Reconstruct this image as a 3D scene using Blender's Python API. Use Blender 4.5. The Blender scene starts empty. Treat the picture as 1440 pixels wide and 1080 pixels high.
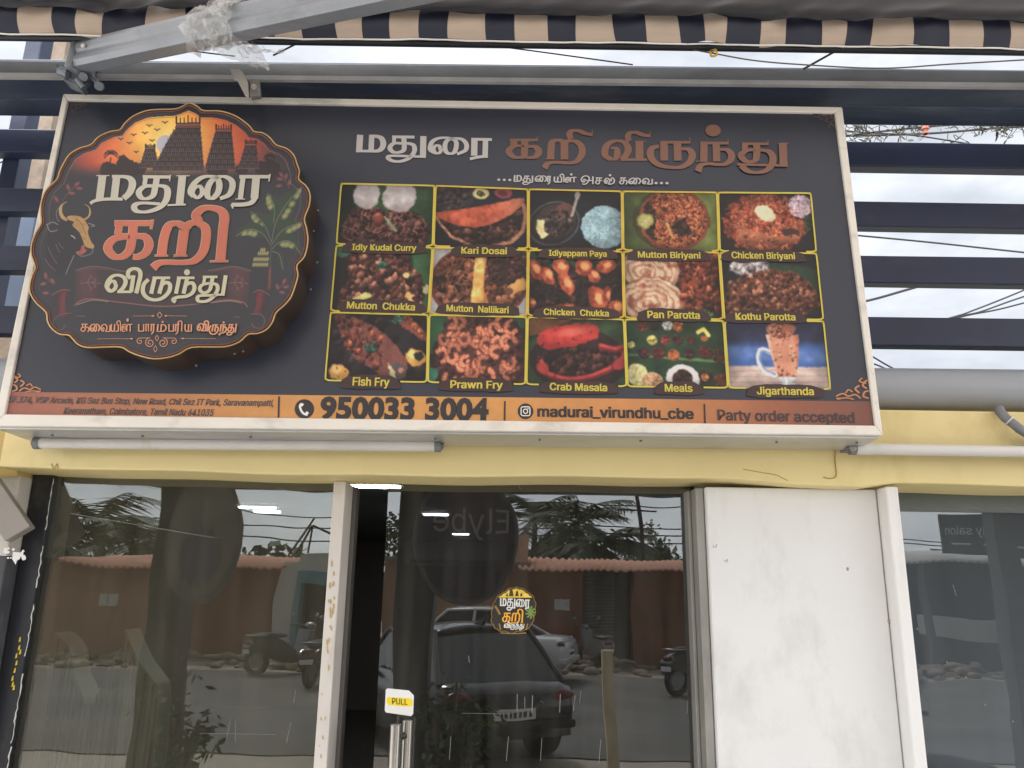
import bpy, math, random
import numpy as np
from mathutils import Vector, Matrix
from mathutils.geometry import tessellate_polygon
random.seed(7)
R = math.radians
scene = bpy.context.scene
COL = scene.collection

# ------------------------------------------------------------------ camera
F_PX, TILT, ROLL = 1110.0, R(14.5), R(0.9)
EYE = Vector((0.0, 0.0, 1.70))
FW = Vector((0, math.cos(TILT), math.sin(TILT)))
UP0 = Vector((0, -math.sin(TILT), math.cos(TILT)))
RT0 = Vector((1, 0, 0))
UPV = UP0 * math.cos(ROLL) - RT0 * math.sin(ROLL)
RTV = RT0 * math.cos(ROLL) + UP0 * math.sin(ROLL)
cam_d = bpy.data.cameras.new('camera')
cam_d.sensor_width = 36.0
cam_d.lens = 36.0 * F_PX / 1440.0
cam_d.clip_start = 0.05
cam_d.clip_end = 2000.0
cam = bpy.data.objects.new('camera', cam_d)
m = Matrix((RTV, UPV, -FW)).transposed().to_4x4()
m.translation = EYE
cam.matrix_world = m
COL.objects.link(cam)
scene.camera = cam

# ------------------------------------------------------------------ sky, sun, exposure
SUN_EL, SUN_AZ = R(58), R(215)          # azimuth measured clockwise from +Y
scene.view_settings.view_transform = 'Standard'
scene.view_settings.look = 'None'
scene.view_settings.gamma = 1.0
scene.view_settings.use_curve_mapping = False
scene.view_settings.exposure = 1.82
w = bpy.data.worlds.new('World')
scene.world = w
w.use_nodes = True
nt = w.node_tree
for n in list(nt.nodes):
    nt.nodes.remove(n)
N = nt.nodes.new
out = N('ShaderNodeOutputWorld'); bg = N('ShaderNodeBackground')
sky = N('ShaderNodeTexSky'); sky.sky_type = 'NISHITA'; sky.sun_disc = False
sky.sun_elevation = SUN_EL; sky.sun_rotation = SUN_AZ
tc = N('ShaderNodeTexCoord'); mp = N('ShaderNodeMapping'); mp.inputs['Scale'].default_value = (1.6, 1.6, 4.2)
nz = N('ShaderNodeTexNoise'); nz.inputs['Scale'].default_value = 2.6; nz.inputs['Detail'].default_value = 7; nz.inputs['Roughness'].default_value = 0.55
cr = N('ShaderNodeValToRGB')
cr.color_ramp.elements[0].position = 0.34; cr.color_ramp.elements[0].color = (5.0, 5.3, 5.8, 1)
cr.color_ramp.elements[1].position = 0.66; cr.color_ramp.elements[1].color = (8.6, 8.8, 9.2, 1)
mx = N('ShaderNodeMix'); mx.data_type = 'RGBA'; mx.inputs['Factor'].default_value = 0.9
bg.inputs['Strength'].default_value = 0.10
L = nt.links.new
L(tc.outputs['Generated'], mp.inputs['Vector']); L(mp.outputs['Vector'], nz.inputs['Vector'])
L(nz.outputs['Fac'], cr.inputs['Fac']); L(sky.outputs['Color'], mx.inputs[6]); L(cr.outputs['Color'], mx.inputs[7])
sxyz = N('ShaderNodeSeparateXYZ'); L(tc.outputs['Generated'], sxyz.inputs[0])     # sky brightened on the street side to light the front, dimmed behind the shop
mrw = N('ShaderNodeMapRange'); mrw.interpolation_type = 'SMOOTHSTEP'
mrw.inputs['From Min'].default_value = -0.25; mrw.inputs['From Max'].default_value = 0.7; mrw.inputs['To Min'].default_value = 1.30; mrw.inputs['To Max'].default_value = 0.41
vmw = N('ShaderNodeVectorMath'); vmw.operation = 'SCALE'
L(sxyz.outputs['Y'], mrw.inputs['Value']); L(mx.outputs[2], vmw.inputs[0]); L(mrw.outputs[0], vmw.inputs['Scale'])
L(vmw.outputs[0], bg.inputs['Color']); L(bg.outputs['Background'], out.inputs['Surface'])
sd = bpy.data.lights.new('sun', 'SUN'); sd.energy = 1.4; sd.angle = R(12); sd.color = (1.0, 0.97, 0.93)
sun = bpy.data.objects.new('sun', sd)
sdir = Vector((math.sin(SUN_AZ) * math.cos(SUN_EL), math.cos(SUN_AZ) * math.cos(SUN_EL), math.sin(SUN_EL)))
sun.rotation_euler = sdir.to_track_quat('Z', 'Y').to_euler()
sun.location = (0, 0, 30)
COL.objects.link(sun)
try:
    scene.cycles.transparent_max_bounces = 24
    scene.cycles.max_bounces = 10
    scene.cycles.sample_clamp_indirect = 6.0
except Exception:
    pass

# ------------------------------------------------------------------ where a ray of the survey meets a plane
def ray(x, y):
    return FW + RTV * ((x - 720.0) / F_PX) + UPV * ((540.0 - y) / F_PX)
def P(x, y, Y):
    d = ray(x, y); return EYE + d * (Y / d.y)
YG = 2.55                                   # plane of the shop glass
def V(x, y, d):                             # a thing seen mirrored in the glass, standing d metres in front of it
    p = P(x, y, YG + d); return Vector((p.x, YG - d, p.z))
SIGN_K = math.tan(R(1.98)); SIGN_P = Vector((0, 2.165, 2.15))
SIGN_N = Vector((0, -1, SIGN_K)).normalized()
def PS(x, y, off=0.0):                      # on the face of the signboard, off metres proud of it
    d = ray(x, y)
    t = (off - SIGN_N.dot(EYE - SIGN_P)) / SIGN_N.dot(d)
    return EYE + d * t

# ------------------------------------------------------------------ materials
def lin(c):
    return tuple(((v / 255.0) / 12.92 if v / 255.0 <= 0.04045 else ((v / 255.0 + 0.055) / 1.055) ** 2.4) for v in c)
MATS = {}
def mat(name, rgb, rough=0.6, metal=0.0, var=0.12, scale=6.0, bump=0.0, bscale=60.0, dirt=None, dirt_amt=0.0, dirt_scale=(3, 3, 3), spec=0.5):
    """Principled surface with mottled colour, optional dirt of its own shape and a fine bump."""
    if name in MATS: return MATS[name]
    mt = bpy.data.materials.new(name); MATS[name] = mt
    mt.use_nodes = True
    t = mt.node_tree; b = t.nodes['Principled BSDF']
    c = lin(rgb)
    b.inputs['Roughness'].default_value = rough; b.inputs['Metallic'].default_value = metal
    b.inputs['Specular IOR Level'].default_value = spec
    co = t.nodes.new('ShaderNodeTexCoord')
    n1 = t.nodes.new('ShaderNodeTexNoise'); n1.inputs['Scale'].default_value = scale; n1.inputs['Detail'].default_value = 5
    r1 = t.nodes.new('ShaderNodeValToRGB')
    r1.color_ramp.elements[0].position = 0.3; r1.color_ramp.elements[1].position = 0.7
    r1.color_ramp.elements[0].color = tuple(v * (1 - var) for v in c) + (1,)
    r1.color_ramp.elements[1].color = tuple(min(1, v * (1 + var)) for v in c) + (1,)
    t.links.new(co.outputs['Object'], n1.inputs['Vector']); t.links.new(n1.outputs['Fac'], r1.inputs['Fac'])
    src = r1.outputs['Color']
    if dirt:
        mpn = t.nodes.new('ShaderNodeMapping'); mpn.inputs['Scale'].default_value = dirt_scale
        n2 = t.nodes.new('ShaderNodeTexNoise'); n2.inputs['Scale'].default_value = 1.0; n2.inputs['Detail'].default_value = 8; n2.inputs['Roughness'].default_value = 0.65
        r2 = t.nodes.new('ShaderNodeValToRGB')
        r2.color_ramp.elements[0].position = 0.52; r2.color_ramp.elements[0].color = (0, 0, 0, 1)
        r2.color_ramp.elements[1].position = 0.75; r2.color_ramp.elements[1].color = (dirt_amt,) * 3 + (1,)
        mxn = t.nodes.new('ShaderNodeMix'); mxn.data_type = 'RGBA'
        t.links.new(co.outputs['Object'], mpn.inputs['Vector']); t.links.new(mpn.outputs['Vector'], n2.inputs['Vector'])
        t.links.new(n2.outputs['Fac'], r2.inputs['Fac']); t.links.new(r2.outputs['Color'], mxn.inputs['Factor'])
        t.links.new(src, mxn.inputs[6]); mxn.inputs[7].default_value = lin(dirt) + (1,)
        src = mxn.outputs[2]
    t.links.new(src, b.inputs['Base Color'])
    if bump:
        n3 = t.nodes.new('ShaderNodeTexNoise'); n3.inputs['Scale'].default_value = bscale; n3.inputs['Detail'].default_value = 4
        bp = t.nodes.new('ShaderNodeBump'); bp.inputs['Strength'].default_value = bump; bp.inputs['Distance'].default_value = 0.01
        t.links.new(co.outputs['Object'], n3.inputs['Vector']); t.links.new(n3.outputs['Fac'], bp.inputs['Height'])
        t.links.new(bp.outputs['Normal'], b.inputs['Normal'])
    return mt
def emit(name, rgb, s):
    if name in MATS: return MATS[name]
    mt = bpy.data.materials.new(name); MATS[name] = mt; mt.use_nodes = True
    b = mt.node_tree.nodes['Principled BSDF']
    b.inputs['Emission Color'].default_value = lin(rgb) + (1,); b.inputs['Emission Strength'].default_value = s
    return mt
def glass(name, tint, refl, dust, dust_rgb, streak=0.5):
    """Tinted pane: lets a darkened view through, mirrors the street, carries dust and wipe streaks."""
    mt = bpy.data.materials.new(name); MATS[name] = mt; mt.use_nodes = True
    t = mt.node_tree
    for n in list(t.nodes): t.nodes.remove(n)
    o = t.nodes.new('ShaderNodeOutputMaterial')
    tr = t.nodes.new('ShaderNodeBsdfTransparent'); tr.inputs['Color'].default_value = tint + (1,)
    gl = t.nodes.new('ShaderNodeBsdfGlossy'); gl.inputs['Roughness'].default_value = 0.004; gl.inputs['Color'].default_value = (0.95, 0.97, 0.96, 1)
    cw = t.nodes.new('ShaderNodeTexCoord'); nw = t.nodes.new('ShaderNodeTexNoise'); nw.inputs['Scale'].default_value = 2.2; nw.inputs['Detail'].default_value = 1.5
    bw = t.nodes.new('ShaderNodeBump'); bw.inputs['Strength'].default_value = 0.5; bw.inputs['Distance'].default_value = 0.0035
    t.links.new(cw.outputs['Object'], nw.inputs['Vector']); t.links.new(nw.outputs['Fac'], bw.inputs['Height']); t.links.new(bw.outputs['Normal'], gl.inputs['Normal'])
    lw = t.nodes.new('ShaderNodeLayerWeight'); lw.inputs['Blend'].default_value = 0.25
    ma = t.nodes.new('ShaderNodeMath'); ma.operation = 'MULTIPLY_ADD'; ma.inputs[1].default_value = 0.6; ma.inputs[2].default_value = refl
    t.links.new(lw.outputs['Fresnel'], ma.inputs[0])
    m1 = t.nodes.new('ShaderNodeMixShader'); t.links.new(ma.outputs[0], m1.inputs[0]); t.links.new(tr.outputs[0], m1.inputs[1]); t.links.new(gl.outputs[0], m1.inputs[2])
    df = t.nodes.new('ShaderNodeBsdfDiffuse'); df.inputs['Color'].default_value = lin(dust_rgb) + (1,)
    co = t.nodes.new('ShaderNodeTexCoord'); mpn = t.nodes.new('ShaderNodeMapping'); mpn.inputs['Scale'].default_value = (9, 9, 0.8)
    n1 = t.nodes.new('ShaderNodeTexNoise'); n1.inputs['Scale'].default_value = 1.5; n1.inputs['Detail'].default_value = 9; n1.inputs['Roughness'].default_value = 0.6
    mr = t.nodes.new('ShaderNodeMapRange'); mr.inputs['From Min'].default_value = 0.35; mr.inputs['From Max'].default_value = 0.75
    mr.inputs['To Min'].default_value = dust * (1 - streak); mr.inputs['To Max'].default_value = dust * (1 + streak)
    t.links.new(co.outputs['Object'], mpn.inputs['Vector']); t.links.new(mpn.outputs['Vector'], n1.inputs['Vector']); t.links.new(n1.outputs['Fac'], mr.inputs['Value'])
    m2 = t.nodes.new('ShaderNodeMixShader'); t.links.new(mr.outputs[0], m2.inputs[0]); t.links.new(m1.outputs[0], m2.inputs[1]); t.links.new(df.outputs[0], m2.inputs[2])
    t.links.new(m2.outputs[0], o.inputs['Surface'])
    return mt
def vcol_mat(name, rough=0.4, spec=0.5, grain=0.10):
    """Printed vinyl: the ink colours are the mesh's own, with a faint print grain."""
    if name in MATS: return MATS[name]
    mt = bpy.data.materials.new(name); MATS[name] = mt; mt.use_nodes = True
    t = mt.node_tree; b = t.nodes['Principled BSDF']
    a = t.nodes.new('ShaderNodeAttribute'); a.attribute_name = 'ink'
    co = t.nodes.new('ShaderNodeTexCoord'); n1 = t.nodes.new('ShaderNodeTexNoise'); n1.inputs['Scale'].default_value = 14; n1.inputs['Detail'].default_value = 6
    mr = t.nodes.new('ShaderNodeMapRange'); mr.inputs['To Min'].default_value = 1 - grain; mr.inputs['To Max'].default_value = 1 + grain
    mu = t.nodes.new('ShaderNodeVectorMath'); mu.operation = 'SCALE'
    t.links.new(co.outputs['Object'], n1.inputs['Vector']); t.links.new(n1.outputs['Fac'], mr.inputs['Value'])
    t.links.new(a.outputs['Color'], mu.inputs[0]); t.links.new(mr.outputs[0], mu.inputs['Scale'])
    t.links.new(mu.outputs[0], b.inputs['Base Color'])
    b.inputs['Roughness'].default_value = rough; b.inputs['Specular IOR Level'].default_value = spec
    return mt

# ------------------------------------------------------------------ objects
ORG = {}
def thing(name, label, cat, loc=(0, 0, 0), group=None):
    o = bpy.data.objects.new(name, None); COL.objects.link(o)
    o.location = loc; o.empty_display_size = 0.1
    o['label'] = label; o['category'] = cat
    if group: o['group'] = group
    ORG[o.name] = Vector(loc)
    return o
def tag(o, label, cat, group=None):
    o['label'] = label; o['category'] = cat
    if group: o['group'] = group
    return o
class MB:
    def __init__(s): s.v = []; s.f = []; s.mi = []; s.sm = []
    def add(s, vs, fs, mi=0, smooth=False):
        b = len(s.v); s.v += [tuple(v) for v in vs]
        for f in fs: s.f.append(tuple(b + i for i in f)); s.mi.append(mi); s.sm.append(smooth)
        return s
    def box(s, a, b, mi=0):
        x0, x1 = sorted((a[0], b[0])); y0, y1 = sorted((a[1], b[1])); z0, z1 = sorted((a[2], b[2]))
        return s.hexa([(x0, y0, z0), (x1, y0, z0), (x1, y1, z0), (x0, y1, z0), (x0, y0, z1), (x1, y0, z1), (x1, y1, z1), (x0, y1, z1)], mi)
    def hexa(s, v8, mi=0):
        return s.add(v8, [(0, 3, 2, 1), (4, 5, 6, 7), (0, 1, 5, 4), (1, 2, 6, 5), (2, 3, 7, 6), (3, 0, 4, 7)], mi)
    def bar(s, p, q, w, h, up=(0, 0, 1), mi=0):
        p = Vector(p); q = Vector(q); d = (q - p).normalized(); up = Vector(up)
        sd_ = d.cross(up).normalized(); u = sd_.cross(d).normalized()
        o = [(-1, -1), (1, -1), (1, 1), (-1, 1)]
        return s.hexa([p + sd_ * (a * w / 2) + u * (b * h / 2) for a, b in o] + [q + sd_ * (a * w / 2) + u * (b * h / 2) for a, b in o], mi)
    def tube(s, pts, r, n=8, mi=0, closed=False, caps=True):
        pts = [Vector(p) for p in pts]; K = len(pts)
        rr = r if isinstance(r, (list, tuple)) else [r] * K
        vs = []; nrm = None
        for i in range(K):
            a = pts[(i - 1) % K] if (closed or i > 0) else pts[i]
            b = pts[(i + 1) % K] if (closed or i < K - 1) else pts[i]
            d = (b - a).normalized() if (b - a).length > 1e-9 else Vector((0, 0, 1))
            if nrm is None:
                nrm = d.cross(Vector((0.3, 0.2, 1))).normalized()
            nrm = (nrm - d * nrm.dot(d))
            nrm = nrm.normalized() if nrm.length > 1e-6 else d.orthogonal().normalized()
            b2 = d.cross(nrm)
            for k in range(n):
                an = 2 * math.pi * k / n
                vs.append(pts[i] + (nrm * math.cos(an) + b2 * math.sin(an)) * rr[i])
        fs = []
        for i in range(K if closed else K - 1):
            j = (i + 1) % K
            for k in range(n):
                k2 = (k + 1) % n
                fs.append((i * n + k, i * n + k2, j * n + k2, j * n + k))
        s.add(vs, fs, mi, True)
        if caps and not closed:
            s.add(vs[:n], [tuple(range(n))[::-1]], mi); s.add(vs[-n:], [tuple(range(n))], mi)
        return s
    def prism(s, front, back, mi=0, smooth=False, caps=(True, True)):
        n = len(front)
        tri = tessellate_polygon([[Vector(p) for p in front]])
        if caps[0]: s.add(front, tri, mi)
        if caps[1]: s.add(back, [t[::-1] for t in tri], mi)
        s.add(list(front) + list(back), [(i, (i + 1) % n, n + (i + 1) % n, n + i) for i in range(n)], mi, smooth)
        return s
    def poly(s, pts, mi=0):
        pts = [Vector(p) for p in pts]
        return s.add(pts, tessellate_polygon([pts]), mi)
    def ball(s, c, r, nu=10, nv=7, mi=0, jit=0.0):
        c = Vector(c); r = Vector(r) if not isinstance(r, (int, float)) else Vector((r, r, r))
        vs = []; fs = []
        for j in range(nv + 1):
            th = math.pi * j / nv
            for i in range(nu):
                ph = 2 * math.pi * i / nu; k = 1 + random.uniform(-jit, jit)
                vs.append(c + Vector((r.x * math.sin(th) * math.cos(ph), r.y * math.sin(th) * math.sin(ph), r.z * math.cos(th))) * k)
        for j in range(nv):
            for i in range(nu):
                fs.append((j * nu + i, (j + 1) * nu + i, (j + 1) * nu + (i + 1) % nu, j * nu + (i + 1) % nu))
        return s.add(vs, fs, mi, True)
    def build(s, name, mats, parent=None, bevel=0.0, label=None):
        if not isinstance(mats, (list, tuple)): mats = [mats]
        org = ORG[parent.name] if parent else Vector((0, 0, 0))
        me = bpy.data.meshes.new(name)
        me.from_pydata([(v[0] - org.x, v[1] - org.y, v[2] - org.z) for v in s.v], [], s.f)
        for mt in mats: me.materials.append(mt)
        me.polygons.foreach_set('material_index', s.mi); me.polygons.foreach_set('use_smooth', s.sm)
        me.update()
        o = bpy.data.objects.new(name, me); COL.objects.link(o)
        if parent: o.parent = parent
        ORG[o.name] = org
        if label: o['label'] = label
        if bevel:
            bv = o.modifiers.new('bevel', 'BEVEL'); bv.width = bevel; bv.segments = 2; bv.limit_method = 'ANGLE'
        return o
def struct(name, mb, mats, bevel=0):
    o = mb.build(name, mats, None, bevel); o['kind'] = 'structure'; return o

def crom(pts, n=6, closed=False):
    """Catmull-Rom through the points."""
    K = len(pts)
    if K < 3: return [tuple(map(float, p)) for p in pts]
    out_ = []
    rng = range(K if closed else K - 1)
    for i in rng:
        g = (lambda k: pts[k % K]) if closed else (lambda k: pts[min(max(k, 0), K - 1)])
        p0, p1, p2, p3 = g(i - 1), g(i), g(i + 1), g(i + 2)
        for j in range(n):
            t = j / n
            out_.append(tuple(0.5 * (2 * b + (c - a) * t + (2 * a - 5 * b + 4 * c - d) * t * t + (3 * b - a - 3 * c + d) * t ** 3) for a, b, c, d in zip(p0, p1, p2, p3)))
    if not closed: out_.append(tuple(map(float, pts[-1])))
    return out_

# ------------------------------------------------------------------ lettering
def pen(mb, pts, wv, wh, place, depth, mi=0):
    """One pen stroke: broad nib, wv wide on vertical runs and wh on level runs, as a flat strip."""
    q = crom(pts, 7)
    K = len(q); l = []; r = []
    for i in range(K):
        a = q[max(i - 1, 0)]; b = q[min(i + 1, K - 1)]
        dx, dy = b[0] - a[0], b[1] - a[1]; n = math.hypot(dx, dy) or 1
        dx /= n; dy /= n
        hw = 0.5 * (wh + (wv - wh) * abs(dy) ** 1.1)
        l.append((q[i][0] - dy * hw, q[i][1] + dx * hw)); r.append((q[i][0] + dy * hw, q[i][1] - dx * hw))
    vs = [place(p[0], p[1], depth) for p in l] + [place(p[0], p[1], depth) for p in r]
    mb.add(vs, [(i, i + 1, K + i + 1, K + i) for i in range(K - 1)], mi)
PEN_D = 0.0001
def pen_word(mb, strokes, place, base, mi=0):
    for k, (pts, wv, wh) in enumerate(strokes):
        if wh is None:                       # a dot: wv = (rx, ry)
            c = pts; vs = [place(c[0] + wv[0] * math.cos(a * math.pi / 12), c[1] + wv[1] * math.sin(a * math.pi / 12), base + k * PEN_D) for a in range(24)]
            mb.add(vs, [tuple(range(24))], mi)
        else:
            pen(mb, pts, wv, wh, place, base + k * PEN_D, mi)
def S(txt, wv, wh):
    return ([tuple(float(v) for v in p.split(',')) for p in txt.split()], wv, wh)
def D(x, y, rx, ry=None):
    return ((x, y), (rx, ry or rx), None)
FONT = None
try:                                        # the sans face that ships inside Blender; its default face otherwise
    import os
    FONT = bpy.data.fonts.load(os.path.join(bpy.utils.resource_path('LOCAL'), 'datafiles', 'fonts', 'Inter.woff2'))
except Exception:
    FONT = None
def latin(body, bold=0.0, plain=False):
    """Triangles of a line of latin lettering, (verts2d, faces, width)."""
    cu = bpy.data.curves.new('lettering', 'FONT'); cu.body = body; cu.resolution_u = 3; cu.offset = bold
    if FONT and not plain: cu.font = FONT
    o = bpy.data.objects.new('lettering', cu); COL.objects.link(o)
    bpy.context.view_layer.update()
    me = bpy.data.meshes.new_from_object(o.evaluated_get(bpy.context.evaluated_depsgraph_get()))
    vs = [(v.co.x, v.co.y) for v in me.vertices]; fs = [tuple(p.vertices) for p in me.polygons]
    bpy.data.objects.remove(o); bpy.data.curves.remove(cu); bpy.data.meshes.remove(me)
    return vs, fs
CAP_H = max(v[1] for v in latin('H')[0])
VPX, VPY = 753.0, -3213.0
def line_on(mb, body, p0, p1, cap, place, depth, bold=0.02, shear=0.0, mi=0, lean=True):
    """Lettering from pixel p0 to p1 along its baseline, capitals cap pixels high."""
    digits = body[0].isdigit()               # the heavy telephone number: default face, swelled
    vs, fs = latin(body, bold if digits else 0.0, digits)
    xa = min(v[0] for v in vs); xb = max(v[0] for v in vs)
    for k, (sx_, sy_) in enumerate(((-1, -.6), (1, -.6), (1, .6), (-1, .6), (0, .8), (0, -.8), (0, 0)) if bold > .03 and not digits else ((0, 0),) if digits else ((-1, -.6), (1, -.6), (1, .6), (-1, .6))):
      o = []
      for x, y in vs:
        u = (x + bold * 1.1 * sx_ - xa) / (xb - xa); h = (y + bold * .8 * sy_) / CAP_H * cap
        bx = p0[0] + (p1[0] - p0[0]) * u; by = p0[1] + (p1[1] - p0[1]) * u
        if lean:
            ux, uy = VPX - bx, VPY - by; n = math.hypot(ux, uy); ux /= n; uy /= n
        else: ux, uy = 0, -1
        o.append(place(bx + ux * h + shear * h, by + uy * h, depth + k * .00008))
      mb.add(o, fs, mi)
# ------------------------------------------------------------------ printed pictures (ink per mesh vertex)
class Canvas:
    def __init__(s, x0, y0, x1, y1, res, base, seed=0):
        s.x0, s.y0, s.x1, s.y1 = x0, y0, x1, y1
        s.W = int(round((x1 - x0) * res)) + 1; s.H = int(round((y1 - y0) * res)) + 1
        s.X, s.Y = np.meshgrid(np.linspace(x0, x1, s.W), np.linspace(y0, y1, s.H))
        s.c = np.ones((s.H, s.W, 3)) * np.array(base, float); s.id = np.zeros((s.H, s.W), int)
        s.px = (x1 - x0) / (s.W - 1); s.r = np.random.RandomState(seed)
    def vn(s, sc):
        gx = (s.X - s.x0) / sc; gy = (s.Y - s.y0) / sc
        g = s.r.rand(int(gy.max()) + 3, int(gx.max()) + 3)
        ix = gx.astype(int); iy = gy.astype(int); fx = gx - ix; fy = gy - iy
        fx = fx * fx * (3 - 2 * fx); fy = fy * fy * (3 - 2 * fy)
        return (g[iy, ix] * (1 - fx) + g[iy, ix + 1] * fx) * (1 - fy) + (g[iy + 1, ix] * (1 - fx) + g[iy + 1, ix + 1] * fx) * fy
    def fbm(s, sc, o=4):
        t = 0; a = 0.5; n = 0
        for _ in range(o):
            t = t + a * s.vn(max(sc, s.px)); n += a; a *= 0.55; sc /= 2.0
        return t / n
    def put(s, m, col, idv=None):
        m = np.clip(m, 0, 1); col = np.array(col, float)
        s.c = s.c * (1 - m[..., None]) + col * m[..., None]
        if idv is not None: s.id[m > 0.5] = idv
    def ell(s, cx, cy, rx, ry, a=0.0, soft=1.0, rag=0.0, rsc=6):
        ca, sa = math.cos(a), math.sin(a)
        dx = s.X - cx; dy = s.Y - cy
        d = np.sqrt(((dx * ca + dy * sa) / rx) ** 2 + ((-dx * sa + dy * ca) / ry) ** 2)
        if rag: d = d + (s.fbm(rsc, 3) - 0.5) * rag
        return np.clip((1 - d) * min(rx, ry) / soft + 0.5, 0, 1)
    def pol(s, pts, rag=0.0, rsc=4):
        X, Y = s.X, s.Y
        if rag:
            X = X + (s.fbm(rsc, 2) - 0.5) * rag * 2; Y = Y + (s.fbm(rsc, 2) - 0.5) * rag * 2
        m = np.zeros(X.shape, bool); n = len(pts); j = n - 1
        for i in range(n):
            xi, yi = pts[i]; xj, yj = pts[j]
            if yi != yj:
                m ^= ((yi > Y) != (yj > Y)) & (X < (xj - xi) * (Y - yi) / (yj - yi) + xi)
            j = i
        return m.astype(float)
    def lin_(s, pts, wd, soft=None, closed=False):
        soft = soft or s.px * 1.2
        d = np.full(s.X.shape, 1e9)
        q = list(pts) + ([pts[0]] if closed else [])
        for (ax, ay), (bx, by) in zip(q[:-1], q[1:]):
            vx, vy = bx - ax, by - ay; L2 = vx * vx + vy * vy or 1e-9
            t = np.clip(((s.X - ax) * vx + (s.Y - ay) * vy) / L2, 0, 1)
            d = np.minimum(d, (s.X - ax - t * vx) ** 2 + (s.Y - ay - t * vy) ** 2)
        return np.clip((wd / 2 - np.sqrt(d)) / soft + 0.5, 0, 1)
    def chunks(s, n, where, cols, r0, r1, elong=1.8, idv=None):
        """Heap of pieces of food: each an ellipse with its own colour, a pale and a dark side as printed."""
        ys, xs = np.nonzero(where > 0.5)
        if len(ys) == 0: return
        for _ in range(n):
            k = s.r.randint(len(ys)); cx, cy = s.X[0, xs[k]], s.Y[ys[k], 0]
            rr = s.r.uniform(r0, r1); a = s.r.uniform(0, 3.14); e = s.r.uniform(1, elong)
            R_ = rr * e * 1.4
            i0 = max(0, int((cx - R_ - s.x0) / s.px)); i1 = min(s.W, int((cx + R_ - s.x0) / s.px) + 2)
            j0 = max(0, int((cy - R_ - s.y0) / s.px)); j1 = min(s.H, int((cy + R_ - s.y0) / s.px) + 2)
            if i1 <= i0 or j1 <= j0: continue
            dx = s.X[j0:j1, i0:i1] - cx; dy = s.Y[j0:j1, i0:i1] - cy
            ca, sa = math.cos(a), math.sin(a)
            u = (dx * ca + dy * sa) / (rr * e); v = (-dx * sa + dy * ca) / rr
            d = np.sqrt(u * u + v * v)
            mm = np.clip((1 - d) * rr / max(s.px, 0.4) + 0.3, 0, 1) * (where[j0:j1, i0:i1] > 0.2)
            c = np.array(cols[s.r.randint(len(cols))], float) * s.r.uniform(0.75, 1.2)
            sh = np.clip(0.95 - 0.5 * (dx * 0.4 + dy * 0.8) / rr - 0.25 * d, 0.25, 1.6)
            cc = np.clip(c[None, None] * sh[..., None], 0, 255)
            s.c[j0:j1, i0:i1] = s.c[j0:j1, i0:i1] * (1 - mm[..., None]) + cc * mm[..., None]
            if idv is not None: s.id[j0:j1, i0:i1][mm > 0.5] = idv
    def strands(s, n, where, cols, ln, wd):
        ys, xs = np.nonzero(where > 0.5)
        for _ in range(n):
            k = s.r.randint(len(ys)); cx, cy = s.X[0, xs[k]], s.Y[ys[k], 0]; a = s.r.uniform(0, 3.14); l2 = ln * s.r.uniform(0.5, 1.2)
            R_ = l2 + 1
            i0 = max(0, int((cx - R_ - s.x0) / s.px)); i1 = min(s.W, int((cx + R_ - s.x0) / s.px) + 2)
            j0 = max(0, int((cy - R_ - s.y0) / s.px)); j1 = min(s.H, int((cy + R_ - s.y0) / s.px) + 2)
            dx = s.X[j0:j1, i0:i1] - cx; dy = s.Y[j0:j1, i0:i1] - cy
            u = dx * math.cos(a) + dy * math.sin(a); v = -dx * math.sin(a) + dy * math.cos(a) + 0.06 * u * u / max(l2, 1)
            mm = np.clip((wd / 2 - np.abs(v)) / max(s.px * 0.8, 0.2) + 0.5, 0, 1) * (np.abs(u) < l2) * (where[j0:j1, i0:i1] > 0.2)
            c = np.array(cols[s.r.randint(len(cols))], float) * s.r.uniform(0.7, 1.25)
            s.c[j0:j1, i0:i1] = s.c[j0:j1, i0:i1] * (1 - mm[..., None]) + np.clip(c, 0, 255) * mm[..., None]
    def warp(s, amp, sc):
        dx = (s.fbm(sc, 3) - 0.5) * 2 * amp / s.px; dy = (s.fbm(sc, 3) - 0.5) * 2 * amp / s.px
        jj, ii = np.mgrid[0:s.H, 0:s.W]
        s.c = s.c[np.clip((jj + dy).round().astype(int), 0, s.H - 1), np.clip((ii + dx).round().astype(int), 0, s.W - 1)]
    def soften(s, n=1):
        for _ in range(n):
            p = np.pad(s.c, ((1, 1), (1, 1), (0, 0)), 'edge'); q = (p[:-2] + 2 * p[1:-1] + p[2:]) / 4; s.c = (q[:, :-2] + 2 * q[:, 1:-1] + q[:, 2:]) / 4
    def grain(s, a, sc=3):
        s.c = s.c * (1 + (s.fbm(sc, 3)[..., None] - 0.5) * a)
    def mesh(s, name, place, mat_, parent, keep=None, idv=None, label=None, gamma=1.0):
        col = np.clip(s.c, 0, 255) / 255.0 * gamma
        l = np.where(col <= 0.04045, col / 12.92, ((col + 0.055) / 1.055) ** 2.4)
        fm = np.ones((s.H - 1, s.W - 1), bool)
        if keep is not None: fm &= keep[:-1, :-1] > 0.5
        if idv is not None: fm &= s.id[:-1, :-1] == idv
        jj, ii = np.nonzero(fm)
        if len(jj) == 0: return None
        a = jj * s.W + ii
        quads = np.stack([a, a + s.W, a + s.W + 1, a + 1], 1)
        used, inv = np.unique(quads, return_inverse=True); inv = inv.reshape(-1, 4)
        org = ORG[parent.name] if parent else Vector((0, 0, 0))
        px = s.X.ravel()[used]; py = s.Y.ravel()[used]
        co = np.array(place(px, py)) - np.array(org)
        me = bpy.data.meshes.new(name)
        me.vertices.add(len(used)); me.vertices.foreach_set('co', co.astype(np.float32).ravel())
        nq = len(inv)
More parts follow.
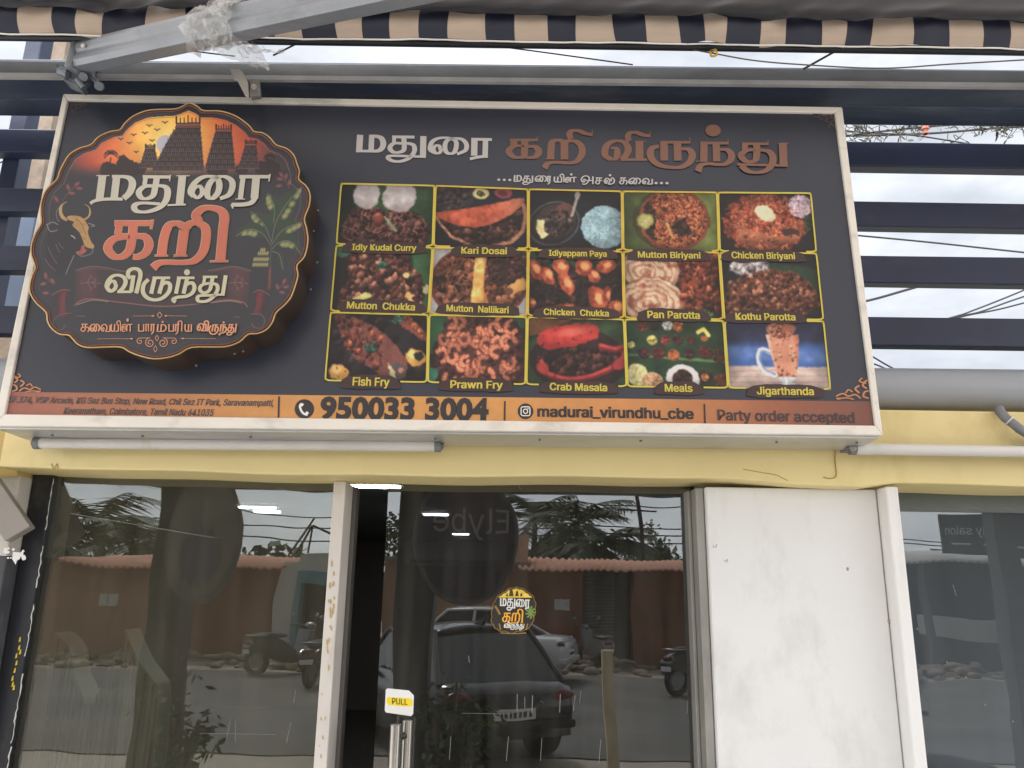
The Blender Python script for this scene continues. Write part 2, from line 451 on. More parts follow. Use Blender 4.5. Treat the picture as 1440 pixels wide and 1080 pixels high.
        me.loops.add(nq * 4); me.loops.foreach_set('vertex_index', inv.ravel().astype(np.int32))
        me.polygons.add(nq); me.polygons.foreach_set('loop_start', (np.arange(nq) * 4).astype(np.int32))
        try: me.polygons.foreach_set('loop_total', np.full(nq, 4, np.int32))
        except Exception: pass
        me.update(calc_edges=True); me.validate()
        at = me.color_attributes.new('ink', 'FLOAT_COLOR', 'POINT')
        rgba = np.ones((len(used), 4), np.float32); rgba[:, :3] = l.reshape(-1, 3)[used]
        at.data.foreach_set('color', rgba.ravel())
        me.materials.append(mat_)
        o = bpy.data.objects.new(name, me); COL.objects.link(o)
        if parent: o.parent = parent
        ORG[o.name] = org
        if label: o['label'] = label
        return o

def place_sign_np(off):
    n = np.array(SIGN_N); e = np.array(EYE); p0 = np.array(SIGN_P)
    fw, rt, up = np.array(FW), np.array(RTV), np.array(UPV)
    def f(x, y):
        x = np.asarray(x, float); y = np.asarray(y, float)
        d = fw + rt * ((x - 720.0) / F_PX)[..., None] + up * ((540.0 - y) / F_PX)[..., None]
        t = (off - n.dot(e - p0)) / d.dot(n)
        return e + d * t[..., None]
    return f

# ---- the fifteen dishes, each painted in a 134 x 88 frame (u right, v down)
MAROON = [(150, 62, 44), (120, 46, 34), (96, 36, 28), (176, 84, 58)]
def d_idly(c):
    c.c[:] = (48, 74, 50); c.grain(0.4, 30)
    for k in range(12): c.put(c.lin_([(96 + k * 4, 8), (94 + k * 4, 22)], 0.6), (90, 120, 90))
    c.put(c.pol([(0, 0), (20, 0), (26, 60), (4, 88), (0, 88)]), (26, 40, 36))
    w_ = c.pol([(14, 40), (40, 30), (70, 38), (112, 40), (128, 62), (124, 88), (2, 88)], 5, 12)
    c.put(w_, (52, 34, 34)); c.chunks(260, w_, [(90, 56, 52), (64, 40, 40), (120, 78, 70), (50, 32, 34)], 1.5, 5, 3)
    c.strands(200, w_, [(150, 105, 92), (120, 80, 70)], 5, 0.9)
    c.chunks(3, c.ell(56, 52, 8, 10), [(150, 80, 66)], 7, 9); c.put(c.lin_([(66, 48), (82, 66)], 4), (120, 130, 104))
    for cx, cy, rx, ry in ((38, 16, 19, 20), (84, 18, 24, 22)):
        mk = c.ell(cx, cy, rx, ry, 0, 1.5, 0.12); c.put(mk, (176, 168, 168))
        c.put(mk * np.clip((c.fbm(9) - 0.45) * 2, 0, 0.35), (130, 122, 126)); c.put(mk * np.clip((c.Y - cy - 6) / 24, 0, 0.5), (130, 112, 112))
def d_dosai(c):
    c.c[:] = (34, 38, 44); c.grain(0.3, 20)
    c.put(c.ell(26, 14, 30, 26), (52, 50, 54)); c.chunks(60, c.ell(26, 14, 26, 22), [(60, 52, 54), (74, 62, 62)], 2, 4)
    c.put(c.ell(66, 10, 12, 8), (200, 190, 130)); c.chunks(24, c.ell(66, 10, 6, 4), [(70, 66, 40)], 0.8, 1.6)
    c.put(c.ell(98, 8, 13, 8), (140, 66, 72)); c.put(c.ell(98, 9, 7, 4), (90, 40, 48))
    lower = c.pol([(2, 44), (126, 24), (132, 44), (124, 68), (96, 84), (56, 86), (24, 72)])
    c.put(lower, (50, 36, 36)); c.chunks(170, lower, [(70, 48, 44), (96, 62, 54), (44, 32, 34)], 2, 5)
    rim = c.lin_([(2, 46), (24, 72), (56, 86)], 4) + c.lin_([(84, 86), (110, 78), (126, 62), (131, 40), (127, 24)], 6)
    c.put(rim, (180, 128, 100)); c.strands(120, rim, [(120, 70, 56), (200, 150, 118)], 1.5, 0.8)
    top = c.pol(crom([(0, 41), (40, 33), (84, 24), (126, 14), (122, 28), (96, 46), (64, 58), (30, 55)], 6, True))
    c.put(top, (176, 88, 64)); c.put(top * np.clip((c.fbm(7) - 0.4) * 2.2, 0, 0.8), (130, 52, 42)); c.put(top * np.clip((c.X - 84) / 50 + (c.fbm(12) - .5), 0, 0.6), (200, 130, 100))
def d_paya(c):
    c.c[:] = (32, 34, 40); c.grain(0.3, 24)
    b = c.ell(36, 50, 36, 29, -0.45); c.put(c.ell(36, 50, 38, 31, -0.45), (86, 84, 88)); c.put(b, (38, 36, 40)); c.put(c.ell(38, 47, 31, 24, -0.45), (58, 50, 50))
    c.put(c.ell(50, 30, 13, 9, -0.4), (96, 62, 56)); c.chunks(90, c.ell(38, 50, 28, 20, -0.4), [(72, 62, 60), (50, 44, 46), (92, 76, 72)], 1.5, 4)
    c.put(c.pol([(14, 44), (24, 46), (22, 62), (30, 66), (18, 72), (10, 58)], 2), (208, 196, 142))
    c.put(c.lin_([(62, 38), (70, 10)], 4), (150, 140, 128)); c.put(c.ell(70, 8, 4, 6, 0.2), (170, 160, 148))
    w_ = c.ell(108, 54, 33, 31, 0, 1.5, 0.06); c.put(w_, (132, 160, 170)); c.strands(420, w_, [(116, 148, 160), (158, 184, 192), (140, 170, 178)], 7, 0.8)
def d_mbiri(c):
    c.c[:] = (112, 124, 66); c.put(np.clip((70 - c.X) / 60, 0, 0.8), (66, 80, 44)); c.grain(0.15, 20)
    c.put(c.ell(68, 42, 54, 46), (64, 62, 40)); c.put(c.ell(72, 42, 49, 46), (134, 66, 50)); b = c.ell(72, 41, 45, 42); c.put(b, (44, 34, 32))
    ring = b * (1 - c.ell(82, 54, 12, 12)) * np.clip((c.X - 30) / 30 + (c.fbm(14) - 0.4), 0, 1)
    c.chunks(130, b, [(60, 42, 36), (80, 50, 40)], 2, 4); c.strands(900, ring, [(190, 104, 66), (160, 78, 52), (210, 130, 88), (120, 60, 42)], 3.4, 1.1)
    c.put(c.lin_([(62, 48), (70, 68)], 5), (176, 128, 80)); c.put(c.ell(32, 44, 12, 12), (120, 116, 60)); c.put(c.ell(32, 44, 10, 10), (152, 146, 92))
    for k in range(8): c.put(c.lin_([(32, 44), (32 + 9 * math.cos(k * .785), 44 + 9 * math.sin(k * .785))], 0.8), (190, 186, 130))
def d_cbiri(c):
    c.c[:] = (44, 40, 40); w_ = c.ell(64, 46, 58, 44, 0, 2, 0.25); c.put(w_, (110, 60, 46))
    c.chunks(120, w_, MAROON, 2, 5); c.strands(1000, w_, [(176, 96, 66), (140, 66, 50), (196, 120, 84), (110, 54, 42)], 4, 1.1)
    c.put(c.ell(100, 60, 12, 7, 0.2), (60, 44, 40)); leg = c.pol(crom([(26, 58), (40, 54), (60, 60), (84, 66), (104, 62), (112, 70), (90, 74), (60, 76), (34, 76), (25, 68)], 5, True))
    c.put(leg, (164, 98, 72)); c.put(leg * np.clip((c.Y - 64) / 14, 0, 0.6), (110, 60, 46)); c.chunks(20, leg, [(176, 110, 84)], 1.5, 3)
    e = c.ell(66, 32, 15, 11, 0.6, 1.2); c.put(e, (206, 190, 156)); c.put(e * np.clip((c.X + c.Y - 104) / 20, 0, 0.5), (160, 140, 110))
    c.strands(160, c.ell(116, 20, 17, 17), [(200, 176, 186), (170, 140, 152)], 6, 1.6); c.chunks(20, c.ell(126, 48, 8, 12), [(60, 84, 60)], 1.5, 3)
def d_chukka(c):
    c.c[:] = (38, 60, 42); c.put(np.clip((76 - c.X) / 40, 0, 1), (34, 34, 36)); c.put(c.pol([(104, 0), (134, 0), (134, 88), (120, 88)]), (58, 96, 62)); c.put(c.ell(10, 8, 14, 8), (60, 100, 76)); c.grain(0.3, 18)
    w_ = c.pol([(18, 14), (50, 4), (92, 8), (118, 34), (128, 60), (116, 88), (16, 88), (6, 66), (20, 50)], 6, 14)
    c.put(w_, (58, 36, 34)); c.chunks(420, w_, [(150, 96, 80), (120, 68, 58), (90, 50, 46), (172, 120, 98), (70, 42, 40), (52, 32, 32)], 1.5, 4.5)
    for x, y in ((46, 70), (54, 66)): c.put(c.ell(x - 8, y, 9, 4.5, -0.1), (196, 186, 120))
    c.put(c.ell(100, 38, 5, 4), (216, 186, 120)); c.put(c.lin_([(68, 74), (90, 76)], 5), (206, 150, 84)); c.put(c.lin_([(104, 62), (112, 78)], 5), (212, 168, 92)); c.put(c.ell(129, 56, 5, 6), (200, 190, 140))
    c.chunks(10, c.ell(66, 26, 8, 6), [(50, 110, 84)], 1.5, 3)
def d_nalli(c):
    c.c[:] = (176, 176, 176); c.put(c.pol([(104, 0), (134, 0), (134, 24)]), (60, 84, 56)); c.put(c.ell(66, 46, 68, 50), (120, 60, 44)); b = c.ell(67, 44, 65, 47); c.put(b, (76, 46, 36))
    c.chunks(240, b, [(140, 84, 60), (104, 62, 46), (70, 42, 36), (160, 104, 78), (54, 36, 32)], 2, 6); c.strands(220, b, [(150, 100, 74)], 5, 0.9)
    c.put(c.pol([(74, 10), (132, 6), (134, 50), (82, 46)], 6), (52, 36, 34)); c.chunks(60, c.pol([(76, 10), (132, 8), (132, 44), (84, 42)]), [(70, 48, 42), (96, 60, 52)], 2, 4)
    bo = c.pol(crom([(62, 4), (76, 4), (74, 30), (74, 54), (80, 74), (58, 78), (58, 50), (59, 26)], 5, True)); c.put(bo, (196, 140, 76)); c.put(bo * np.clip((c.fbm(6) - 0.42) * 3, 0, 0.8), (232, 190, 112)); c.put(bo * np.clip((c.X - 70) / 8, 0, 0.6), (140, 80, 44))
    c.put(c.pol([(104, 52), (124, 38), (134, 42), (132, 52), (110, 62)], 2), (200, 150, 86)); c.put(c.ell(108, 56, 6, 5), (100, 66, 50))
def d_chick(c):
    c.c[:] = (40, 36, 36); c.put(c.pol([(0, 0), (134, 0), (134, 18), (40, 22), (0, 14)], 4), (48, 76, 46)); c.chunks(330, c.X > -1, [(56, 40, 38), (40, 32, 32), (78, 50, 44), (34, 30, 32)], 1.5, 4)
    for x, y, rx, ry, a in ((10, 26, 9, 16, -0.7), (28, 34, 7, 14, -0.6), (46, 22, 12, 10, 0.2), (54, 44, 9, 16, -0.5), (78, 22, 12, 11, 0.5), (92, 34, 10, 8, 0.6), (110, 20, 14, 8, -0.2), (98, 64, 12, 18, -0.4), (124, 74, 12, 10, 0.2), (56, 78, 18, 8, 0.1), (6, 70, 6, 6, 0), (110, 58, 6, 12, 0.3)):
        mk = c.ell(x, y, rx, ry, a, 1.2, 0.25); c.put(mk, (172, 86, 58)); c.put(mk * np.clip((c.fbm(6) - 0.4) * 3, 0, 0.9), (112, 44, 36)); c.put(c.ell(x + 2, y - 1, rx * .5, ry * .45, a, 2, 0.3), (222, 146, 96))
def d_parotta(c):
    c.c[:] = (44, 36, 34); c.chunks(160, c.X > 70, [(90, 46, 36), (60, 38, 34), (120, 66, 50)], 2, 5)
    for cx, cy, rx, ry in ((36, 24, 42, 26), (38, 64, 44, 30)):
        mk = c.ell(cx, cy, rx, ry, 0.1, 1.2); c.put(mk, (196, 168, 140)); rr = np.sqrt(((c.X - cx + 6) / rx) ** 2 + ((c.Y - cy - 3) / ry) ** 2)
        c.put(mk * np.clip(np.sin(rr * 28 + c.fbm(16) * 9) * 1.2 - 0.3, 0, 0.7), (140, 84, 66)); c.put(mk * np.clip((c.fbm(9) - 0.52) * 4, 0, 0.8), (128, 62, 48)); c.put(c.lin_([(cx + rx * math.cos(k / 5), cy + ry * math.sin(k / 5)) for k in range(32)], 1.2) * 0.7, (90, 60, 50))
    for x, y, rx, ry in ((92, 22, 14, 14), (118, 24, 14, 20), (94, 54, 17, 22), (120, 54, 9, 12), (130, 70, 6, 10)):
        mk = c.ell(x, y, rx, ry, 0.3, 1.2, 0.3); c.put(mk, (130, 66, 46)); c.chunks(46, mk, [(166, 92, 62), (110, 52, 40), (84, 42, 36)], 1.5, 4)
    c.chunks(26, c.ell(106, 82, 16, 6), [(70, 120, 66), (100, 150, 90)], 1.2, 3)
def d_kothu(c):
    c.c[:] = (34, 40, 44); c.put(c.pol([(60, 12), (134, 22), (134, 50), (90, 40)]), (40, 62, 46)); c.put(c.ell(40, 18, 26, 12, -0.1, 2, 0.2), (180, 170, 172)); c.chunks(50, c.ell(40, 18, 26, 11), [(196, 186, 186), (150, 140, 146)], 2, 4)
    w_ = c.pol(crom([(2, 60), (14, 38), (44, 26), (80, 22), (112, 32), (130, 56), (126, 76), (66, 84), (6, 78)], 5, True), 4, 10); c.put(w_, (92, 54, 44))
    c.chunks(560, w_, [(150, 96, 72), (120, 70, 54), (96, 54, 44), (70, 42, 38), (172, 116, 88)], 1.2, 3.6)
def d_fish(c):
    c.c[:] = (40, 36, 40); c.grain(0.5, 14); c.chunks(80, c.X > -1, [(52, 46, 50), (34, 32, 36)], 3, 7)
    c.put(c.pol([(4, 2), (30, 6), (28, 20)]), (70, 50, 52)); f = c.pol(crom([(8, 4), (34, 6), (66, 20), (92, 42), (106, 62), (104, 82), (84, 84), (58, 70), (34, 56), (20, 36)], 6, True))
    c.put(f, (108, 64, 58)); c.put(f * np.clip(np.sin((c.X + c.Y) * 0.9) * np.sin((c.X - c.Y) * 0.9), 0, 0.4), (150, 100, 92)); c.chunks(70, f * (c.X < 74), [(150, 82, 60), (120, 60, 50), (90, 50, 48)], 1.5, 4)
    for k in range(4): c.put(c.lin_([(24 + 14 * k, 14 + 9 * k), (34 + 13 * k, 40 + 9 * k)], 2), (60, 36, 36))
    c.put(c.ell(94, 74, 12, 11), (84, 76, 80)); c.put(c.ell(100, 72, 3, 3), (190, 130, 110)); c.put(c.pol([(82, 64), (90, 72), (92, 84), (84, 78)]), (200, 180, 130))
    c.put(c.pol([(88, 0), (106, 2), (130, 22), (133, 36), (112, 26), (94, 14)], 2), (132, 70, 62)); c.chunks(20, c.pol([(98, 4), (112, 6), (132, 28), (124, 30)]), [(190, 110, 70)], 1.5, 3)
    for cx, cy, rx, ry in ((18, 76, 14, 10), (118, 56, 14, 11)):
        mk = c.ell(cx, cy, rx, ry, 0.3); c.put(mk, (206, 150, 78)); c.put(c.ell(cx - 4, cy - 3, rx * .5, ry * .5, .3, 3), (234, 196, 120)); c.chunks(5, mk, [(90, 60, 40)], 0.6, 1.2)
    c.put(c.ell(122, 54, 6, 6), (40, 40, 40)); c.chunks(20, c.ell(60, 44, 9, 6), [(64, 110, 92), (48, 84, 74)], 1.5, 3); c.chunks(24, c.ell(92, 6, 8, 7), [(90, 150, 124), (60, 100, 84)], 1.5, 3)
def d_prawn(c):
    c.c[:] = (52, 38, 38); c.put(c.pol([(0, 0), (30, 0), (8, 40), (0, 60)], 3), (46, 92, 62)); c.put(c.pol([(110, 0), (134, 0), (134, 20)], 3), (46, 86, 58)); c.put(c.pol([(0, 64), (14, 72), (10, 88), (0, 88)], 3), (60, 120, 100))
    w_ = c.pol([(22, 10), (60, 2), (112, 8), (130, 30), (132, 84), (20, 86), (8, 60)], 4); c.put(w_, (74, 46, 44)); c.chunks(160, w_, [(96, 56, 50), (70, 44, 42), (120, 70, 60)], 2, 4)
    for _ in range(34):
        x, y = c.r.uniform(18, 128), c.r.uniform(8, 84); a = c.r.uniform(0, 6.3); rr = c.r.uniform(6, 8.5)
        arc = [(x + rr * math.cos(a + t * .5), y + rr * math.sin(a + t * .5)) for t in range(9)]
        k = c.r.uniform(0.8, 1.1); c.put(c.lin_(arc, 7), np.array((96, 50, 44)) * k); c.put(c.lin_(arc, 5), np.array((184, 104, 78)) * k)
        for t in range(9): c.put(c.lin_([(x + (rr - 2.4) * math.cos(a + t * .5), y + (rr - 2.4) * math.sin(a + t * .5)), (x + (rr + 2.4) * math.cos(a + t * .5), y + (rr + 2.4) * math.sin(a + t * .5))], 0.9), np.array((226, 158, 124)) * k)
def d_crab(c):
    c.c[:] = (40, 52, 44); c.put(c.pol([(0, 0), (70, 0), (20, 22), (0, 26)]), (110, 74, 50)); c.put(c.pol(crom([(0, 34), (24, 22), (70, 8), (100, 4), (134, 10), (134, 88), (0, 88)], 3)), (52, 72, 48)); c.put(c.ell(70, 54, 66, 40), (46, 34, 36)); c.grain(0.5, 12)
    sh = c.pol(crom([(14, 28), (24, 16), (50, 10), (78, 8), (98, 12), (96, 24), (78, 32), (52, 40), (28, 42), (16, 36)], 6, True), 2, 4); c.put(sh, (180, 58, 54)); c.put(sh * np.clip((c.Y - 24) / 18 + (c.fbm(8) - 0.5), 0, 0.7), (122, 36, 38)); c.chunks(14, sh, [(70, 30, 30)], 0.7, 1.4); c.put(c.ell(64, 18, 22, 5, -0.15, 5), (206, 92, 80))
    c.chunks(150, c.ell(70, 56, 56, 18), [(64, 42, 42), (46, 32, 34), (84, 50, 46)], 2, 5)
    for a in ([(18, 62), (30, 74), (60, 80), (90, 74), (118, 62)], [(118, 62), (130, 50), (132, 40)], [(20, 58), (28, 72), (36, 76)], [(100, 36), (120, 40), (132, 36)]):
        q = crom(a, 6); c.put(c.lin_(q, 8), (110, 36, 38)); c.put(c.lin_([(x, y - 1.5) for x, y in q], 4), (176, 66, 64))
    c.put(c.ell(126, 58, 11, 7, -0.5), (168, 60, 60)); c.put(c.ell(22, 66, 9, 7, 0.5), (150, 56, 52))
def d_meals(c):
    c.c[:] = (38, 62, 44); c.grain(0.4, 10); c.put(c.lin_([(0, 46), (60, 50), (134, 54)], 3), (84, 116, 70))
    for x, y, r_, ca in ((24, 10, 8, (110, 60, 46)), (40, 10, 6, (60, 46, 40)), (58, 8, 7, (216, 210, 204)), (72, 9, 7, (180, 104, 66)), (36, 27, 7, (200, 180, 100)), (54, 27, 7, (130, 60, 60)), (70, 26, 7, (80, 50, 46)), (88, 26, 6, (90, 54, 50)), (8, 34, 5, (190, 186, 110)), (24, 44, 8, (80, 48, 46)), (44, 44, 9, (96, 50, 46)), (64, 46, 8, (196, 110, 66)), (86, 44, 8, (72, 48, 44)), (106, 42, 9, (96, 46, 44)), (124, 46, 10, (90, 58, 46)), (104, 74, 10, (70, 50, 40)), (104, 74, 5, (206, 140, 80)), (128, 78, 12, (120, 70, 50))):
        mk = c.ell(x, y, r_, r_ * .92, 0, 1, 0.15); c.put(mk, np.array(ca) * 0.8); c.chunks(16, mk, [ca], 1, 2.2)
    c.put(c.lin_([(98, 16), (106, 12), (112, 20)], 5), (226, 196, 104)); c.put(c.ell(106, 24, 5, 4), (150, 86, 50))
    c.put(c.ell(14, 72, 14, 15), (206, 200, 140)); c.strands(60, c.ell(14, 72, 13, 14), [(230, 224, 170), (180, 172, 110)], 5, 1)
    c.put(c.ell(34, 80, 14, 12), (206, 164, 122)); c.strands(50, c.ell(34, 80, 13, 11), [(160, 110, 78), (226, 190, 150)], 5, 1)
    c.put(c.ell(74, 76, 22, 18, 0, 1, 0.15), (214, 206, 204)); mk = c.ell(74, 76, 13, 12, 0, 1, 0.2); c.put(mk, (60, 40, 36)); c.chunks(50, mk, [(90, 56, 46), (50, 34, 32)], 1, 2.5)
def d_jigar(c):
    c.c[:] = (44, 50, 74); c.put(np.clip((c.Y - 26) / 10, 0, 1), (62, 92, 150)); c.put(c.ell(70, 44, 90, 8, 0.05, 6), (84, 112, 166)); c.put(np.clip((c.Y - 58 - 2 * (c.fbm(30) - .5)) / 2, 0, 1), (186, 164, 154))
    for k in range(4): c.put(c.lin_([(0, 66 + k * 7), (134, 62 + k * 8)], 0.8), (150, 126, 116))
    c.put(c.ell(76, 84, 24, 5, 0, 2), (150, 140, 138)); c.put(c.lin_(crom([(58, 40), (46, 38), (42, 52), (50, 66), (62, 70)], 6), 6), (206, 210, 218)); c.put(c.lin_(crom([(58, 41), (47, 40), (44, 52), (51, 64), (62, 69)], 6), 2.4), (120, 136, 170))
    gl = c.pol([(54, 18), (98, 18), (95, 50), (90, 72), (66, 72), (60, 48)]); c.put(gl, (186, 126, 102)); c.chunks(40, gl, [(170, 108, 86), (206, 150, 124)], 1, 2.5); c.put(gl * np.clip((58 + (c.Y - 18) * .12 - c.X) / 4 + .5, 0, .6), (222, 186, 170)); c.put(gl * np.clip((c.X - 90) / 8, 0, .5), (150, 92, 74))
    mk = c.ell(74, 12, 18, 11, 0, 1, 0.15); c.put(mk, (176, 110, 88)); c.chunks(40, mk, [(196, 134, 108), (150, 84, 68)], 1.2, 3); c.put(c.ell(86, 10, 9, 5), (160, 96, 76))
    c.put(c.pol([(66, 72), (90, 72), (84, 79), (96, 84), (60, 84), (72, 79)]), (196, 196, 200)); c.put(c.lin_([(76, 74), (77, 83)], 3), (236, 236, 238))

# ---- the raised emblem's artwork, in photo-survey coordinates
EMB = [(266.5, 145), (278, 150), (286, 155.6), (307, 156), (324, 160), (338, 167), (351, 177.5), (357, 185), (369.6, 187), (380, 194), (388, 203.5), (403, 208.8), (413, 218), (417.5, 230), (421, 241), (420, 252), (431, 262), (436, 274), (434.5, 290), (428, 307), (431, 321), (433, 339), (428, 361), (417.5, 373), (419, 387), (415, 402), (409, 418), (400, 429), (388, 440), (383, 453), (374.5, 463.6), (362, 469), (349, 470), (337, 480.6), (320, 487), (303, 488), (269, 488.6), (252, 497.6), (235, 503), (215, 504.4), (196, 500), (181, 494), (170, 488), (147, 488), (123, 488.6), (109.6, 484), (101, 475), (96, 471), (84, 469.7), (73, 462), (67, 451.4), (65, 439), (52, 427), (43, 413), (42, 400), (46, 385), (49.7, 376.7), (47.5, 368), (44, 357), (44.7, 343), (50, 328), (58, 314), (57.5, 302), (58, 285), (65, 267), (80, 252.5), (84, 241), (90, 229), (98, 217), (112, 208.5), (128, 203.5), (138, 193), (155, 185), (168.5, 182.7), (175, 174), (188, 163), (207, 155.6), (226, 154), (244.6, 153.5), (255, 150.4)]
def dedup(pts):
    return pts
def paint_emblem():
    c = Canvas(38, 141, 440, 508, 1.55, (58, 58, 64), 5)
    X, Y = c.X, c.Y
    cx, cy = 236, 330
    def inset(k): return [(cx + (x - cx) * k, cy + (y - cy) * k) for x, y in EMB]
    c.grain(0.10, 60)
    # evening sky behind the towers
    sky_m = c.pol(inset(0.945)) * np.clip((250 - Y - 8 * (c.fbm(30) - 0.5)) / 22, 0, 1)
    r = np.hypot((X - 236) / 1.25, Y - 196)
    g = np.stack([np.interp(r, [0, 30, 62, 96, 125], v) for v in ([246, 240, 222, 164, 62], [222, 186, 118, 74, 56], [132, 92, 72, 62, 60])], -1)
    g = g * (1 + (c.fbm(26, 4)[..., None] - 0.5) * 0.25)
    c.c = c.c * (1 - sky_m[..., None]) + g * sky_m[..., None]; c.id[sky_m > 0.5] = 1
    c.put(c.ell(233, 203, 13, 13), (206, 198, 200), 2)
    def tower(xl, xr, yt, bl, br, yb, idv, tiers):
        tw = xr - xl
        for k in range(tiers):
            f0, f1 = k / tiers, (k + 1) / tiers
            g0, g1 = f0 ** 0.9, f1 ** 0.9
            xa = xl + (bl - xl) * g1; xb = xr + (br - xr) * g1; xa0 = xl + (bl - xl) * g0; xb0 = xr + (br - xr) * g0
            ya = yt + (yb - yt) * f0; yb_ = yt + (yb - yt) * f1
            mk = c.pol([(xa0, ya), (xb0, ya), (xb, yb_), (xa, yb_)])
            c.put(mk, (50 + 3 * (k % 2), 40, 42), idv)
            n = int((xb - xa) / 2.6)
            for q in range(n):
                xx = xa + (q + 0.5) * (xb - xa) / n
                c.put(c.lin_([(xx, ya + (yb_ - ya) * .3), (xx, yb_ - (yb_ - ya) * .2)], 1.1), (112, 88, 84) if (q * 7 + k * 3) % 4 else (84, 62, 60))
            c.put(c.lin_([(xa - 1, yb_), (xb + 1, yb_)], 0.9), (116, 92, 88), idv)
        c.put(c.pol([(xl - 1, yt), (xl + 1, yt - tw * .22), (xr - 1, yt - tw * .24), (xr + 1, yt)]), (128, 70, 60), idv)
        c.put(c.lin_([(xl + 2, yt - tw * .12), (xr - 2, yt - tw * .13)], 1.2), (170, 104, 90), idv)
        for q in range(7):
            xx = xl + 1 + (tw - 2) * q / 6; h = tw * (.30 if q == 3 else .20 if q % 6 else .26)
            c.put(c.lin_([(xx, yt - tw * .2), (xx, yt - tw * .2 - h)], 1.5 if q % 6 else 2.4), (56, 40, 42), idv)
    for kk, (xx, h) in enumerate(((150, 12), (158, 8), (172, 20), (180, 16), (188, 10), (196, 8), (300, 10), (312, 14), (340, 8), (368, 12), (378, 16), (386, 12))):
        c.put(c.ell(xx, 238, 9, h, 0, 1, 0.5, 5), (58, 46, 48), 3 if xx < 250 else 11)
    for bx, by, s_ in ((156, 222, 1.0), (379, 226, .8)):
        c.put(c.lin_([(bx - 3, by + 16), (bx, by)], 1.6), (54, 44, 46), 3 if bx < 250 else 11)
        for k in range(9):
            a = -3.6 + k * .5; c.put(c.lin_(crom([(bx, by - 6), (bx + 6 * s_ * math.cos(a), by - 6 + 5 * s_ * math.sin(a)), (bx + 10 * s_ * math.cos(a), by - 3 + 7 * s_ * math.sin(a))], 4), 1.5), (54, 44, 46), 3 if bx < 250 else 11)
    tower(204, 218.5, 210, 196, 223, 236, 40, 5); tower(303, 326, 186, 288, 331, 238, 41, 7)
    tower(344.6, 361, 205, 335, 364, 237, 42, 6); tower(247, 282, 180, 214, 287, 240, 43, 9)
    for kb, (bx, by, s_) in enumerate(((232, 172.6, 1), (210, 177, 1), (221, 183, 1), (204, 187.5, 1), (188, 190, .9), (170, 196, .9), (182, 201.5, .9), (214, 198, .9), (191.5, 214, .7))):
        c.put(c.lin_(crom([(bx - 4 * s_, by - 1.4 * s_), (bx - 1.6 * s_, by - 1.2 * s_), (bx, by + 1), (bx + 1.6 * s_, by - 1.2 * s_), (bx + 4 * s_, by - 1.4 * s_)], 3), 1.3), (64, 54, 48), 20 + kb)
    # red sprigs
    z6 = lambda p: (40 + p[0] / 6.0, 240 + p[1] / 6.0); z7 = lambda p: (310 + p[0] * .1759, 230 + p[1] * .1759); z8 = lambda p: (50 + p[0] * .2431, 370 + p[1] * .2431)
    def sprig(p): return (30 if p[1] < 330 else 31) if p[0] < 240 else (32 if p[1] < 330 else 33)
    def leaf(p, ln, wd, a):
        k = sprig(p); c.put(c.ell(p[0], p[1], ln, wd, a), (122, 66, 66), k); c.put(c.ell(p[0], p[1], ln * .7, wd * .55, a), (154, 84, 82), k)
    for p, a in (((410, 112), -.6), ((335, 140), 1.3), ((430, 150), .1), ((365, 190), .1), ((235, 240), 1.0), ((145, 885), 1.4), ((125, 955), -.3), ((203, 932), 1.0), ((146, 1032), 0)):
        leaf(z6(p), 5.0, 2.6, a)
    c.put(c.lin_([z6((290, 250)), z6((340, 180)), z6((420, 110))], 0.9), (140, 76, 74), 30); c.put(c.lin_([z6((150, 890)), z6((185, 945))], 0.9), (140, 76, 74), 31)
    for p, a in (((487, 90), .9), ((525, 102), 1.9), ((475, 124), .2), ((468, 178), -.2), ((552, 152), 1.7), ((510, 940), -1.0), ((456, 985), 1.3), ((526, 986), -.2), ((492, 1030), .2)):
        leaf(z7(p), 4.6, 2.4, a)
    c.put(c.lin_([z7((555, 200)), z7((505, 120))], 0.9), (140, 76, 74), 32); c.put(c.lin_([z7((450, 1010)), z7((510, 960))], 0.9), (140, 76, 74), 33)
    # bull
    bullbody = [z6(p) for p in ((200, 450), (250, 420), (330, 400), (440, 560), (470, 640), (410, 700), (385, 720), (320, 870), (250, 900), (150, 760), (150, 560))]
    c.put(c.pol(bullbody, 2) * 0.8, (52, 50, 56), 7)
    for q, col, wd in ((((165, 640), (190, 705), (240, 785)), (128, 82, 86), 1.2), (((140, 745), (180, 800), (232, 845)), (128, 82, 86), 1.2), (((385, 715), (350, 790), (315, 872)), (156, 146, 140), 1.0), (((155, 455), (205, 435), (250, 455)), (170, 164, 150), .9), (((155, 455), (185, 512), (245, 500)), (170, 164, 150), .9), (((508, 445), (558, 462), (530, 472)), (170, 164, 150), .9), (((400, 690), (450, 722), (530, 700), (545, 660)), (150, 140, 136), .9), (((232, 620), (246, 660), (266, 690)), (120, 110, 112), .8), (((255, 605), (275, 640), (300, 655)), (120, 110, 112), .8), (((270, 300), (235, 350), (245, 410), (265, 430)), (150, 144, 136), .8), (((360, 548), (378, 556), (392, 572)), (206, 200, 190), 1.2)):
        c.put(c.lin_([z6(p) for p in crom(q, 5)], wd), col, 7)
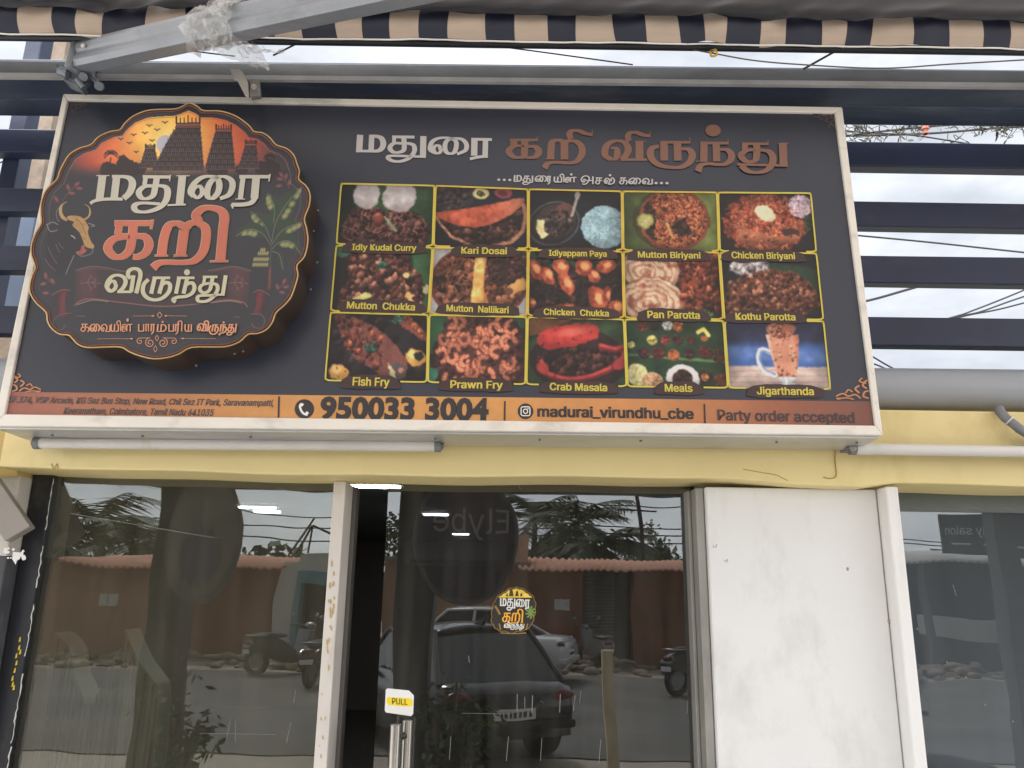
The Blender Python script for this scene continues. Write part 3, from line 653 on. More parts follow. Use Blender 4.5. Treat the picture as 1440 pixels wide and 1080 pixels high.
    for q, col in ((((330, 262), (290, 290), (283, 340), (300, 383), (330, 405), (320, 425), (278, 402), (256, 352), (264, 300), (296, 272)), (206, 158, 92)), (((473, 284), (506, 308), (513, 350), (500, 385), (470, 405), (480, 417), (515, 390), (527, 350), (515, 308), (495, 290)), (206, 158, 92)), (((330, 385), (400, 380), (450, 395), (482, 430), (510, 482), (500, 522), (530, 600), (553, 632), (545, 656), (500, 650), (475, 630), (460, 590), (430, 520), (400, 490), (370, 460), (385, 430), (340, 415)), (206, 150, 82)), (((402, 686), (440, 670), (448, 636), (477, 624), (474, 660), (492, 672), (462, 702), (430, 706)), (190, 88, 72))):
        mk = c.pol([z6(p) for p in crom(q, 3, True)]); c.put(mk, col, 7); c.put(mk * np.clip((c.fbm(5) - .5) * 3, 0, .5), np.array(col) * .82)
    c.put(c.lin_([z6(p) for p in ((400, 408), (430, 425), (460, 470), (475, 520), (485, 540))], 0.8), (120, 80, 50))
    # banana tree
    def bleaf(pts, hw, blot):
        q = crom([z7(p) for p in pts], 8); n = len(q); up = []; dn = []
        for i, (x, y) in enumerate(q):
            a = q[max(i - 1, 0)]; b = q[min(i + 1, n - 1)]; dx, dy = b[0] - a[0], b[1] - a[1]; l = math.hypot(dx, dy) or 1
            f = max(0.0, (i / (n - 1) - 0.22) / 0.78); h = hw * .1759 * math.sin(math.pi * min(1, f) ** .8) if f > 0 else 0
            up.append((x - dy / l * h, y + dx / l * h)); dn.append((x + dy / l * h, y - dx / l * h))
        mk = c.pol(up + dn[::-1], 1.2, 2.5); c.put(mk, (60, 78, 58), 8)
        c.put(mk * np.clip(np.sin((X * 1.7 + Y * 1.1)) * .5, 0, .5), (46, 58, 48))
        for f in blot:
            i = int(f * (n - 1)); side = up if blot[f] > 0 else dn; x = (q[i][0] + side[i][0]) / 2; y = (q[i][1] + side[i][1]) / 2
            c.put(c.ell(x, y, 4.6, 3.2, -.8, 3.5) * mk, (164, 160, 92), 8)
        c.put(c.lin_(q, 0.9), (120, 128, 104), 8)
    bleaf(((408, 640), (440, 480), (530, 320), (650, 190)), 84, {.5: 1, .62: 1, .74: 1, .86: 1, .95: 1})
    bleaf(((425, 470), (430, 340), (375, 240)), 62, {.5: -1, .7: -1, .85: -1})
    bleaf(((405, 620), (345, 480), (240, 385)), 66, {.55: -1, .7: -1, .86: -1})
    bleaf(((405, 660), (335, 560), (225, 525), (125, 580)), 62, {.5: -1, .66: -1, .82: -1})
    bleaf(((405, 660), (480, 550), (570, 495), (668, 475)), 62, {.55: 1, .72: 1, .86: 1})
    bleaf(((405, 690), (470, 630), (560, 625), (645, 725)), 60, {.45: 1, .6: 1, .75: 1})
    bleaf(((405, 700), (470, 730), (500, 850)), 30, {})
    c.put(c.lin_([z7(p) for p in ((405, 640), (402, 720), (395, 850))], 2.4), (78, 80, 70), 8); c.put(c.lin_([z7(p) for p in ((398, 830), (392, 920), (385, 1000))], 3.4), (120, 62, 56), 8)
    for k in range(6): c.put(c.lin_([z7((388, 850 + k * 24)), z7((402, 864 + k * 24))], .8), (160, 92, 82), 8)
    for row, (y, x0, x1, n) in enumerate(((690, 325, 352, 3), (718, 305, 378, 6), (765, 270, 380, 9), (808, 262, 375, 9))):
        for k in range(n):
            p = z7((x0 + (x1 - x0) * k / max(1, n - 1), y)); c.put(c.ell(p[0], p[1], 1.1, 3.0, .25), (176, 166, 90), 9)
    # ribbon with rolled ends
    rb = [z8(p) for p in crom([(232, 42), (320, 22), (500, 46), (720, 60), (900, 46), (1060, 34), (1150, 20), (1245, 44)], 4) + crom([(1225, 250), (1120, 214), (900, 240), (720, 250), (500, 225), (330, 207), (225, 245)], 4)]
    mk = c.pol(rb); c.put(mk, (72, 58, 62), 10)
    for ex in (300, 1170):
        p = z8((ex, 110)); c.put(c.ell(p[0], p[1], 14, 26, 0, 12) * mk * .6, (112, 64, 66))
    def edge(pts, col, wd): c.put(c.lin_([z8(p) for p in crom(pts, 6)], wd, 1.2), col, 10)
    edge([(232, 42), (320, 20), (400, 26), (500, 46), (620, 50)], (150, 104, 98), 1.1); edge([(1000, 44), (1060, 34), (1150, 20), (1245, 44)], (150, 104, 98), 1.1)
    edge([(250, 50), (320, 32), (420, 40)], (110, 76, 76), 1); edge([(1020, 50), (1150, 32), (1235, 52)], (110, 76, 76), 1)
    edge([(225, 245), (260, 218), (330, 207), (500, 228), (720, 250), (900, 240), (1020, 222), (1120, 213), (1200, 226), (1225, 252)], (158, 92, 86), 1.6)
    edge([(240, 240), (330, 214), (420, 222)], (200, 160, 110), .9); edge([(1010, 230), (1120, 218), (1190, 230)], (200, 160, 110), .9)
    for sx in (0, 1):
        f = (lambda p: z8((p[0] if not sx else 1440 - p[0] * 1.0, p[1])))
        body = [f(p) for p in ((105, 180), (150, 150), (200, 152), (172, 200), (168, 260), (205, 300), (140, 318), (105, 330))] if not sx else [z8(p) for p in ((1350, 190), (1300, 152), (1265, 176), (1280, 240), (1245, 296), (1300, 296), (1330, 330))]
        m2 = c.pol(body); c.put(m2, (70, 52, 56), 10)
        p = z8((160, 235) if not sx else (1290, 225)); c.put(c.ell(p[0], p[1], 5, 20, .05 if not sx else .25, 6) * m2 * .9, (140, 52, 56), 10)
    edge([(95, 185), (150, 155), (200, 158)], (150, 90, 86), 1.2); edge([(205, 290), (150, 296), (105, 330), (108, 372), (150, 384), (172, 360)], (140, 94, 90), 1.0); edge([(240, 305), (285, 308)], (150, 90, 86), 1.0)
    edge([(1260, 170), (1300, 155), (1350, 185)], (150, 90, 86), 1.2); edge([(1245, 296), (1300, 296), (1325, 330), (1310, 372), (1265, 372), (1250, 348)], (140, 94, 90), 1.0); edge([(1150, 310), (1180, 314)], (150, 90, 86), 1.0)
    for ox, sgn in ((320, 1), (1170, -1)):
        edge([(ox - 58, 116), (ox, 112), (ox + 60, 118)], (150, 104, 100), .8)
        for k in (-1, 1):
            edge([(ox - 20, 112), (ox - 8, 112 + k * 22), (ox + 4, 112 + k * 36), (ox - 8, 112 + k * 42)], (150, 104, 100), .8); edge([(ox + 10, 114), (ox + 30, 114 + k * 18), (ox + 18, 114 + k * 26)], (150, 104, 100), .8)
    # inner border line
    ins = inset(0.935); c.put(c.lin_(ins, 0.9, None, True) * np.clip((420 - Y) / 200, 0.15, .8), (150, 110, 96))
    return c
# ------------------------------------------------------------------ materials in use
M_navy = mat('navy_paint', (28, 37, 62), 0.45, 0, 0.3, 3, 0.08, 30, (74, 78, 92), 0.45, (2, 6, 6))
M_galv = mat('galvanised_steel', (120, 122, 126), 0.45, 0.6, 0.2, 5, 0.1, 30, (70, 66, 64), 0.6, (3, 9, 9))
M_alu = mat('grey_aluminium', (150, 156, 164), 0.4, 0.45, 0.12, 4, 0.05, 40, (90, 90, 92), 0.5, (2, 8, 8))
M_frame = mat('white_metal_frame', (226, 221, 211), 0.4, 0, 0.06, 4, 0.05, 30, (130, 122, 112), 0.55, (5, 9, 9))
M_tin = mat('bare_tin', (188, 188, 186), 0.35, 0.5, 0.14, 3, 0.08, 20, (120, 112, 100), 0.5, (3, 8, 8))
M_yellow = mat('yellow_wall_paint', (226, 207, 148), 0.55, 0, 0.05, 2.2, 0.12, 26, (190, 164, 104), 0.6, (3.5, 4, 2.2))
M_white = mat('white_wall_paint', (222, 222, 220), 0.6, 0, 0.035, 2.4, 0.18, 14, (180, 178, 172), 0.6, (4, 3, 2.2))
M_cream = mat('cream_post_paint', (206, 200, 192), 0.5, 0, 0.06, 5, 0.1, 30, (150, 128, 92), 0.7, (9, 9, 1.6))
M_greyjamb = mat('grey_metal_jamb', (150, 148, 142), 0.45, 0.2, 0.12, 6, 0.08, 30, (90, 86, 80), 0.5, (8, 8, 2))
M_black = mat('black_paint', (26, 28, 34), 0.45, 0, 0.2, 8, 0.1, 30, (120, 112, 84), 0.35, (9, 9, 4))
M_plaster = mat('dirty_plaster', (196, 190, 180), 0.8, 0, 0.08, 4, 0.3, 20, (90, 88, 86), 0.9, (4, 4, 3))
M_dgrey = mat('sooty_plaster', (66, 68, 72), 0.85, 0, 0.35, 7, 0.4, 24, (170, 168, 164), 0.5, (5, 5, 3))
M_pvc = mat('white_tube', (206, 203, 197), 0.3, 0, 0.04, 3, 0, 1, (150, 146, 140), 0.3, (5, 5, 5))
M_capgrey = mat('grey_plastic', (112, 114, 116), 0.5, 0, 0.1)
M_rubber = mat('black_rubber', (28, 28, 30), 0.6, 0, 0.15)
M_wire = mat('black_cable', (40, 40, 44), 0.6, 0, 0.1)
M_steel = mat('brushed_steel', (176, 172, 164), 0.25, 1.0, 0.08, 20)
M_concrete = mat('concrete', (132, 126, 116), 0.85, 0, 0.2, 5, 0.3, 30, (84, 80, 74), 0.6, (3, 3, 3))
M_post = mat('weathered_post', (136, 120, 104), 0.85, 0, 0.25, 14, 0.3, 40)
M_blupost = mat('blue_grey_post', (84, 98, 118), 0.6, 0, 0.15, 5)
M_wood = mat('rough_wood', (136, 118, 98), 0.8, 0, 0.25, 9, 0.3, 30)
# ------------------------------------------------------------------ ground
g = MB(); g.box((-400, -400, -0.9), (400, 400, -0.165)); struct('ground', g, mat('dry_earth', (164, 154, 140), 0.95, 0, 0.2, 0.8, 0.5, 6, (110, 98, 84), 0.7, (0.4, 0.4, 0.4)))
g = MB(); g.box((-120, -13.2, -0.16), (120, -4.6, -0.150)); struct('road', g, mat('worn_asphalt', (96, 94, 90), 0.9, 0, 0.18, 0.7, 0.4, 60, (128, 118, 104), 0.6, (0.5, 0.9, 1)))
g = MB(); g.box((-30, -2.7, -0.16), (30, 12.5, -0.012)); struct('pavement', g, mat('pale_paving', (196, 193, 187), 0.85, 0, 0.1, 2.5, 0.2, 30, (140, 134, 124), 0.5, (1.5, 1.5, 1)), 0.01)
g = MB(); g.box((-30, -2.82, -0.16), (30, -2.703, -0.004)); struct('kerb', g, mat('kerb_concrete', (160, 156, 148), 0.85, 0, 0.15, 3, 0.3, 30), 0.012)

# ------------------------------------------------------------------ shop front
zb = P(640, 669, 2.35).z
XB0 = P(9, 600, 2.35).x
b = MB(); n = 60
X1 = 4.2
fr = []; rr_ = random.Random(3)
def beam_bottom(x):
    px = 720 + (x / 2.30) * 1110
    return zb + (0.004 * math.sin(x * 3.1) + 0.002 * math.sin(x * 11)) - (0.012 if 1090 < px < 1258 else 0.008 * max(0, 1 - abs(px - 1090) / 70))
xs = [XB0 + (X1 - XB0) * i / n for i in range(n + 1)]
ztop = 2.246
vs = []
for x in xs:
    z0 = beam_bottom(x)
    vs += [(x, 2.35, z0), (x, 2.35, ztop), (x, 2.585, ztop), (x, 2.585, z0)]
fs = []
for i in range(n):
    a = i * 4
    for k in range(4):
        fs.append((a + k, a + 4 + k, a + 4 + (k + 1) % 4, a + (k + 1) % 4))
b.add(vs, fs); b.add(vs[:4], [(0, 1, 2, 3)]); b.add(vs[-4:], [(3, 2, 1, 0)])
lintel = b.build('lintel_beam', M_yellow, None, 0.006)
tag(lintel, 'long yellow painted beam above the shop glass and below the signboard', 'beam')
c_ = MB(); pts = crom([(P(1176, 622, 2.348)), (P(1174, 645, 2.348)), (P(1176, 668, 2.348)), (P(1168, 673, 2.348)), (P(1158, 671, 2.348))], 5)
c_.tube(pts, 0.0017, 5); c_.build('wall_crack', mat('crack_shadow', (176, 150, 88), 0.9), lintel)
c_ = MB(); c_.tube(crom([P(72, 652, 2.349), P(76, 660, 2.349), P(80, 652, 2.349), P(82, 664, 2.349)], 4), 0.0012, 4); c_.tube([P(1045, 660, 2.349), P(1092, 668, 2.349), P(1108, 676, 2.349)], 0.0012, 4)
c_.build('paint_line', mat('crack_shadow', (196, 172, 108), 0.9), lintel)
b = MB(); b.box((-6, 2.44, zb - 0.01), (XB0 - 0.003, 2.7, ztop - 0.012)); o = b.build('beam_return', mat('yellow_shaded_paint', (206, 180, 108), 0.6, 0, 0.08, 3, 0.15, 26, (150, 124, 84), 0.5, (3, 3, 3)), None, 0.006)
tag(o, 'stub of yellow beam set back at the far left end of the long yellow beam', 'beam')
# pillar between door and right window
xl = P(1001, 876, 2.42).x; xr = P(1251, 876, 2.42).x
pil = thing('white_pillar', 'broad white painted wall pillar between the glass door and the right window', 'pillar', ((xl + xr) / 2, 2.5, -0.01))
b = MB(); b.box((xl, 2.42, -0.01), (xr, 2.80, zb - 0.012)); b.build('wall_face', M_white, pil, 0.006)
xj0 = P(1271, 876, 2.36).x; xj1 = P(1284, 876, 2.36).x
b = MB(); b.box((xr + 0.002, 2.362, -0.01), (xj1, 2.80, zb - 0.010)); b.build('corner_strip', mat('white_trim_paint', (226, 225, 222), 0.55, 0, 0.03, 2, 0.08, 20, (170, 168, 162), 0.5, (5, 5, 1)), pil, 0.005)
b = MB()
for x, y, r in ((1005, 765, 5), (1021, 786, 4)):
    q = [P(x + r * .6 * math.cos(k * .7) * (1 + .4 * math.sin(k * 3)), y + r * 1.1 * math.sin(k * .7), 2.4190) for k in range(5)]; b.tube(q, 0.0008, 4)
for x, y in ((1192, 800), (1250, 874)): b.ball(P(x, y, 2.42), (0.004, 0.002, 0.006), 6, 4)
b.build('wall_mark', mat('rusty_mark', (170, 152, 130), 0.9), pil)
# jamb strip beside the door
b = MB(); x0 = P(981, 876, 2.56).x; b.box((x0 - 0.018, 2.44, 0), (xl - 0.002, 2.60, zb - 0.014)); b.box((x0 - 0.03, 2.50, 0), (x0 - 0.0185, 2.60, zb - 0.016))
jm = b.build('door_jamb', M_greyjamb, None, 0.003); tag(jm, 'grey metal door jamb against the left side of the white pillar', 'door jamb')
# cream post between fixed window and door
pxl = P(455, 876, 2.48).x; pxr = P(473, 876, 2.48).x
post = thing('cream_post', 'narrow cream painted post between left window and dark door gap, paint chipped', 'post', ((pxl + pxr) / 2, 2.53, -0.01))
b = MB(); b.box((pxl, 2.48, -0.01), (pxr, 2.60, zb - 0.004)); b.build('post_shaft', M_cream, post, 0.004)
b = MB()
rr_ = random.Random(11)
for k in range(26):
    y = rr_.uniform(760, 1075) if k % 3 else rr_.uniform(820, 920); xx = rr_.uniform(460, 468) - (y - 876) * .074
    s_ = rr_.uniform(1.5, 4); b.poly([P(xx + s_ * .5 * math.cos(a) * rr_.uniform(.5, 1), y + s_ * 1.6 * math.sin(a) * rr_.uniform(.5, 1), 2.4785 - k * 1e-5) for a in (0, .9, 1.8, 2.7, 3.6, 4.5, 5.4)])
b.build('chipped_paint', mat('old_ochre_paint', (184, 158, 104), 0.8, 0, 0.2), post)
b = MB(); b.box((pxr - 0.03, 2.603, -0.01), (pxr + 0.012, 2.66, zb - 0.006)); b.build('stop_strip', mat('brown_grey_trim', (96, 90, 86), 0.6), post, 0.003)
# ---- panes
G_left = glass('left_window_glass', (0.55, 0.56, 0.50), 0.095, 0.11, (158, 152, 134))
G_door = glass('door_glass', (0.30, 0.31, 0.30), 0.098, 0.065, (156, 152, 142), 0.8)
G_right = glass('right_window_glass', (0.24, 0.27, 0.30), 0.13, 0.30, (128, 136, 141), 0.15)
ztg = zb + 0.02
wl = P(45, 876, YG).x
win = thing('shop_window', 'fixed tinted window at left of the cream post, black frame with peeling sealant', 'window', ((wl + pxl) / 2, YG, 0))
b = MB(); b.box((wl, YG, 0.02), (pxl + 0.01, YG + 0.008, ztg)); b.build('pane', G_left, win)
b = MB(); b.box((wl - 0.055, YG - 0.03, 0.0), (wl + 0.012, YG - 0.002, ztg)); b.build('frame', M_black, win, 0.003)
b = MB()
rr_ = random.Random(5)
z = 0.6
while z < 2.0:
    L_ = rr_.uniform(.05, .22); n_ = max(3, int(L_ / .012)); x = wl + 0.014
    b.tube([(x + rr_.uniform(-.0025, .0025), YG - .031, z + L_ * i / n_) for i in range(n_ + 1)], [rr_.uniform(.0005, .0024) for _ in range(n_ + 1)], 5); z += L_ + rr_.choice((.004, .01, .05))
b.build('sealant', mat('white_sealant', (206, 204, 196), 0.7), win)
b = MB()
for k in range(9):
    z = 1.36 + rr_.uniform(0, .24); x = wl - .012 + rr_.uniform(-.006, .006); b.poly([(x, YG - .0315 - k * 1e-5, z), (x + .006, YG - .0315 - k * 1e-5, z + .002), (x + .005, YG - .0315 - k * 1e-5, z + .016), (x + .001, YG - .0315 - k * 1e-5, z + .012)])
b.build('tape_residue', mat('yellow_tape', (214, 186, 40), 0.6), win)
def glass_marks(name, parent, marks, y, rgb=(132, 132, 128)):
    b = MB()
    for k, (xa, ya, xb_, yb_, wd) in enumerate(marks):
        yy = y - 0.0006 - k * 2e-5; a = P(xa, ya, yy); c2 = P(xb_, yb_, yy); d = (c2 - a).normalized(); sdv = Vector((d.z, 0, -d.x)) * (wd * 0.0008)
        b.add([a - sdv, a + sdv, c2 + sdv, c2 - sdv], [(0, 1, 2, 3)])
    return b.build(name, mat('pale_scratch', rgb, 0.7), parent)
glass_marks('scratch', win, [(318, 1042, 324, 1012, .8), (331, 1044, 331, 1014, .8), (403, 1044, 409, 1016, .9), (413, 988, 416, 970, .7), (390, 686, 412, 692, .6), (196, 683, 222, 688, .8), (280, 1031, 388, 1033, .5)], YG)
# ---- door
dl = P(536, 876, YG).x; dr = P(981, 876, YG).x
door = thing('glass_door', 'wide frameless tinted glass door with steel pull handle, beside the white pillar', 'door', ((dl + dr) / 2, YG, 0))
b = MB(); b.box((dl, YG, 0.012), (dr - 0.006, YG + 0.010, ztg)); b.build('pane', G_door, door)
b = MB(); b.box((dr - 0.0055, YG - 0.004, 0.012), (dr + 0.006, YG + 0.012, ztg)); b.build('edge_gasket', M_rubber, door)
hd = MB(); p = P(556.5, 1019, YG - 0.075); hd.tube([p, p + Vector((0, 0, -0.75))], 0.0165, 16)
hd.build('handle', M_steel, door)
hd = MB(); p2 = P(573.5, 1013, YG - 0.03); hd.tube([p2, p2 + Vector((0, 0, -0.75))], 0.0165, 16); hd.build('handle', M_steel, door)
hd = MB()
hd.tube([(p.x, YG - 0.075, p.z - 0.035), (p2.x, YG - 0.03, p.z - 0.035)], 0.011, 12); hd.tube([(p.x, YG - 0.018, p.z - 0.035), (p.x + .001, YG - 0.002, p.z - 0.035)], 0.0145, 12)
hd.tube([(p.x, YG - 0.075, p.z - 0.55), (p.x + .001, YG - 0.001, p.z - 0.55)], 0.011, 12); hd.build('handle_standoff', mat('dark_steel', (110, 108, 106), 0.3, 1.0), door)
st = MB(); q = [(545, 968), (575, 971), (582, 978), (581, 1004), (578, 1007), (543, 1002), (541, 999), (542.5, 970)]
st.prism([P(x, y, YG - 0.0016) for x, y in q], [P(x, y, YG - 0.0004) for x, y in q]); sk = st.build('pull_sticker', mat('white_sticker', (232, 232, 228), 0.45, 0, 0.03), door, label='white sticker with a yellow band reading PULL')
st = MB(); q = [(546, 980), (577, 982.5), (580, 985), (580, 991), (577, 994), (547, 991.5), (544, 988), (543.5, 983)]
st.poly([P(x, y, YG - 0.0022) for x, y in q]); st.build('yellow_band', mat('sticker_yellow', (240, 214, 40), 0.45, 0, 0.03), sk)
st = MB(); line_on(st, 'PULL', (551.5, 989.8), (573, 991.3), 8.2, lambda x, y, d: P(x, y, YG - d), 0.003, 0.006, 0, 0, False); st.build('lettering', mat('sticker_black', (36, 34, 30), 0.5), sk)
glass_marks('scratch', door, [(727, 1000, 727.5, 976, 1.1), (738, 996, 738, 980, .9), (748, 1003, 749, 978, 1.3), (787, 1002, 788, 976, 1.2), (806, 1000, 809, 978, .8), (815, 988, 817, 972, .6), (632, 1068, 634, 1036, .9), (712, 1070, 715, 1036, 1.0), (760, 1070, 762, 1038, .9), (842, 1074, 845, 1040, .9), (966, 1004, 967, 986, .9), (650, 1003, 718, 1004, .5), (729, 683, 733, 690, .8), (660, 932, 659, 922, 1.2), (760, 985, 764, 988, .4)], YG)
# ---- right window
win2 = thing('shop_window', 'dusty tinted window at right of the white pillar reflecting the salon sign', 'window', (xj1 + 0.8, YG + 0.04, 0))
b = MB(); b.box((xj1 - 0.02, YG + 0.04, 0.02), (4.2, YG + 0.05, ztg)); b.build('pane', G_right, win2)
zb2 = P(1340, 720, YG + 0.036).z
b = MB(); b.box((xj1 + 0.001, YG + 0.0335, zb2), (4.2, YG + 0.0375, ztg + .002)); b.build('painted_band', mat('grey_green_film', (92, 98, 94), 0.35, 0, 0.1, 3, 0, 1, (140, 142, 134), 0.3, (3, 3, 6)), win2)
glass_marks('scratch', win2, [(1270, 684, 1293, 685, 1.0), (1330, 680, 1340, 682, .9), (1353, 683, 1362, 685, .9), (1340, 822, 1345, 838, 1.2), (1284, 714, 1298, 716, .8), (1325, 714, 1336, 716, .8), (1365, 714, 1380, 716, .8), (1410, 714, 1424, 716, .8), (1384, 990, 1386, 992, 2.5), (1357, 951, 1360, 954, 2), (1424, 1013, 1425, 1016, 2), (1289, 883, 1291, 886, 1.6), (1331, 930, 1333, 932, 1.4)], YG + 0.033)
# ---- left wall end
wl0 = wl - 0.058
b = MB(); b.box((-5, 2.62, 0), (wl0 - 0.115, 2.8, zb)); lw_ = b.build('side_wall', mat('pale_board_wall', (206, 204, 204), 0.6, 0, 0.05, 4, 0.05, 30), None)
tag(lw_, 'pale boarded side wall at far left behind the grey steel strut', 'wall')
b = MB(); pier = thing('peeling_pier', 'narrow masonry pier with peeling white and sooty grey paint at left of the window', 'pier', (wl0 - .05, 2.5, 0))
zm = P(20, 782, 2.46).z
b.box((wl0 - 0.112, 2.46, zm), (wl0 + 0.001, 2.78, zb - 0.006)); b.build('upper_plaster', M_plaster, pier, 0.004)
b = MB(); b.box((wl0 - 0.112, 2.462, 0), (wl0 + 0.001, 2.78, zm - 0.0005)); b.build('lower_plaster', M_dgrey, pier, 0.004)
b = MB(); rr_ = random.Random(8)
for k in range(14):
    cx, cy = rr_.uniform(4, 36), 776 + rr_.uniform(-5, 9); s_ = rr_.uniform(1.5, 4.5)
    b.poly([P(cx + s_ * math.cos(a) * rr_.uniform(.5, 1), cy + s_ * 1.1 * math.sin(a) * rr_.uniform(.5, 1), 2.459 - k * 2e-5) for a in [j * .7 for j in range(9)]])
b.poly([P(x, y, 2.4585) for x, y in ((18, 776), (30, 777), (28, 786), (24, 788), (22, 794), (17, 786))])
b.build('peeling_flake', mat('paint_flake', (222, 220, 216), 0.7, 0, 0.05), pier)
b = MB(); b.bar(P(-44, 646, 2.36), P(29, 752, 2.42), 0.09, 0.075, (0, 0, 1)); b2 = b.build('steel_strut', mat('warm_grey_paint', (150, 144, 138), 0.5, 0, 0.08, 6, 0.05, 30), None, 0.004)
tag(b2, 'grey box section strut sloping down to the peeling pier at far left', 'strut')
# ---- room behind the glass
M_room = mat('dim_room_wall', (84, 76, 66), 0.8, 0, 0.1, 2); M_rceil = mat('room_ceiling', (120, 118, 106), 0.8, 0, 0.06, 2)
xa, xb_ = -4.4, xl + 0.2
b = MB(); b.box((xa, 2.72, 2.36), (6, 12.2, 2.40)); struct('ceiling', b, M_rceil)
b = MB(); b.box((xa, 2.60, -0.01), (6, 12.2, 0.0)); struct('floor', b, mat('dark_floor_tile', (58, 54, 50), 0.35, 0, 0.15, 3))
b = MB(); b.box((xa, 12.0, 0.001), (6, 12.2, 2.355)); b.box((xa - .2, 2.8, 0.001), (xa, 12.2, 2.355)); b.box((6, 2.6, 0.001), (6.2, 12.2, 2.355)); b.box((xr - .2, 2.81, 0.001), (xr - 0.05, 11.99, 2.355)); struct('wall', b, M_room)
def zceil(x, y):                      # a spot on the room's ceiling
    d = ray(x, y); t = (2.352 - EYE.z) / d.z; return EYE + d * t
for k, (x, y, w_, d_, lab) in enumerate(((527, 679, .3, .3, 'square lit ceiling panel seen through the dark door gap'), (613, 722, .22, .10, 'lit ceiling strip panel seen through the door, nearer of two'), (648, 750, .2, .10, 'lit ceiling strip panel seen through the door, farther of two'), (362, 712, .30, .08, 'lit ceiling panel seen through the left window, nearer of two'), (376, 718, .22, .08, 'lit ceiling panel seen through the left window, farther of two'))):
    c3 = zceil(x, y); t_ = thing('ceiling_light', lab, 'ceiling light', c3, 'lit ceiling panels inside the shop')
    b = MB(); b.box((c3.x - w_ / 2, c3.y - d_ / 2, 2.335), (c3.x + w_ / 2, c3.y + d_ / 2, 2.345)); b.build('diffuser', emit('lit_panel', (235, 245, 255), 26.0), t_)
    b = MB(); b.box((c3.x - w_ / 2 - .02, c3.y - d_ / 2 - .02, 2.3455), (c3.x + w_ / 2 + .02, c3.y + d_ / 2 + .02, 2.3595)); b.build('frame', M_pvc, t_)
pa = P(640, 778, 11.6)
t_ = thing('air_conditioner', 'white split air conditioner high on the back wall, seen through the door', 'air conditioner', pa)
b = MB(); b.box((pa.x - .75, 11.72, pa.z - .17), (pa.x + .75, 11.99, pa.z + .17)); b.build('casing', M_pvc, t_, 0.03)
b = MB(); b.box((pa.x - .66, 11.70, pa.z - .15), (pa.x + .66, 11.7185, pa.z - .09)); b.build('louvre', M_capgrey, t_)
M_booth = mat('grey_channel_upholstery', (206, 206, 190), 0.6, 0, 0.1, 4)
def booth(x0, y0, prof, lab):
    t_ = thing('booth_seat', lab, 'booth seat', P(x0, y0, 3.1).to_3d() * 1, 'booth seats inside the left window')
    b = MB(); q = crom(prof, 4); nn = len(q)
    fr_ = [P(x, y, 3.05 + 0.012 * abs(math.sin(x * .16))) for x, y in q]; ba = [v + Vector((0, .12, 0)) for v in fr_]
    zf = 0.001
    vs = fr_ + [Vector((v.x, v.y, zf)) for v in fr_] + ba + [Vector((v.x, v.y, zf)) for v in ba]
    fs = []
    for i in range(nn - 1):
        fs += [(i, i + 1, nn + i + 1, nn + i), (2 * nn + i + 1, 2 * nn + i, 3 * nn + i, 3 * nn + i + 1), (i + 1, i, 2 * nn + i, 2 * nn + i + 1)]
    fs += [(0, nn, 3 * nn, 2 * nn), (nn - 1, 3 * nn - 1, 4 * nn - 1, 2 * nn - 1)]
    b.add(vs, fs); b.build('backrest', M_booth, t_)
    b = MB()
    for i in range(3, nn - 2, 3): b.tube([fr_[i] + Vector((0, -.004, -.01)), Vector((fr_[i].x, fr_[i].y - .004, 0.01))], 0.004, 4)
    b.build('piping', mat('pale_piping', (140, 140, 130), 0.6), t_)
booth(80, 900, [(28, 950), (44, 930), (58, 905), (72, 890), (88, 898), (100, 918), (104, 950), (112, 965), (120, 990)], 'grey channelled booth back with peaked top, left one inside the window')
booth(180, 900, [(122, 995), (134, 985), (144, 955), (160, 925), (174, 905), (176, 885), (182, 900), (196, 930), (214, 955), (222, 975), (216, 1060)], 'grey channelled booth back with swept top, right one inside the window')
tb = thing('dining_table', 'dark table corner low inside the left window, beside the booth back', 'table', (-1.75, 3.0, 0))
b = MB(); b.box((-2.0, 2.75, .70), (-1.45, 3.02, .735)); b.build('table_top', M_rubber, tb, 0.004)
for dx, dy in ((-1.96, 2.80), (-1.50, 2.80), (-1.96, 2.98), (-1.50, 2.98)):
    b = MB(); b.box((dx - .02, dy - .02, 0.001), (dx + .02, dy + .02, .699)); b.build('leg', M_rubber, tb)
# ------------------------------------------------------------------ tube lights, conduit, pipe, slat screen
def batten(x0, y0, x1, y1, lab, y=2.285, clip=True):
    a = P(x0, y0, y); c = P(x1, y1, y); r = 0.0165
    t_ = thing('tube_light', lab, 'tube light', (a + c) / 2, 'tube lights on the yellow beam'); d = (c - a).normalized()
    b = MB(); b.tube([a + d * .012, c - d * .012], r, 14); b.build('diffuser_tube', M_pvc, t_)
    for p, s_ in ((a, 1), (c, -1)):
        b = MB(); b.tube([p, p + d * s_ * .018], r + .002, 14); b.tube([p - d * s_ * .008, p + d * s_ * .002], r * .5, 8); b.build('end_cap', M_capgrey, t_)
    b = MB(); b.bar(a + Vector((0, .04, .006)), c + Vector((0, .04, .006)), 0.045, 0.016); b.build('mounting_rail', M_capgrey, t_)
    return t_
t1 = batten(49, 623, 620, 627, 'long white tube light under the signboard, with a taped spot near its left end')
b = MB(); a = P(203, 624.5, 2.285); b.tube([a, a + Vector((.022, 0, 0))], 0.0172, 14); b.build('tape', mat('pale_tape', (206, 204, 190), 0.5), t1)
b = MB(); b.tube(crom([P(337, 612, 2.30), P(352, 611, 2.29), P(372, 612, 2.29), P(376, 617, 2.30), P(362, 619, 2.31)], 5), 0.0035, 6); b.build('feed_cable', M_pvc, t1)
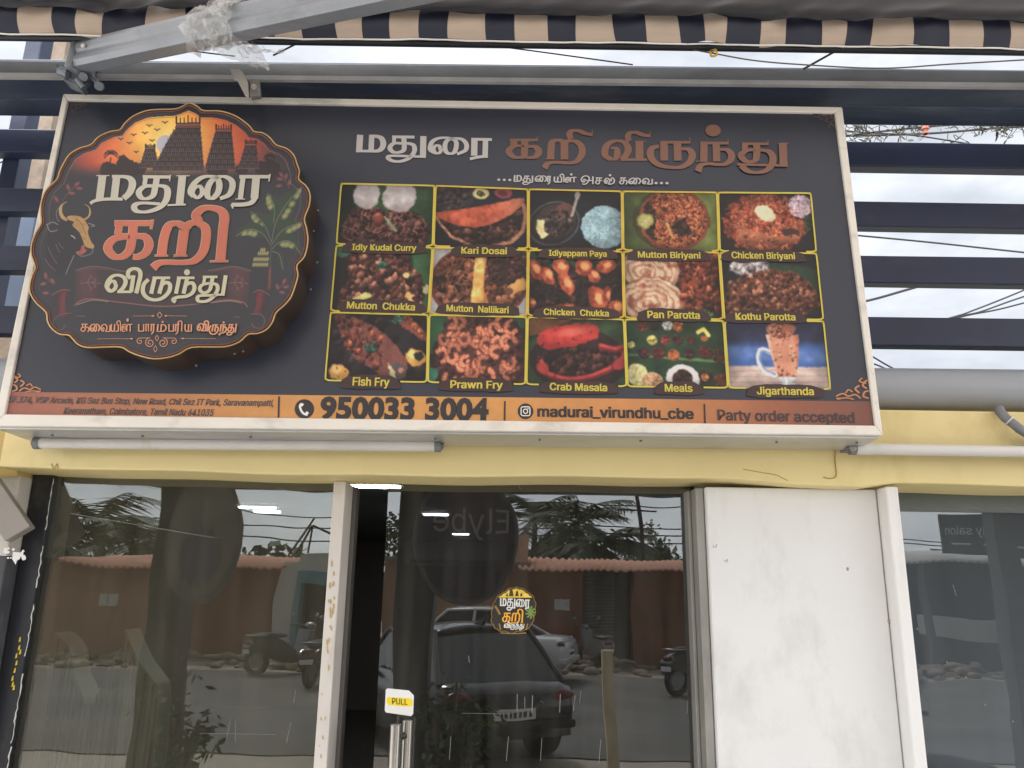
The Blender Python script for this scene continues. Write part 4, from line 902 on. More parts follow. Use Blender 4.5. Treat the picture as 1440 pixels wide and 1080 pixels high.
b = MB(); b.box(P(326, 617, 2.27), P(340, 609, 2.33)); b.build('junction_clip', M_capgrey, t1)
t2 = batten(1194, 631, 1720, 640, 'white tube light at right beyond the end of the signboard')
b = MB(); b.tube(crom([P(1198, 627, 2.29), P(1206, 620, 2.28), P(1222, 614, 2.26), P(1229, 607, 2.25)], 5), 0.003, 6); b.build('feed_cable', M_wire, t2)
b = MB(); b.ball(P(1199, 630, 2.27), (.012, .008, .012), 8, 6, 0, .25); b.build('sealant_blob', mat('grey_putty', (150, 146, 138), 0.8), t2)
a = P(1245, 547.5, 2.425); c = P(1440, 549.5, 2.425); rr = abs(P(1300, 577, 2.425).z - P(1300, 519, 2.425).z) / 2
b = MB(); d = (c - a) / (c.x - a.x); b.tube([a + d * (-4.5 - a.x), a + d * (4.5 - a.x)], rr, 28)
o = b.build('grey_pipe', mat('grey_pipe_paint', (150, 153, 158), 0.4, 0.1, 0.06, 3, 0.05, 20, (120, 124, 130), 0.4, (1, 5, 5)), None)
tag(o, 'thick pale grey pipe lying along the top of the yellow beam', 'pipe')
cd_ = thing('conduit', 'corrugated grey cable conduit curving down at the far right of the yellow beam', 'conduit', P(1420, 592, 2.3))
q = crom([P(1404, 574, 2.34), P(1412, 586, 2.32), P(1426, 597, 2.31), P(1445, 610, 2.31), P(1475, 622, 2.32)], 16)
b = MB(); b.tube(q, [0.0125 + 0.0022 * (i % 2) for i in range(len(q))], 10); b.build('hose', mat('corrugated_grey', (128, 130, 134), 0.45, 0, 0.08), cd_)
b = MB(); i = 24; b.tube([q[i], q[i + 2]], 0.019, 12); b.tube([Vector(q[i]) + Vector((0.01, -.0, -.015)), Vector(q[i]) + Vector((0.035, .02, -.03))], 0.006, 8); b.build('clamp', M_pvc, cd_)
# slat screen over the beam
scr = thing('slat_screen', 'navy slatted steel screen standing above the yellow beam, open sky behind', 'screen', (0, 2.45, 2.36))
YS = 2.45
for (xa, ta, ba_), (xb_, tb_, bb_) in (((20, 181, 214), (1300, 200, 235)), ((20, 264, 297), (1300, 284, 319)), ((20, 345, 380), (1300, 360, 398)), ((20, 430, 469), (1300, 446, 486))):
    A, B_, C_, D_ = P(xa, ta, YS), P(xa, ba_, YS), P(xb_, tb_, YS), P(xb_, bb_, YS)
    def at(p, q, X): return p + (q - p) * ((X - p.x) / (q.x - p.x))
    b = MB(); l0, l1 = -4.6, 4.6
    v = [at(B_, D_, l0), at(B_, D_, l1), at(B_, D_, l1), at(B_, D_, l0), at(A, C_, l0), at(A, C_, l1), at(A, C_, l1), at(A, C_, l0)]
    v = [Vector(p) + (Vector((0, .05, 0)) if i in (2, 3, 6, 7) else Vector((0, 0, 0))) for i, p in enumerate(v)]
    b.hexa(v); b.build('slat', M_navy, scr, 0.004)
xp = P(22, 215, 2.52).x
b = MB(); b.box((xp - .030, 2.502, 2.2), (xp + .030, 2.57, 4.2)); b.build('upright', M_navy, scr, 0.004)
for X in (1.0, 2.75, -3.6):
    b = MB(); b.box((X - .03, 2.502, 2.2), (X + .03, 2.57, 3.45 if X == 1.0 else 4.2)); b.build('upright', M_navy, scr, 0.004)
xp = P(41, 270, 2.95).x
col_ = thing('boundary_post', 'slim brown and blue grey post behind the slat screen at far left', 'post', (xp, 2.98, 0))
zs1 = P(40, 285, 2.95).z
zs0 = P(10, 455, 2.95).z
for z0, z1, mm, nm in ((zs1, 4.8, M_post, 'upper_shaft'), (zs0, zs1 - .002, M_blupost, 'middle_shaft'), (2.42, zs0 - .002, M_post, 'lower_shaft')):
    b = MB(); b.box((xp - .042, 2.95, z0), (xp + .042, 3.03, z1)); b.build(nm, mm, col_)
# main steel beam and awning bar over the sign
YB = 2.27
zt = P(700, 112, YB).z; zbm = P(700, 146, YB).z
b = MB(); sl = (P(1400, 124, YB).z - P(100, 110, YB).z) / (P(1400, 124, YB).x - P(100, 110, YB).x)
def sbox(b, y0, y1, z0, z1, x0=-4.5, x1=4.5, s_=sl):
    b.hexa([(x0, y0, z0 + s_ * x0), (x1, y0, z0 + s_ * x1), (x1, y1, z0 + s_ * x1), (x0, y1, z0 + s_ * x0), (x0, y0, z1 + s_ * x0), (x1, y0, z1 + s_ * x1), (x1, y1, z1 + s_ * x1), (x0, y1, z1 + s_ * x0)])
sbox(b, YB, YB + .10, zbm, zt + .06); o = b.build('steel_beam', mat('weathered_navy', (40, 50, 70), 0.4, 0.1, 0.2, 3, 0.08, 40, (112, 114, 120), 0.5, (2, 9, 9)), None, 0.004)
tag(o, 'weathered dark navy steel beam running just above the signboard', 'steel beam')
aw = thing('awning', 'retractable striped navy and beige shop awning with grey folding arm', 'awning', (0, 2.1, 3.2))
zt2 = P(700, 91.5, 2.15).z; zb2_ = P(700, 115, 2.15).z
s2 = (P(1400, 98, 2.15).z - P(100, 85, 2.15).z) / (P(1400, 98, 2.15).x - P(100, 85, 2.15).x)
b = MB(); sbox(b, 2.15, 2.20, zb2_ + .012, zt2, s_=s2); b.build('torsion_bar', mat('grimy_grey_bar', (92, 92, 94), 0.5, 0.2, 0.2, 4, 0.1, 30, (60, 54, 52), 0.6, (3, 9, 9)), aw, 0.003)
b = MB(); sbox(b, 2.144, 2.158, zb2_ - .004, zb2_ + .0115, s_=s2); b.build('ledge_strip', mat('dusty_ledge', (150, 148, 146), 0.7, 0, 0.2, 9, 0.2, 40), aw)
b = MB(); sbox(b, 2.159, 2.262, zb2_ + .001, zb2_ + .0105, s_=s2); b.build('backing_channel', mat('weathered_navy', (44, 54, 72), 0.4), aw)
# striped roll: a hanging strip of cloth that bulges and puckers
M_stripe = bpy.data.materials.new('striped_awning_cloth'); M_stripe.use_nodes = True
t = M_stripe.node_tree; bs = t.nodes['Principled BSDF']; bs.inputs['Roughness'].default_value = 0.55
co = t.nodes.new('ShaderNodeUVMap'); sx = t.nodes.new('ShaderNodeSeparateXYZ'); t.links.new(co.outputs['UV'], sx.inputs[0])
m1 = t.nodes.new('ShaderNodeMath'); m1.operation = 'FRACT'; t.links.new(sx.outputs['X'], m1.inputs[0])
m2 = t.nodes.new('ShaderNodeMath'); m2.operation = 'GREATER_THAN'; m2.inputs[1].default_value = 0.5; t.links.new(m1.outputs[0], m2.inputs[0])
mxs = t.nodes.new('ShaderNodeMix'); mxs.data_type = 'RGBA'; mxs.inputs[6].default_value = lin((184, 166, 150)) + (1,); mxs.inputs[7].default_value = lin((34, 38, 56)) + (1,)
nzs = t.nodes.new('ShaderNodeTexNoise'); nzs.inputs['Scale'].default_value = 7; nzs.inputs['Detail'].default_value = 6
mrs = t.nodes.new('ShaderNodeMapRange'); mrs.inputs['To Min'].default_value = 0.82; mrs.inputs['To Max'].default_value = 1.12
sc_ = t.nodes.new('ShaderNodeVectorMath'); sc_.operation = 'SCALE'
t.links.new(m2.outputs[0], mxs.inputs['Factor']); t.links.new(mxs.outputs[2], sc_.inputs[0]); t.links.new(nzs.outputs['Fac'], mrs.inputs['Value']); t.links.new(mrs.outputs[0], sc_.inputs['Scale']); t.links.new(sc_.outputs[0], bs.inputs['Base Color'])
M_cover = mat('dark_awning_sheet', (19, 19, 27), 0.4, 0, 0.2, 3, 0.15, 9)
YA = 1.98
PERIOD = 86.5 / 1110 * (P(720, 45, YA) - EYE).dot(FW)
def lerp(a, b, t): return a + (b - a) * t
def wob(x, s_): return 0.5 * math.sin(x * 9.0 + s_) + 0.3 * math.sin(x * 23 + 2 * s_) + 0.2 * math.sin(x * 51 + s_ * 3)
def cloth(name, x0, x1, prof, mtl, nx, pucker, uvp=None, lab=None, thick=0.0, tears=()):
    """prof: (y, z) down the cloth at px column 720; z follows the awning's slope."""
    rows = crom(prof, 5); nr = len(rows); vs = []; uv = []
    for i in range(nx + 1):
        x = x0 + (x1 - x0) * i / nx
        loose = pucker * (1.0 + 1.6 * math.exp(-((x - 0.80) / .35) ** 2) + 1.6 * math.exp(-((x + 1.2) / .35) ** 2))
        for j, (y, z) in enumerate(rows):
            f = j / (nr - 1)
            vs.append((x, y - loose * wob(x, 1.3 + f * 2.4) * (0.3 + f), z + SA * x + loose * 0.35 * wob(x * 1.3, 4 + f) * f)); uv.append((x / PERIOD + 0.055 * f * math.sin(f * 3) + 2.2 * loose * wob(x * .6, 9) * (.3 + f) * 8, f))
    fs = [(i * nr + j, (i + 1) * nr + j, (i + 1) * nr + j + 1, i * nr + j + 1) for i in range(nx) for j in range(nr - 1)]
    b = MB(); b.add(vs, fs, 0, True); o = b.build(name, mtl, aw, label=lab)
    if uvp:
        ul = o.data.uv_layers.new(name='UVMap')
        for lp in o.data.loops: ul.data[lp.index].uv = uv[lp.vertex_index]
    sd_ = o.modifiers.new('cloth', 'SOLIDIFY'); sd_.thickness = 0.0015
    return o
SA = (P(1400, 66, YA).z - P(100, 47, YA).z) / (P(1400, 66, YA).x - P(100, 47, YA).x)
zC = P(720, 18, YA - .04).z; zA = P(720, 54, YA).z; zS = P(720, 16, YA).z; zU = P(720, 2, YA).z
cloth('valance', -3.6, 3.4, [(YA + .06, zS + .14), (YA + .02, zS + .05), (YA + .0, zS + .02), (YA - .012, zS - .02), (YA - .008, zA + .03), (YA + .012, zA)], M_stripe, 520, 0.0065, True, 'striped navy and beige cloth strip')
cloth('cover_sheet', -3.6, 3.4, [(YA - .02, zC + .12), (YA - .035, zC + .06), (YA - .046, zC + .02), (YA - .036, zC)], M_cover, 420, 0.007)
b = MB(); q = [(x, YA + .010 - .003 * wob(x, 3.7), zA - .002 + SA * x + .002 * wob(x * 1.3, 5)) for x in np.linspace(-3.6, 3.4, 220)]; b.tube(q, 0.0028, 5); b.build('hem_piping', mat('white_piping', (226, 224, 218), 0.6), aw)
zr = P(720, 58.5, YA + .05).z
b = MB(); b.tube([(-3.6, YA + .05, zr - .008 + SA * -3.6), (3.4, YA + .05, zr - .008 + SA * 3.4)], 0.013, 10); b.build('roller_rail', mat('dark_rail', (36, 38, 44), 0.4, 0.3), aw)
b = MB(); b.tube([(-3.6, YA + .05, zS + .02 + SA * -3.6), (3.4, YA + .05, zS + .02 + SA * 3.4)], 0.03, 14); b.build('roller', M_galv, aw)
# canopy sheet going out over the pavement
rows = 14; vs = []; nx = 40
for i in range(nx + 1):
    x = -3.6 + 7.0 * i / nx
    for j in range(rows + 1):
        f = j / rows; vs.append((x, lerp(YA - .02, -2.35, f), lerp(zS + .13, 2.60, f) - .10 * math.sin(math.pi * f) + SA * x * (1 - f) + .008 * math.sin(x * 6)))
b = MB(); b.add(vs, [(i * (rows + 1) + j, (i + 1) * (rows + 1) + j, (i + 1) * (rows + 1) + j + 1, i * (rows + 1) + j + 1) for i in range(nx) for j in range(rows)], 0, True)
M_canopy = bpy.data.materials.new('sun_struck_canopy_cloth'); M_canopy.use_nodes = True
t = M_canopy.node_tree; bs = t.nodes['Principled BSDF']; bs.inputs['Base Color'].default_value = lin((96, 92, 96)) + (1,); bs.inputs['Roughness'].default_value = 0.8
tl = t.nodes.new('ShaderNodeBsdfTranslucent'); tl.inputs['Color'].default_value = lin((196, 186, 176)) + (1,)
ms = t.nodes.new('ShaderNodeMixShader'); ms.inputs[0].default_value = 0.55  # cloth made extra translucent so light passing through lifts the signboard
t.links.new(bs.outputs[0], ms.inputs[1]); t.links.new(tl.outputs[0], ms.inputs[2]); t.links.new(ms.outputs[0], t.nodes['Material Output'].inputs['Surface'])
o = b.build('canopy', M_canopy, aw); 
b = MB(); b.tube([(-3.6, -2.36, 2.59), (3.4, -2.36, 2.59)], 0.028, 12); b.build('front_bar', M_galv, aw)
# folding arm, extruded section, with elbow bracket
A = P(116, 79, 2.06); B_ = P(640, -36, 1.52)
d = (B_ - A).normalized(); sdv = d.cross(Vector((0, 0, 1))).normalized(); u = sdv.cross(d).normalized()
sec = [(-.024, -.044), (-.018, -.046), (.018, -.046), (.026, -.030), (.026, -.016), (.022, -.010), (.022, -.002), (.026, .006), (.030, .022), (.026, .034), (.016, .046), (-.018, .046), (-.026, .036), (-.030, .02), (-.026, .006), (-.022, 0), (-.022, -.010), (-.026, -.016), (-.026, -.034)]
b = MB(); b.prism([A + sdv * x + u * y for x, y in sec], [B_ + sdv * x + u * y for x, y in sec]); arm = b.build('arm', M_alu, aw, 0.002)
b = MB(); b.bar(A - d * .022, A - d * .001, .072, .118, u); b.build('arm_end_cap', mat('cast_grey', (120, 124, 130), 0.5, 0.3, 0.15, 9, 0.1, 40), arm, 0.012)
b = MB(); b.ball(A + sdv * -.0 + d * .03 + u * .0 + Vector((0, -.036, .004)), (.007, .005, .007), 10, 7); b.build('rivet', M_pvc, arm)
M_cast = mat('cast_bracket', (112, 118, 126), 0.4, 0.5, 0.15, 9, 0.08, 30)
b = MB(); k = lambda x, y, Y=2.10: P(x, y, Y)
b.bar(k(84, 98), k(112, 120), .05, .016, (0, 0, 1)); b.bar(k(92, 98), k(122, 122), .016, .03); b.bar(k(96, 116), k(118, 126), .045, .014); b.tube([k(84, 100, 2.06), k(96, 104, 2.06)], .014, 10)
b.tube([k(117, 108, 2.07), k(119, 108, 2.14)], .013, 10); b.tube([k(139, 121, 2.06), k(141, 122, 2.14)], .013, 10); b.bar(k(126, 106), k(142, 122), .03, .012); b.bar(k(120, 92, 2.13), k(122, 112, 2.13), .02, .05); b.bar(k(131, 86, 2.14), k(131, 110, 2.14), .012, .012)
b.tube([k(108, 112, 2.07), k(118, 124, 2.07)], .008, 8); b.build('arm_bracket', M_cast, aw, 0.002)
# bracket over the sign
b = MB(); q = [(323, 97), (336, 97), (341, 101), (349, 117), (350, 137), (346, 137), (334, 114), (329, 113)]
b.prism([P(x, y, 2.10) for x, y in q], [P(x, y, 2.125) for x, y in q]); b.bar(P(358, 112, 2.16), P(360, 138, 2.16), .03, .02, (0, 1, 0)); b.box(P(347, 112, 2.13), P(352, 137, 2.19))
b.tube([P(357, 122, 2.13), P(357, 122, 2.18)], .009, 8)
b2_ = MB(); b2_.tube([P(370, 121, 2.245), P(370, 121, 2.269)], .02, 14); b2_.tube([P(370, 121, 2.24), P(370, 121, 2.268)], .008, 8); b2_.build('anchor_bolt', M_cast, aw)
o = b.build('wall_bracket', mat('pale_cast_bracket', (168, 164, 158), 0.5, 0.3, 0.15, 9, 0.1, 30, (90, 84, 78), 0.6, (20, 20, 20)), aw, 0.002)
# crumpled plastic film taped round the arm
M_film = bpy.data.materials.new('clear_crumpled_film'); M_film.use_nodes = True
t = M_film.node_tree
for n_ in list(t.nodes): t.nodes.remove(n_)
o_ = t.nodes.new('ShaderNodeOutputMaterial'); tr = t.nodes.new('ShaderNodeBsdfTransparent'); tr.inputs['Color'].default_value = (.93, .94, .94, 1)
gl = t.nodes.new('ShaderNodeBsdfGlossy'); gl.inputs['Roughness'].default_value = .12; df = t.nodes.new('ShaderNodeBsdfTranslucent'); df.inputs['Color'].default_value = (.85, .85, .83, 1); df2 = t.nodes.new('ShaderNodeBsdfDiffuse'); df2.inputs['Color'].default_value = (.8, .8, .8, 1)
ma_ = t.nodes.new('ShaderNodeMixShader'); ma_.inputs[0].default_value = .5; t.links.new(df.outputs[0], ma_.inputs[1]); t.links.new(df2.outputs[0], ma_.inputs[2])
mb_ = t.nodes.new('ShaderNodeMixShader'); mb_.inputs[0].default_value = .4; t.links.new(ma_.outputs[0], mb_.inputs[1]); t.links.new(gl.outputs[0], mb_.inputs[2])
mc_ = t.nodes.new('ShaderNodeMixShader'); mc_.inputs[0].default_value = .38; t.links.new(tr.outputs[0], mc_.inputs[1]); t.links.new(mb_.outputs[0], mc_.inputs[2]); t.links.new(mc_.outputs[0], o_.inputs['Surface'])
film = thing('plastic_film', 'crumpled clear plastic film wrapped around the grey awning arm, torn end hanging', 'plastic film', P(310, 45, 1.85))
rr_ = random.Random(21)
def crumple(name, fn, nu, nv, amp):
    vs = []
    for i in range(nu + 1):
        for j in range(nv + 1):
            p = fn(i / nu, j / nv); vs.append(p + Vector((rr_.gauss(0, amp), rr_.gauss(0, amp), rr_.gauss(0, amp))))
    b = MB(); b.add(vs, [(i * (nv + 1) + j, (i + 1) * (nv + 1) + j, (i + 1) * (nv + 1) + j + 1, i * (nv + 1) + j + 1) for i in range(nu) for j in range(nv)], 0, False)
    return b.build(name, M_film, film)
tA = ((P(274, 45, 1.86) - A).dot(d)); tB = tA + .17
def wrap(s_, v):
    a = v * 2 * math.pi; rx, ry = .040 + .004 * math.sin(s_ * 14), .060 + .004 * math.sin(s_ * 9 + 1)
    return A + d * lerp(tA, tB, s_) + sdv * rx * math.cos(a) + u * ry * math.sin(a)
crumple('wrap', wrap, 16, 22, .0045)
def tail(s_, v):
    e0 = (lerp(278, 322, v), lerp(56, 46, v)); e1 = (lerp(390, 352, v) - 14 * abs(v - .5), lerp(97, 56, v)); sag = 9 * math.sin(s_ * 3.0) * (1 - v)
    return P(lerp(e0[0], e1[0], s_), lerp(e0[1], e1[1], s_) + sag, 1.86 - .05 * math.sin(s_ * 5 + v * 4))
crumple('torn_tail', tail, 18, 12, .0035)
def puff(s_, v):
    a = v * 2 * math.pi; return P(312 + 22 * s_ - 8, 8 - 6 * s_, 1.76) + Vector((.02 * math.cos(a), .02 * math.sin(a), .022 * math.sin(a * 2))) * (1 - .4 * s_)
crumple('knot', puff, 6, 12, .006)
def shred(s_, v): return P(lerp(352, 400, s_), lerp(66, 74, s_) + lerp(-4, 5, v) * (1 - s_ * .4), 1.84)
crumple('shred', shred, 8, 3, .004)
# ropes and stays under the awning
def cord(name, pts, Y, r, lab, cat, mtl=M_wire, seg=8):
    b = MB(); b.tube(crom([P(x, y, Y) if not isinstance(Y, (list, tuple)) else P(x, y, Y[i]) for i, (x, y) in enumerate(pts)], seg), r, 6)
    return tag(b.build(name, mtl, None), lab, cat)
rp = thing('rope', 'thin rope with a yellow knot sagging below the striped awning at right', 'rope', P(1003, 74, 2.02))
b = MB(); b.tube(crom([P(948, 65, 2.04), P(975, 70, 2.03), P(1003, 75, 2.02), P(1060, 85, 2.02), P(1130, 91, 2.02), P(1240, 96, 2.02), P(1340, 90, 2.02), P(1480, 82, 2.02)], 8), 0.0022, 6); b.build('line', mat('grey_rope', (96, 92, 88), 0.8), rp)
b = MB(); b.tube(crom([P(1000, 72, 2.02), P(1006, 70, 2.01), P(1008, 77, 2.015), P(1001, 79, 2.02), P(999, 74, 2.01)], 5, True), 0.0035, 6, closed=True); b.tube([P(998, 66, 2.03), P(1003, 75, 2.02), P(1008, 66, 2.03)], .002, 5); b.build('knot', mat('yellow_cord', (196, 160, 70), 0.7), rp)
cord('stay_wire', [(660, 60), (760, 73), (890, 91)], 2.1, 0.0022, 'thin dark wire slanting down to the steel beam left of the rope knot', 'wire')
cord('stay_wire', [(1182, 68), (1130, 97)], 2.1, 0.0034, 'short thick dark stay between awning rail and beam at right of the rope knot', 'wire')
cord('stay_wire', [(424, 58), (384, 78)], 2.1, 0.003, 'short stay running into the torn plastic film', 'wire')
cord('stay_wire', [(222, 65), (280, 73), (330, 79)], 2.1, 0.0022, 'thin wire under the grey awning arm left of the plastic film', 'wire')
# overhead cables in the sky at right, with creeper and an insulator
for pts, Y, r, lab in (([(1150, 197), (1230, 186), (1330, 176), (1440, 170), (1700, 160)], 7.0, .011, 'overhead cable with dry creeper, upper of the pair at right'), ([(1150, 192), (1300, 188), (1440, 178), (1700, 168)], 7.4, .012, 'overhead cable crossing behind the red insulator, lower of the pair at right'), ([(1180, 182), (1210, 186), (1280, 190), (1330, 197), (1420, 212)], 7.2, .008, 'thin drooping cable just over the top navy slat at right'),
                        ([(1150, 326), (1300, 340), (1440, 355), (1700, 382)], 8.0, .010, 'overhead cable between the second and third navy slats at right'), ([(1130, 437), (1215, 424), (1310, 398), (1500, 350)], 8.2, .014, 'thick cable rising to the right between third and fourth navy slats'),
                        ([(1250, 470), (1340, 446), (1370, 436), (1440, 408), (1600, 340)], 8.6, .010, 'upper of three bunched cables rising at far right'), ([(1250, 472), (1345, 446), (1380, 438), (1440, 417), (1600, 366)], 8.7, .010, 'middle of three bunched cables rising at far right'), ([(1250, 474), (1350, 446), (1400, 436), (1440, 426), (1600, 384)], 8.8, .010, 'lower of three bunched cables rising at far right'),
                        ([(1200, 488), (1226, 501), (1252, 516), (1300, 540)], 8.0, .009, 'cable dipping behind the grey pipe right beside the signboard, upper'), ([(1190, 492), (1220, 508), (1246, 519), (1290, 545)], 8.1, .009, 'cable dipping behind the grey pipe right beside the signboard, lower'),
                        ([(-60, 250), (10, 225), (60, 205), (140, 170)], 8.0, .009, 'faint cable behind the slats at far left')):
    cord('overhead_cable', pts, Y, r, lab, 'cable')
ins = thing('insulator', 'small orange red ceramic insulator on the cables at upper right', 'insulator', P(1300, 175, 7.0))
b = MB(); p = P(1300, 176, 7.0)
for k in range(4): b.tube([p + Vector((0, 0, -.10 + k * .05)), p + Vector((0, 0, -.07 + k * .05))], .03 + .008 * (k % 2), 10)
b.tube([p + Vector((0, 0, -.1)), p + Vector((0, 0, .1))], .022, 8); b.build('body', mat('orange_ceramic', (170, 104, 84), 0.5, 0, 0.1), ins)
cp = thing('creeper', 'dry wispy creeper tangled on the overhead cables at upper right', 'creeper', P(1280, 175, 7.0))
b = MB(); b2 = MB(); rr_ = random.Random(4)
for k in range(70):
    x = rr_.choice([rr_.uniform(1188, 1226), rr_.uniform(1240, 1300), rr_.uniform(1330, 1450), rr_.uniform(1380, 1450)]); y = 184 - (x - 1190) * .055 + rr_.uniform(-9, 8)
    q = [P(x, y, 6.9)]
    for j in range(4): q.append(q[-1] + Vector((rr_.uniform(-.09, .09), rr_.uniform(-.05, .05), rr_.uniform(-.09, .06))))
    b.tube(crom(q, 4), .0034, 4)
    for j in range(4):
        c3 = q[rr_.randrange(len(q))]; s_ = rr_.uniform(.02, .06)
        n1 = Vector((rr_.uniform(-1, 1), rr_.uniform(-1, 1), rr_.uniform(-1, 1))).normalized(); n2 = n1.orthogonal().normalized()
        b2.add([c3, c3 + n1 * s_ + n2 * s_ * .4, c3 + n1 * s_ * 2, c3 + n1 * s_ - n2 * s_ * .4], [(0, 1, 2, 3)])
b.build('stem', mat('dry_stem', (90, 80, 66), 0.9), cp); b2.build('leaf', mat('dark_dry_leaf', (62, 66, 52), 0.8), cp)
# ------------------------------------------------------------------ signboard
M_vinyl = mat('black_vinyl', (51, 55, 67), 0.32, 0, 0.10, 1.6, 0.02, 6, (58, 58, 64), 0.5, (1.2, 2.5, 2.5))
M_inkwhite = mat('ink_greyish_white', (190, 186, 184), 0.4, 0, 0.04, 8); M_inkbrown = mat('ink_dull_orange', (128, 90, 74), 0.4, 0, 0.08, 8)
M_inkyel = mat('ink_yellow', (204, 188, 78), 0.4, 0, 0.06, 8); M_inkdark = mat('ink_charcoal', (50, 46, 48), 0.4, 0, 0.06); M_inkorn = mat('ink_ornament', (196, 132, 86), 0.4, 0, 0.1)
M_plate = mat('ink_maroon', (62, 44, 44), 0.4, 0, 0.1, 9)
sgn = thing('signboard', 'big black restaurant signboard with raised round emblem and fifteen dish photos', 'signboard', PS(620, 600))
IN = [(97, 143), (1173, 161), (1229, 599.5), (9, 583.5)]; OUT = [(91, 134.5), (1183, 153), (1239.5, 613), (-7, 600)]
def PN(p, off): return PS(p[0], p[1], 0) + SIGN_N * off
b = MB(); b.prism([PN(p, 0) for p in IN], [PN(p, -.02) for p in IN]); b.build('face_panel', M_vinyl, sgn)
for i in range(4):
    j = (i + 1) % 4; b = MB()
    b.hexa([PN(IN[i], .010), PN(IN[j], .010), PN(IN[j], -.172), PN(IN[i], -.172), PN(OUT[i], .010), PN(OUT[j], .010), PN(OUT[j], -.172), PN(OUT[i], -.172)])
    b.build('frame_bar', M_frame, sgn, 0.003)
b = MB(); o2 = [(OUT[3][0] + 3, OUT[3][1]), (OUT[2][0] - 3, OUT[2][1])]
b.hexa([PN(p, o_) + Vector((0, 0, dz)) for dz in (-.006, -.0005) for p, o_ in ((o2[0], -.004), (o2[1], -.004), (o2[1], -.17), (o2[0], -.17))]); b.build('base_tray', M_tin, sgn)
for x in (60, 190, 345, 610, 760, 905, 1100, 1215):
    b = MB(); b.ball(PN((x, 602 + x * .0096), -.05) + Vector((0, 0, -.008)), (.005, .005, .003), 7, 5); b.build('rivet', M_capgrey, sgn)
b = MB(); b.hexa([PN(p, -.165) for p in (OUT[3], OUT[2], OUT[1], OUT[0])] + [PN(p, -.170) for p in (OUT[3], OUT[2], OUT[1], OUT[0])]); b.build('back_sheet', M_tin, sgn)
# contact strip with ink fading from brick red at the ends to orange
M_ink = vcol_mat('printed_vinyl', 0.38, 0.5, 0.08)
def quad_place(q, w_, h_, off):
    pf = place_sign_np(off)
    def f(x, y):
        u = np.asarray(x) / w_; v = np.asarray(y) / h_
        ax = q[0][0] * (1 - u) * (1 - v) + q[1][0] * u * (1 - v) + q[2][0] * u * v + q[3][0] * (1 - u) * v
        ay = q[0][1] * (1 - u) * (1 - v) + q[1][1] * u * (1 - v) + q[2][1] * u * v + q[3][1] * (1 - u) * v
        return pf(ax, ay)
    return f
cv = Canvas(0, 0, 1220, 34, 0.5, (0, 0, 0), 3)
u = cv.X / 1220
cv.c = np.stack([np.interp(u, [0, .12, .3, .5, .75, .88, 1], v) for v in ([150, 176, 206, 210, 196, 160, 118], [92, 116, 148, 152, 134, 98, 74], [78, 84, 88, 86, 82, 72, 64])], -1); cv.grain(.1, 60); cv.grain(.06, 6)
strip = cv.mesh('contact_strip', quad_place([(13.5, 551), (1224, 564.5), (1229, 599.3), (9.2, 583.3)], 1220, 34, .0008), M_ink, sgn, label='orange band with the address and telephone number')
PSd = lambda x, y, d_: PS(x, y, d_)
def letter(txts, m_, par, label=None, depth=.002):
    b = MB()
    for a_ in txts: line_on(b, a_[0], a_[1], a_[2], a_[3], PSd, depth, *a_[4:])
    return b.build('lettering', m_, par, label=label)
letter([('SF.374, VSP Arcade, KG Sez Bus Stop, New Road, Chil Sez IT Park, Saravanampatti,', (11, 566), (384, 571), 8.6, .022, .17), ('Keeranatham, Coimbatore, Tamil Nadu 641035', (89, 581.6), (299, 584.6), 8.8, .022, .17)], mat('ink_slate', (84, 76, 80), 0.4), strip)
letter([('950033 3004', (449, 588.2), (687, 590.6), 21.5, .045, 0)], M_inkdark, strip)
letter([('madurai_virundhu_cbe', (756.5, 585.6), (975, 589), 14.5, .03, 0)], M_inkdark, strip)
letter([('Party order accepted', (1010, 590.6), (1202, 594.6), 14.5, .025, 0)], mat('ink_dark_brown', (70, 56, 56), 0.4), strip)
b = MB()
for x0, y0, x1, y1 in ((392.5, 557.5, 391.5, 588), (710, 564, 709.5, 592), (990.5, 568, 991.5, 597)): b = MB(); pen(b, [(x0, y0), (x1, y1)], 2.4, 2.4, PSd, .0022); b.build('divider', M_inkdark, strip)
def disc(mb, cx, cy, r, off, ry=None): mb.add([PS(cx + r * math.cos(k * math.pi / 16), cy + (ry or r) * math.sin(k * math.pi / 16), off) for k in range(32)], [tuple(range(32))])
b = MB(); disc(b, 428, 575, 13.6, .0022); ic = b.build('phone_icon', M_inkdark, strip, label='white handset on a dark disc')
b = MB(); pen_word(b, [S('424,567.5 421.8,571 423.4,577 427,581.5 432.5,583.6', 3.0, 3.0), S('423.2,568 426,570.4', 4.6, 4.6), S('429.8,580.2 433.2,582.2', 4.6, 4.6)], PSd, .003); b.build('handset', mat('ink_clean_white', (232, 228, 222), 0.4), ic)
b = MB(); disc(b, 739, 578.3, 11, .0022); ic = b.build('camera_icon', M_inkdark, strip, label='rounded square camera outline on a dark disc')
def rrect(cx, cy, w_, h_, r, n=5):
    o_ = []
    for sx, sy, a0 in ((1, -1, -90), (1, 1, 0), (-1, 1, 90), (-1, -1, 180)):
        for k in range(n + 1):
            a = R(a0 + 90 * k / n); o_.append((cx + sx * (w_ - r) + r * math.cos(a), cy + sy * (h_ - r) + r * math.sin(a)))
    return o_
b = MB(); q = rrect(739, 578.3, 6.2, 6.2, 2.4); q.append(q[0]); pen(b, q, 1.3, 1.3, PSd, .003)
pen(b, [(739 + 3 * math.cos(k * .45), 578.3 + 3 * math.sin(k * .45)) for k in range(15)], 1.3, 1.3, PSd, .0033); disc(b, 742.6, 574.8, .8, .0035); b.build('camera_outline', mat('ink_clean_white', (232, 228, 222), 0.4), ic)
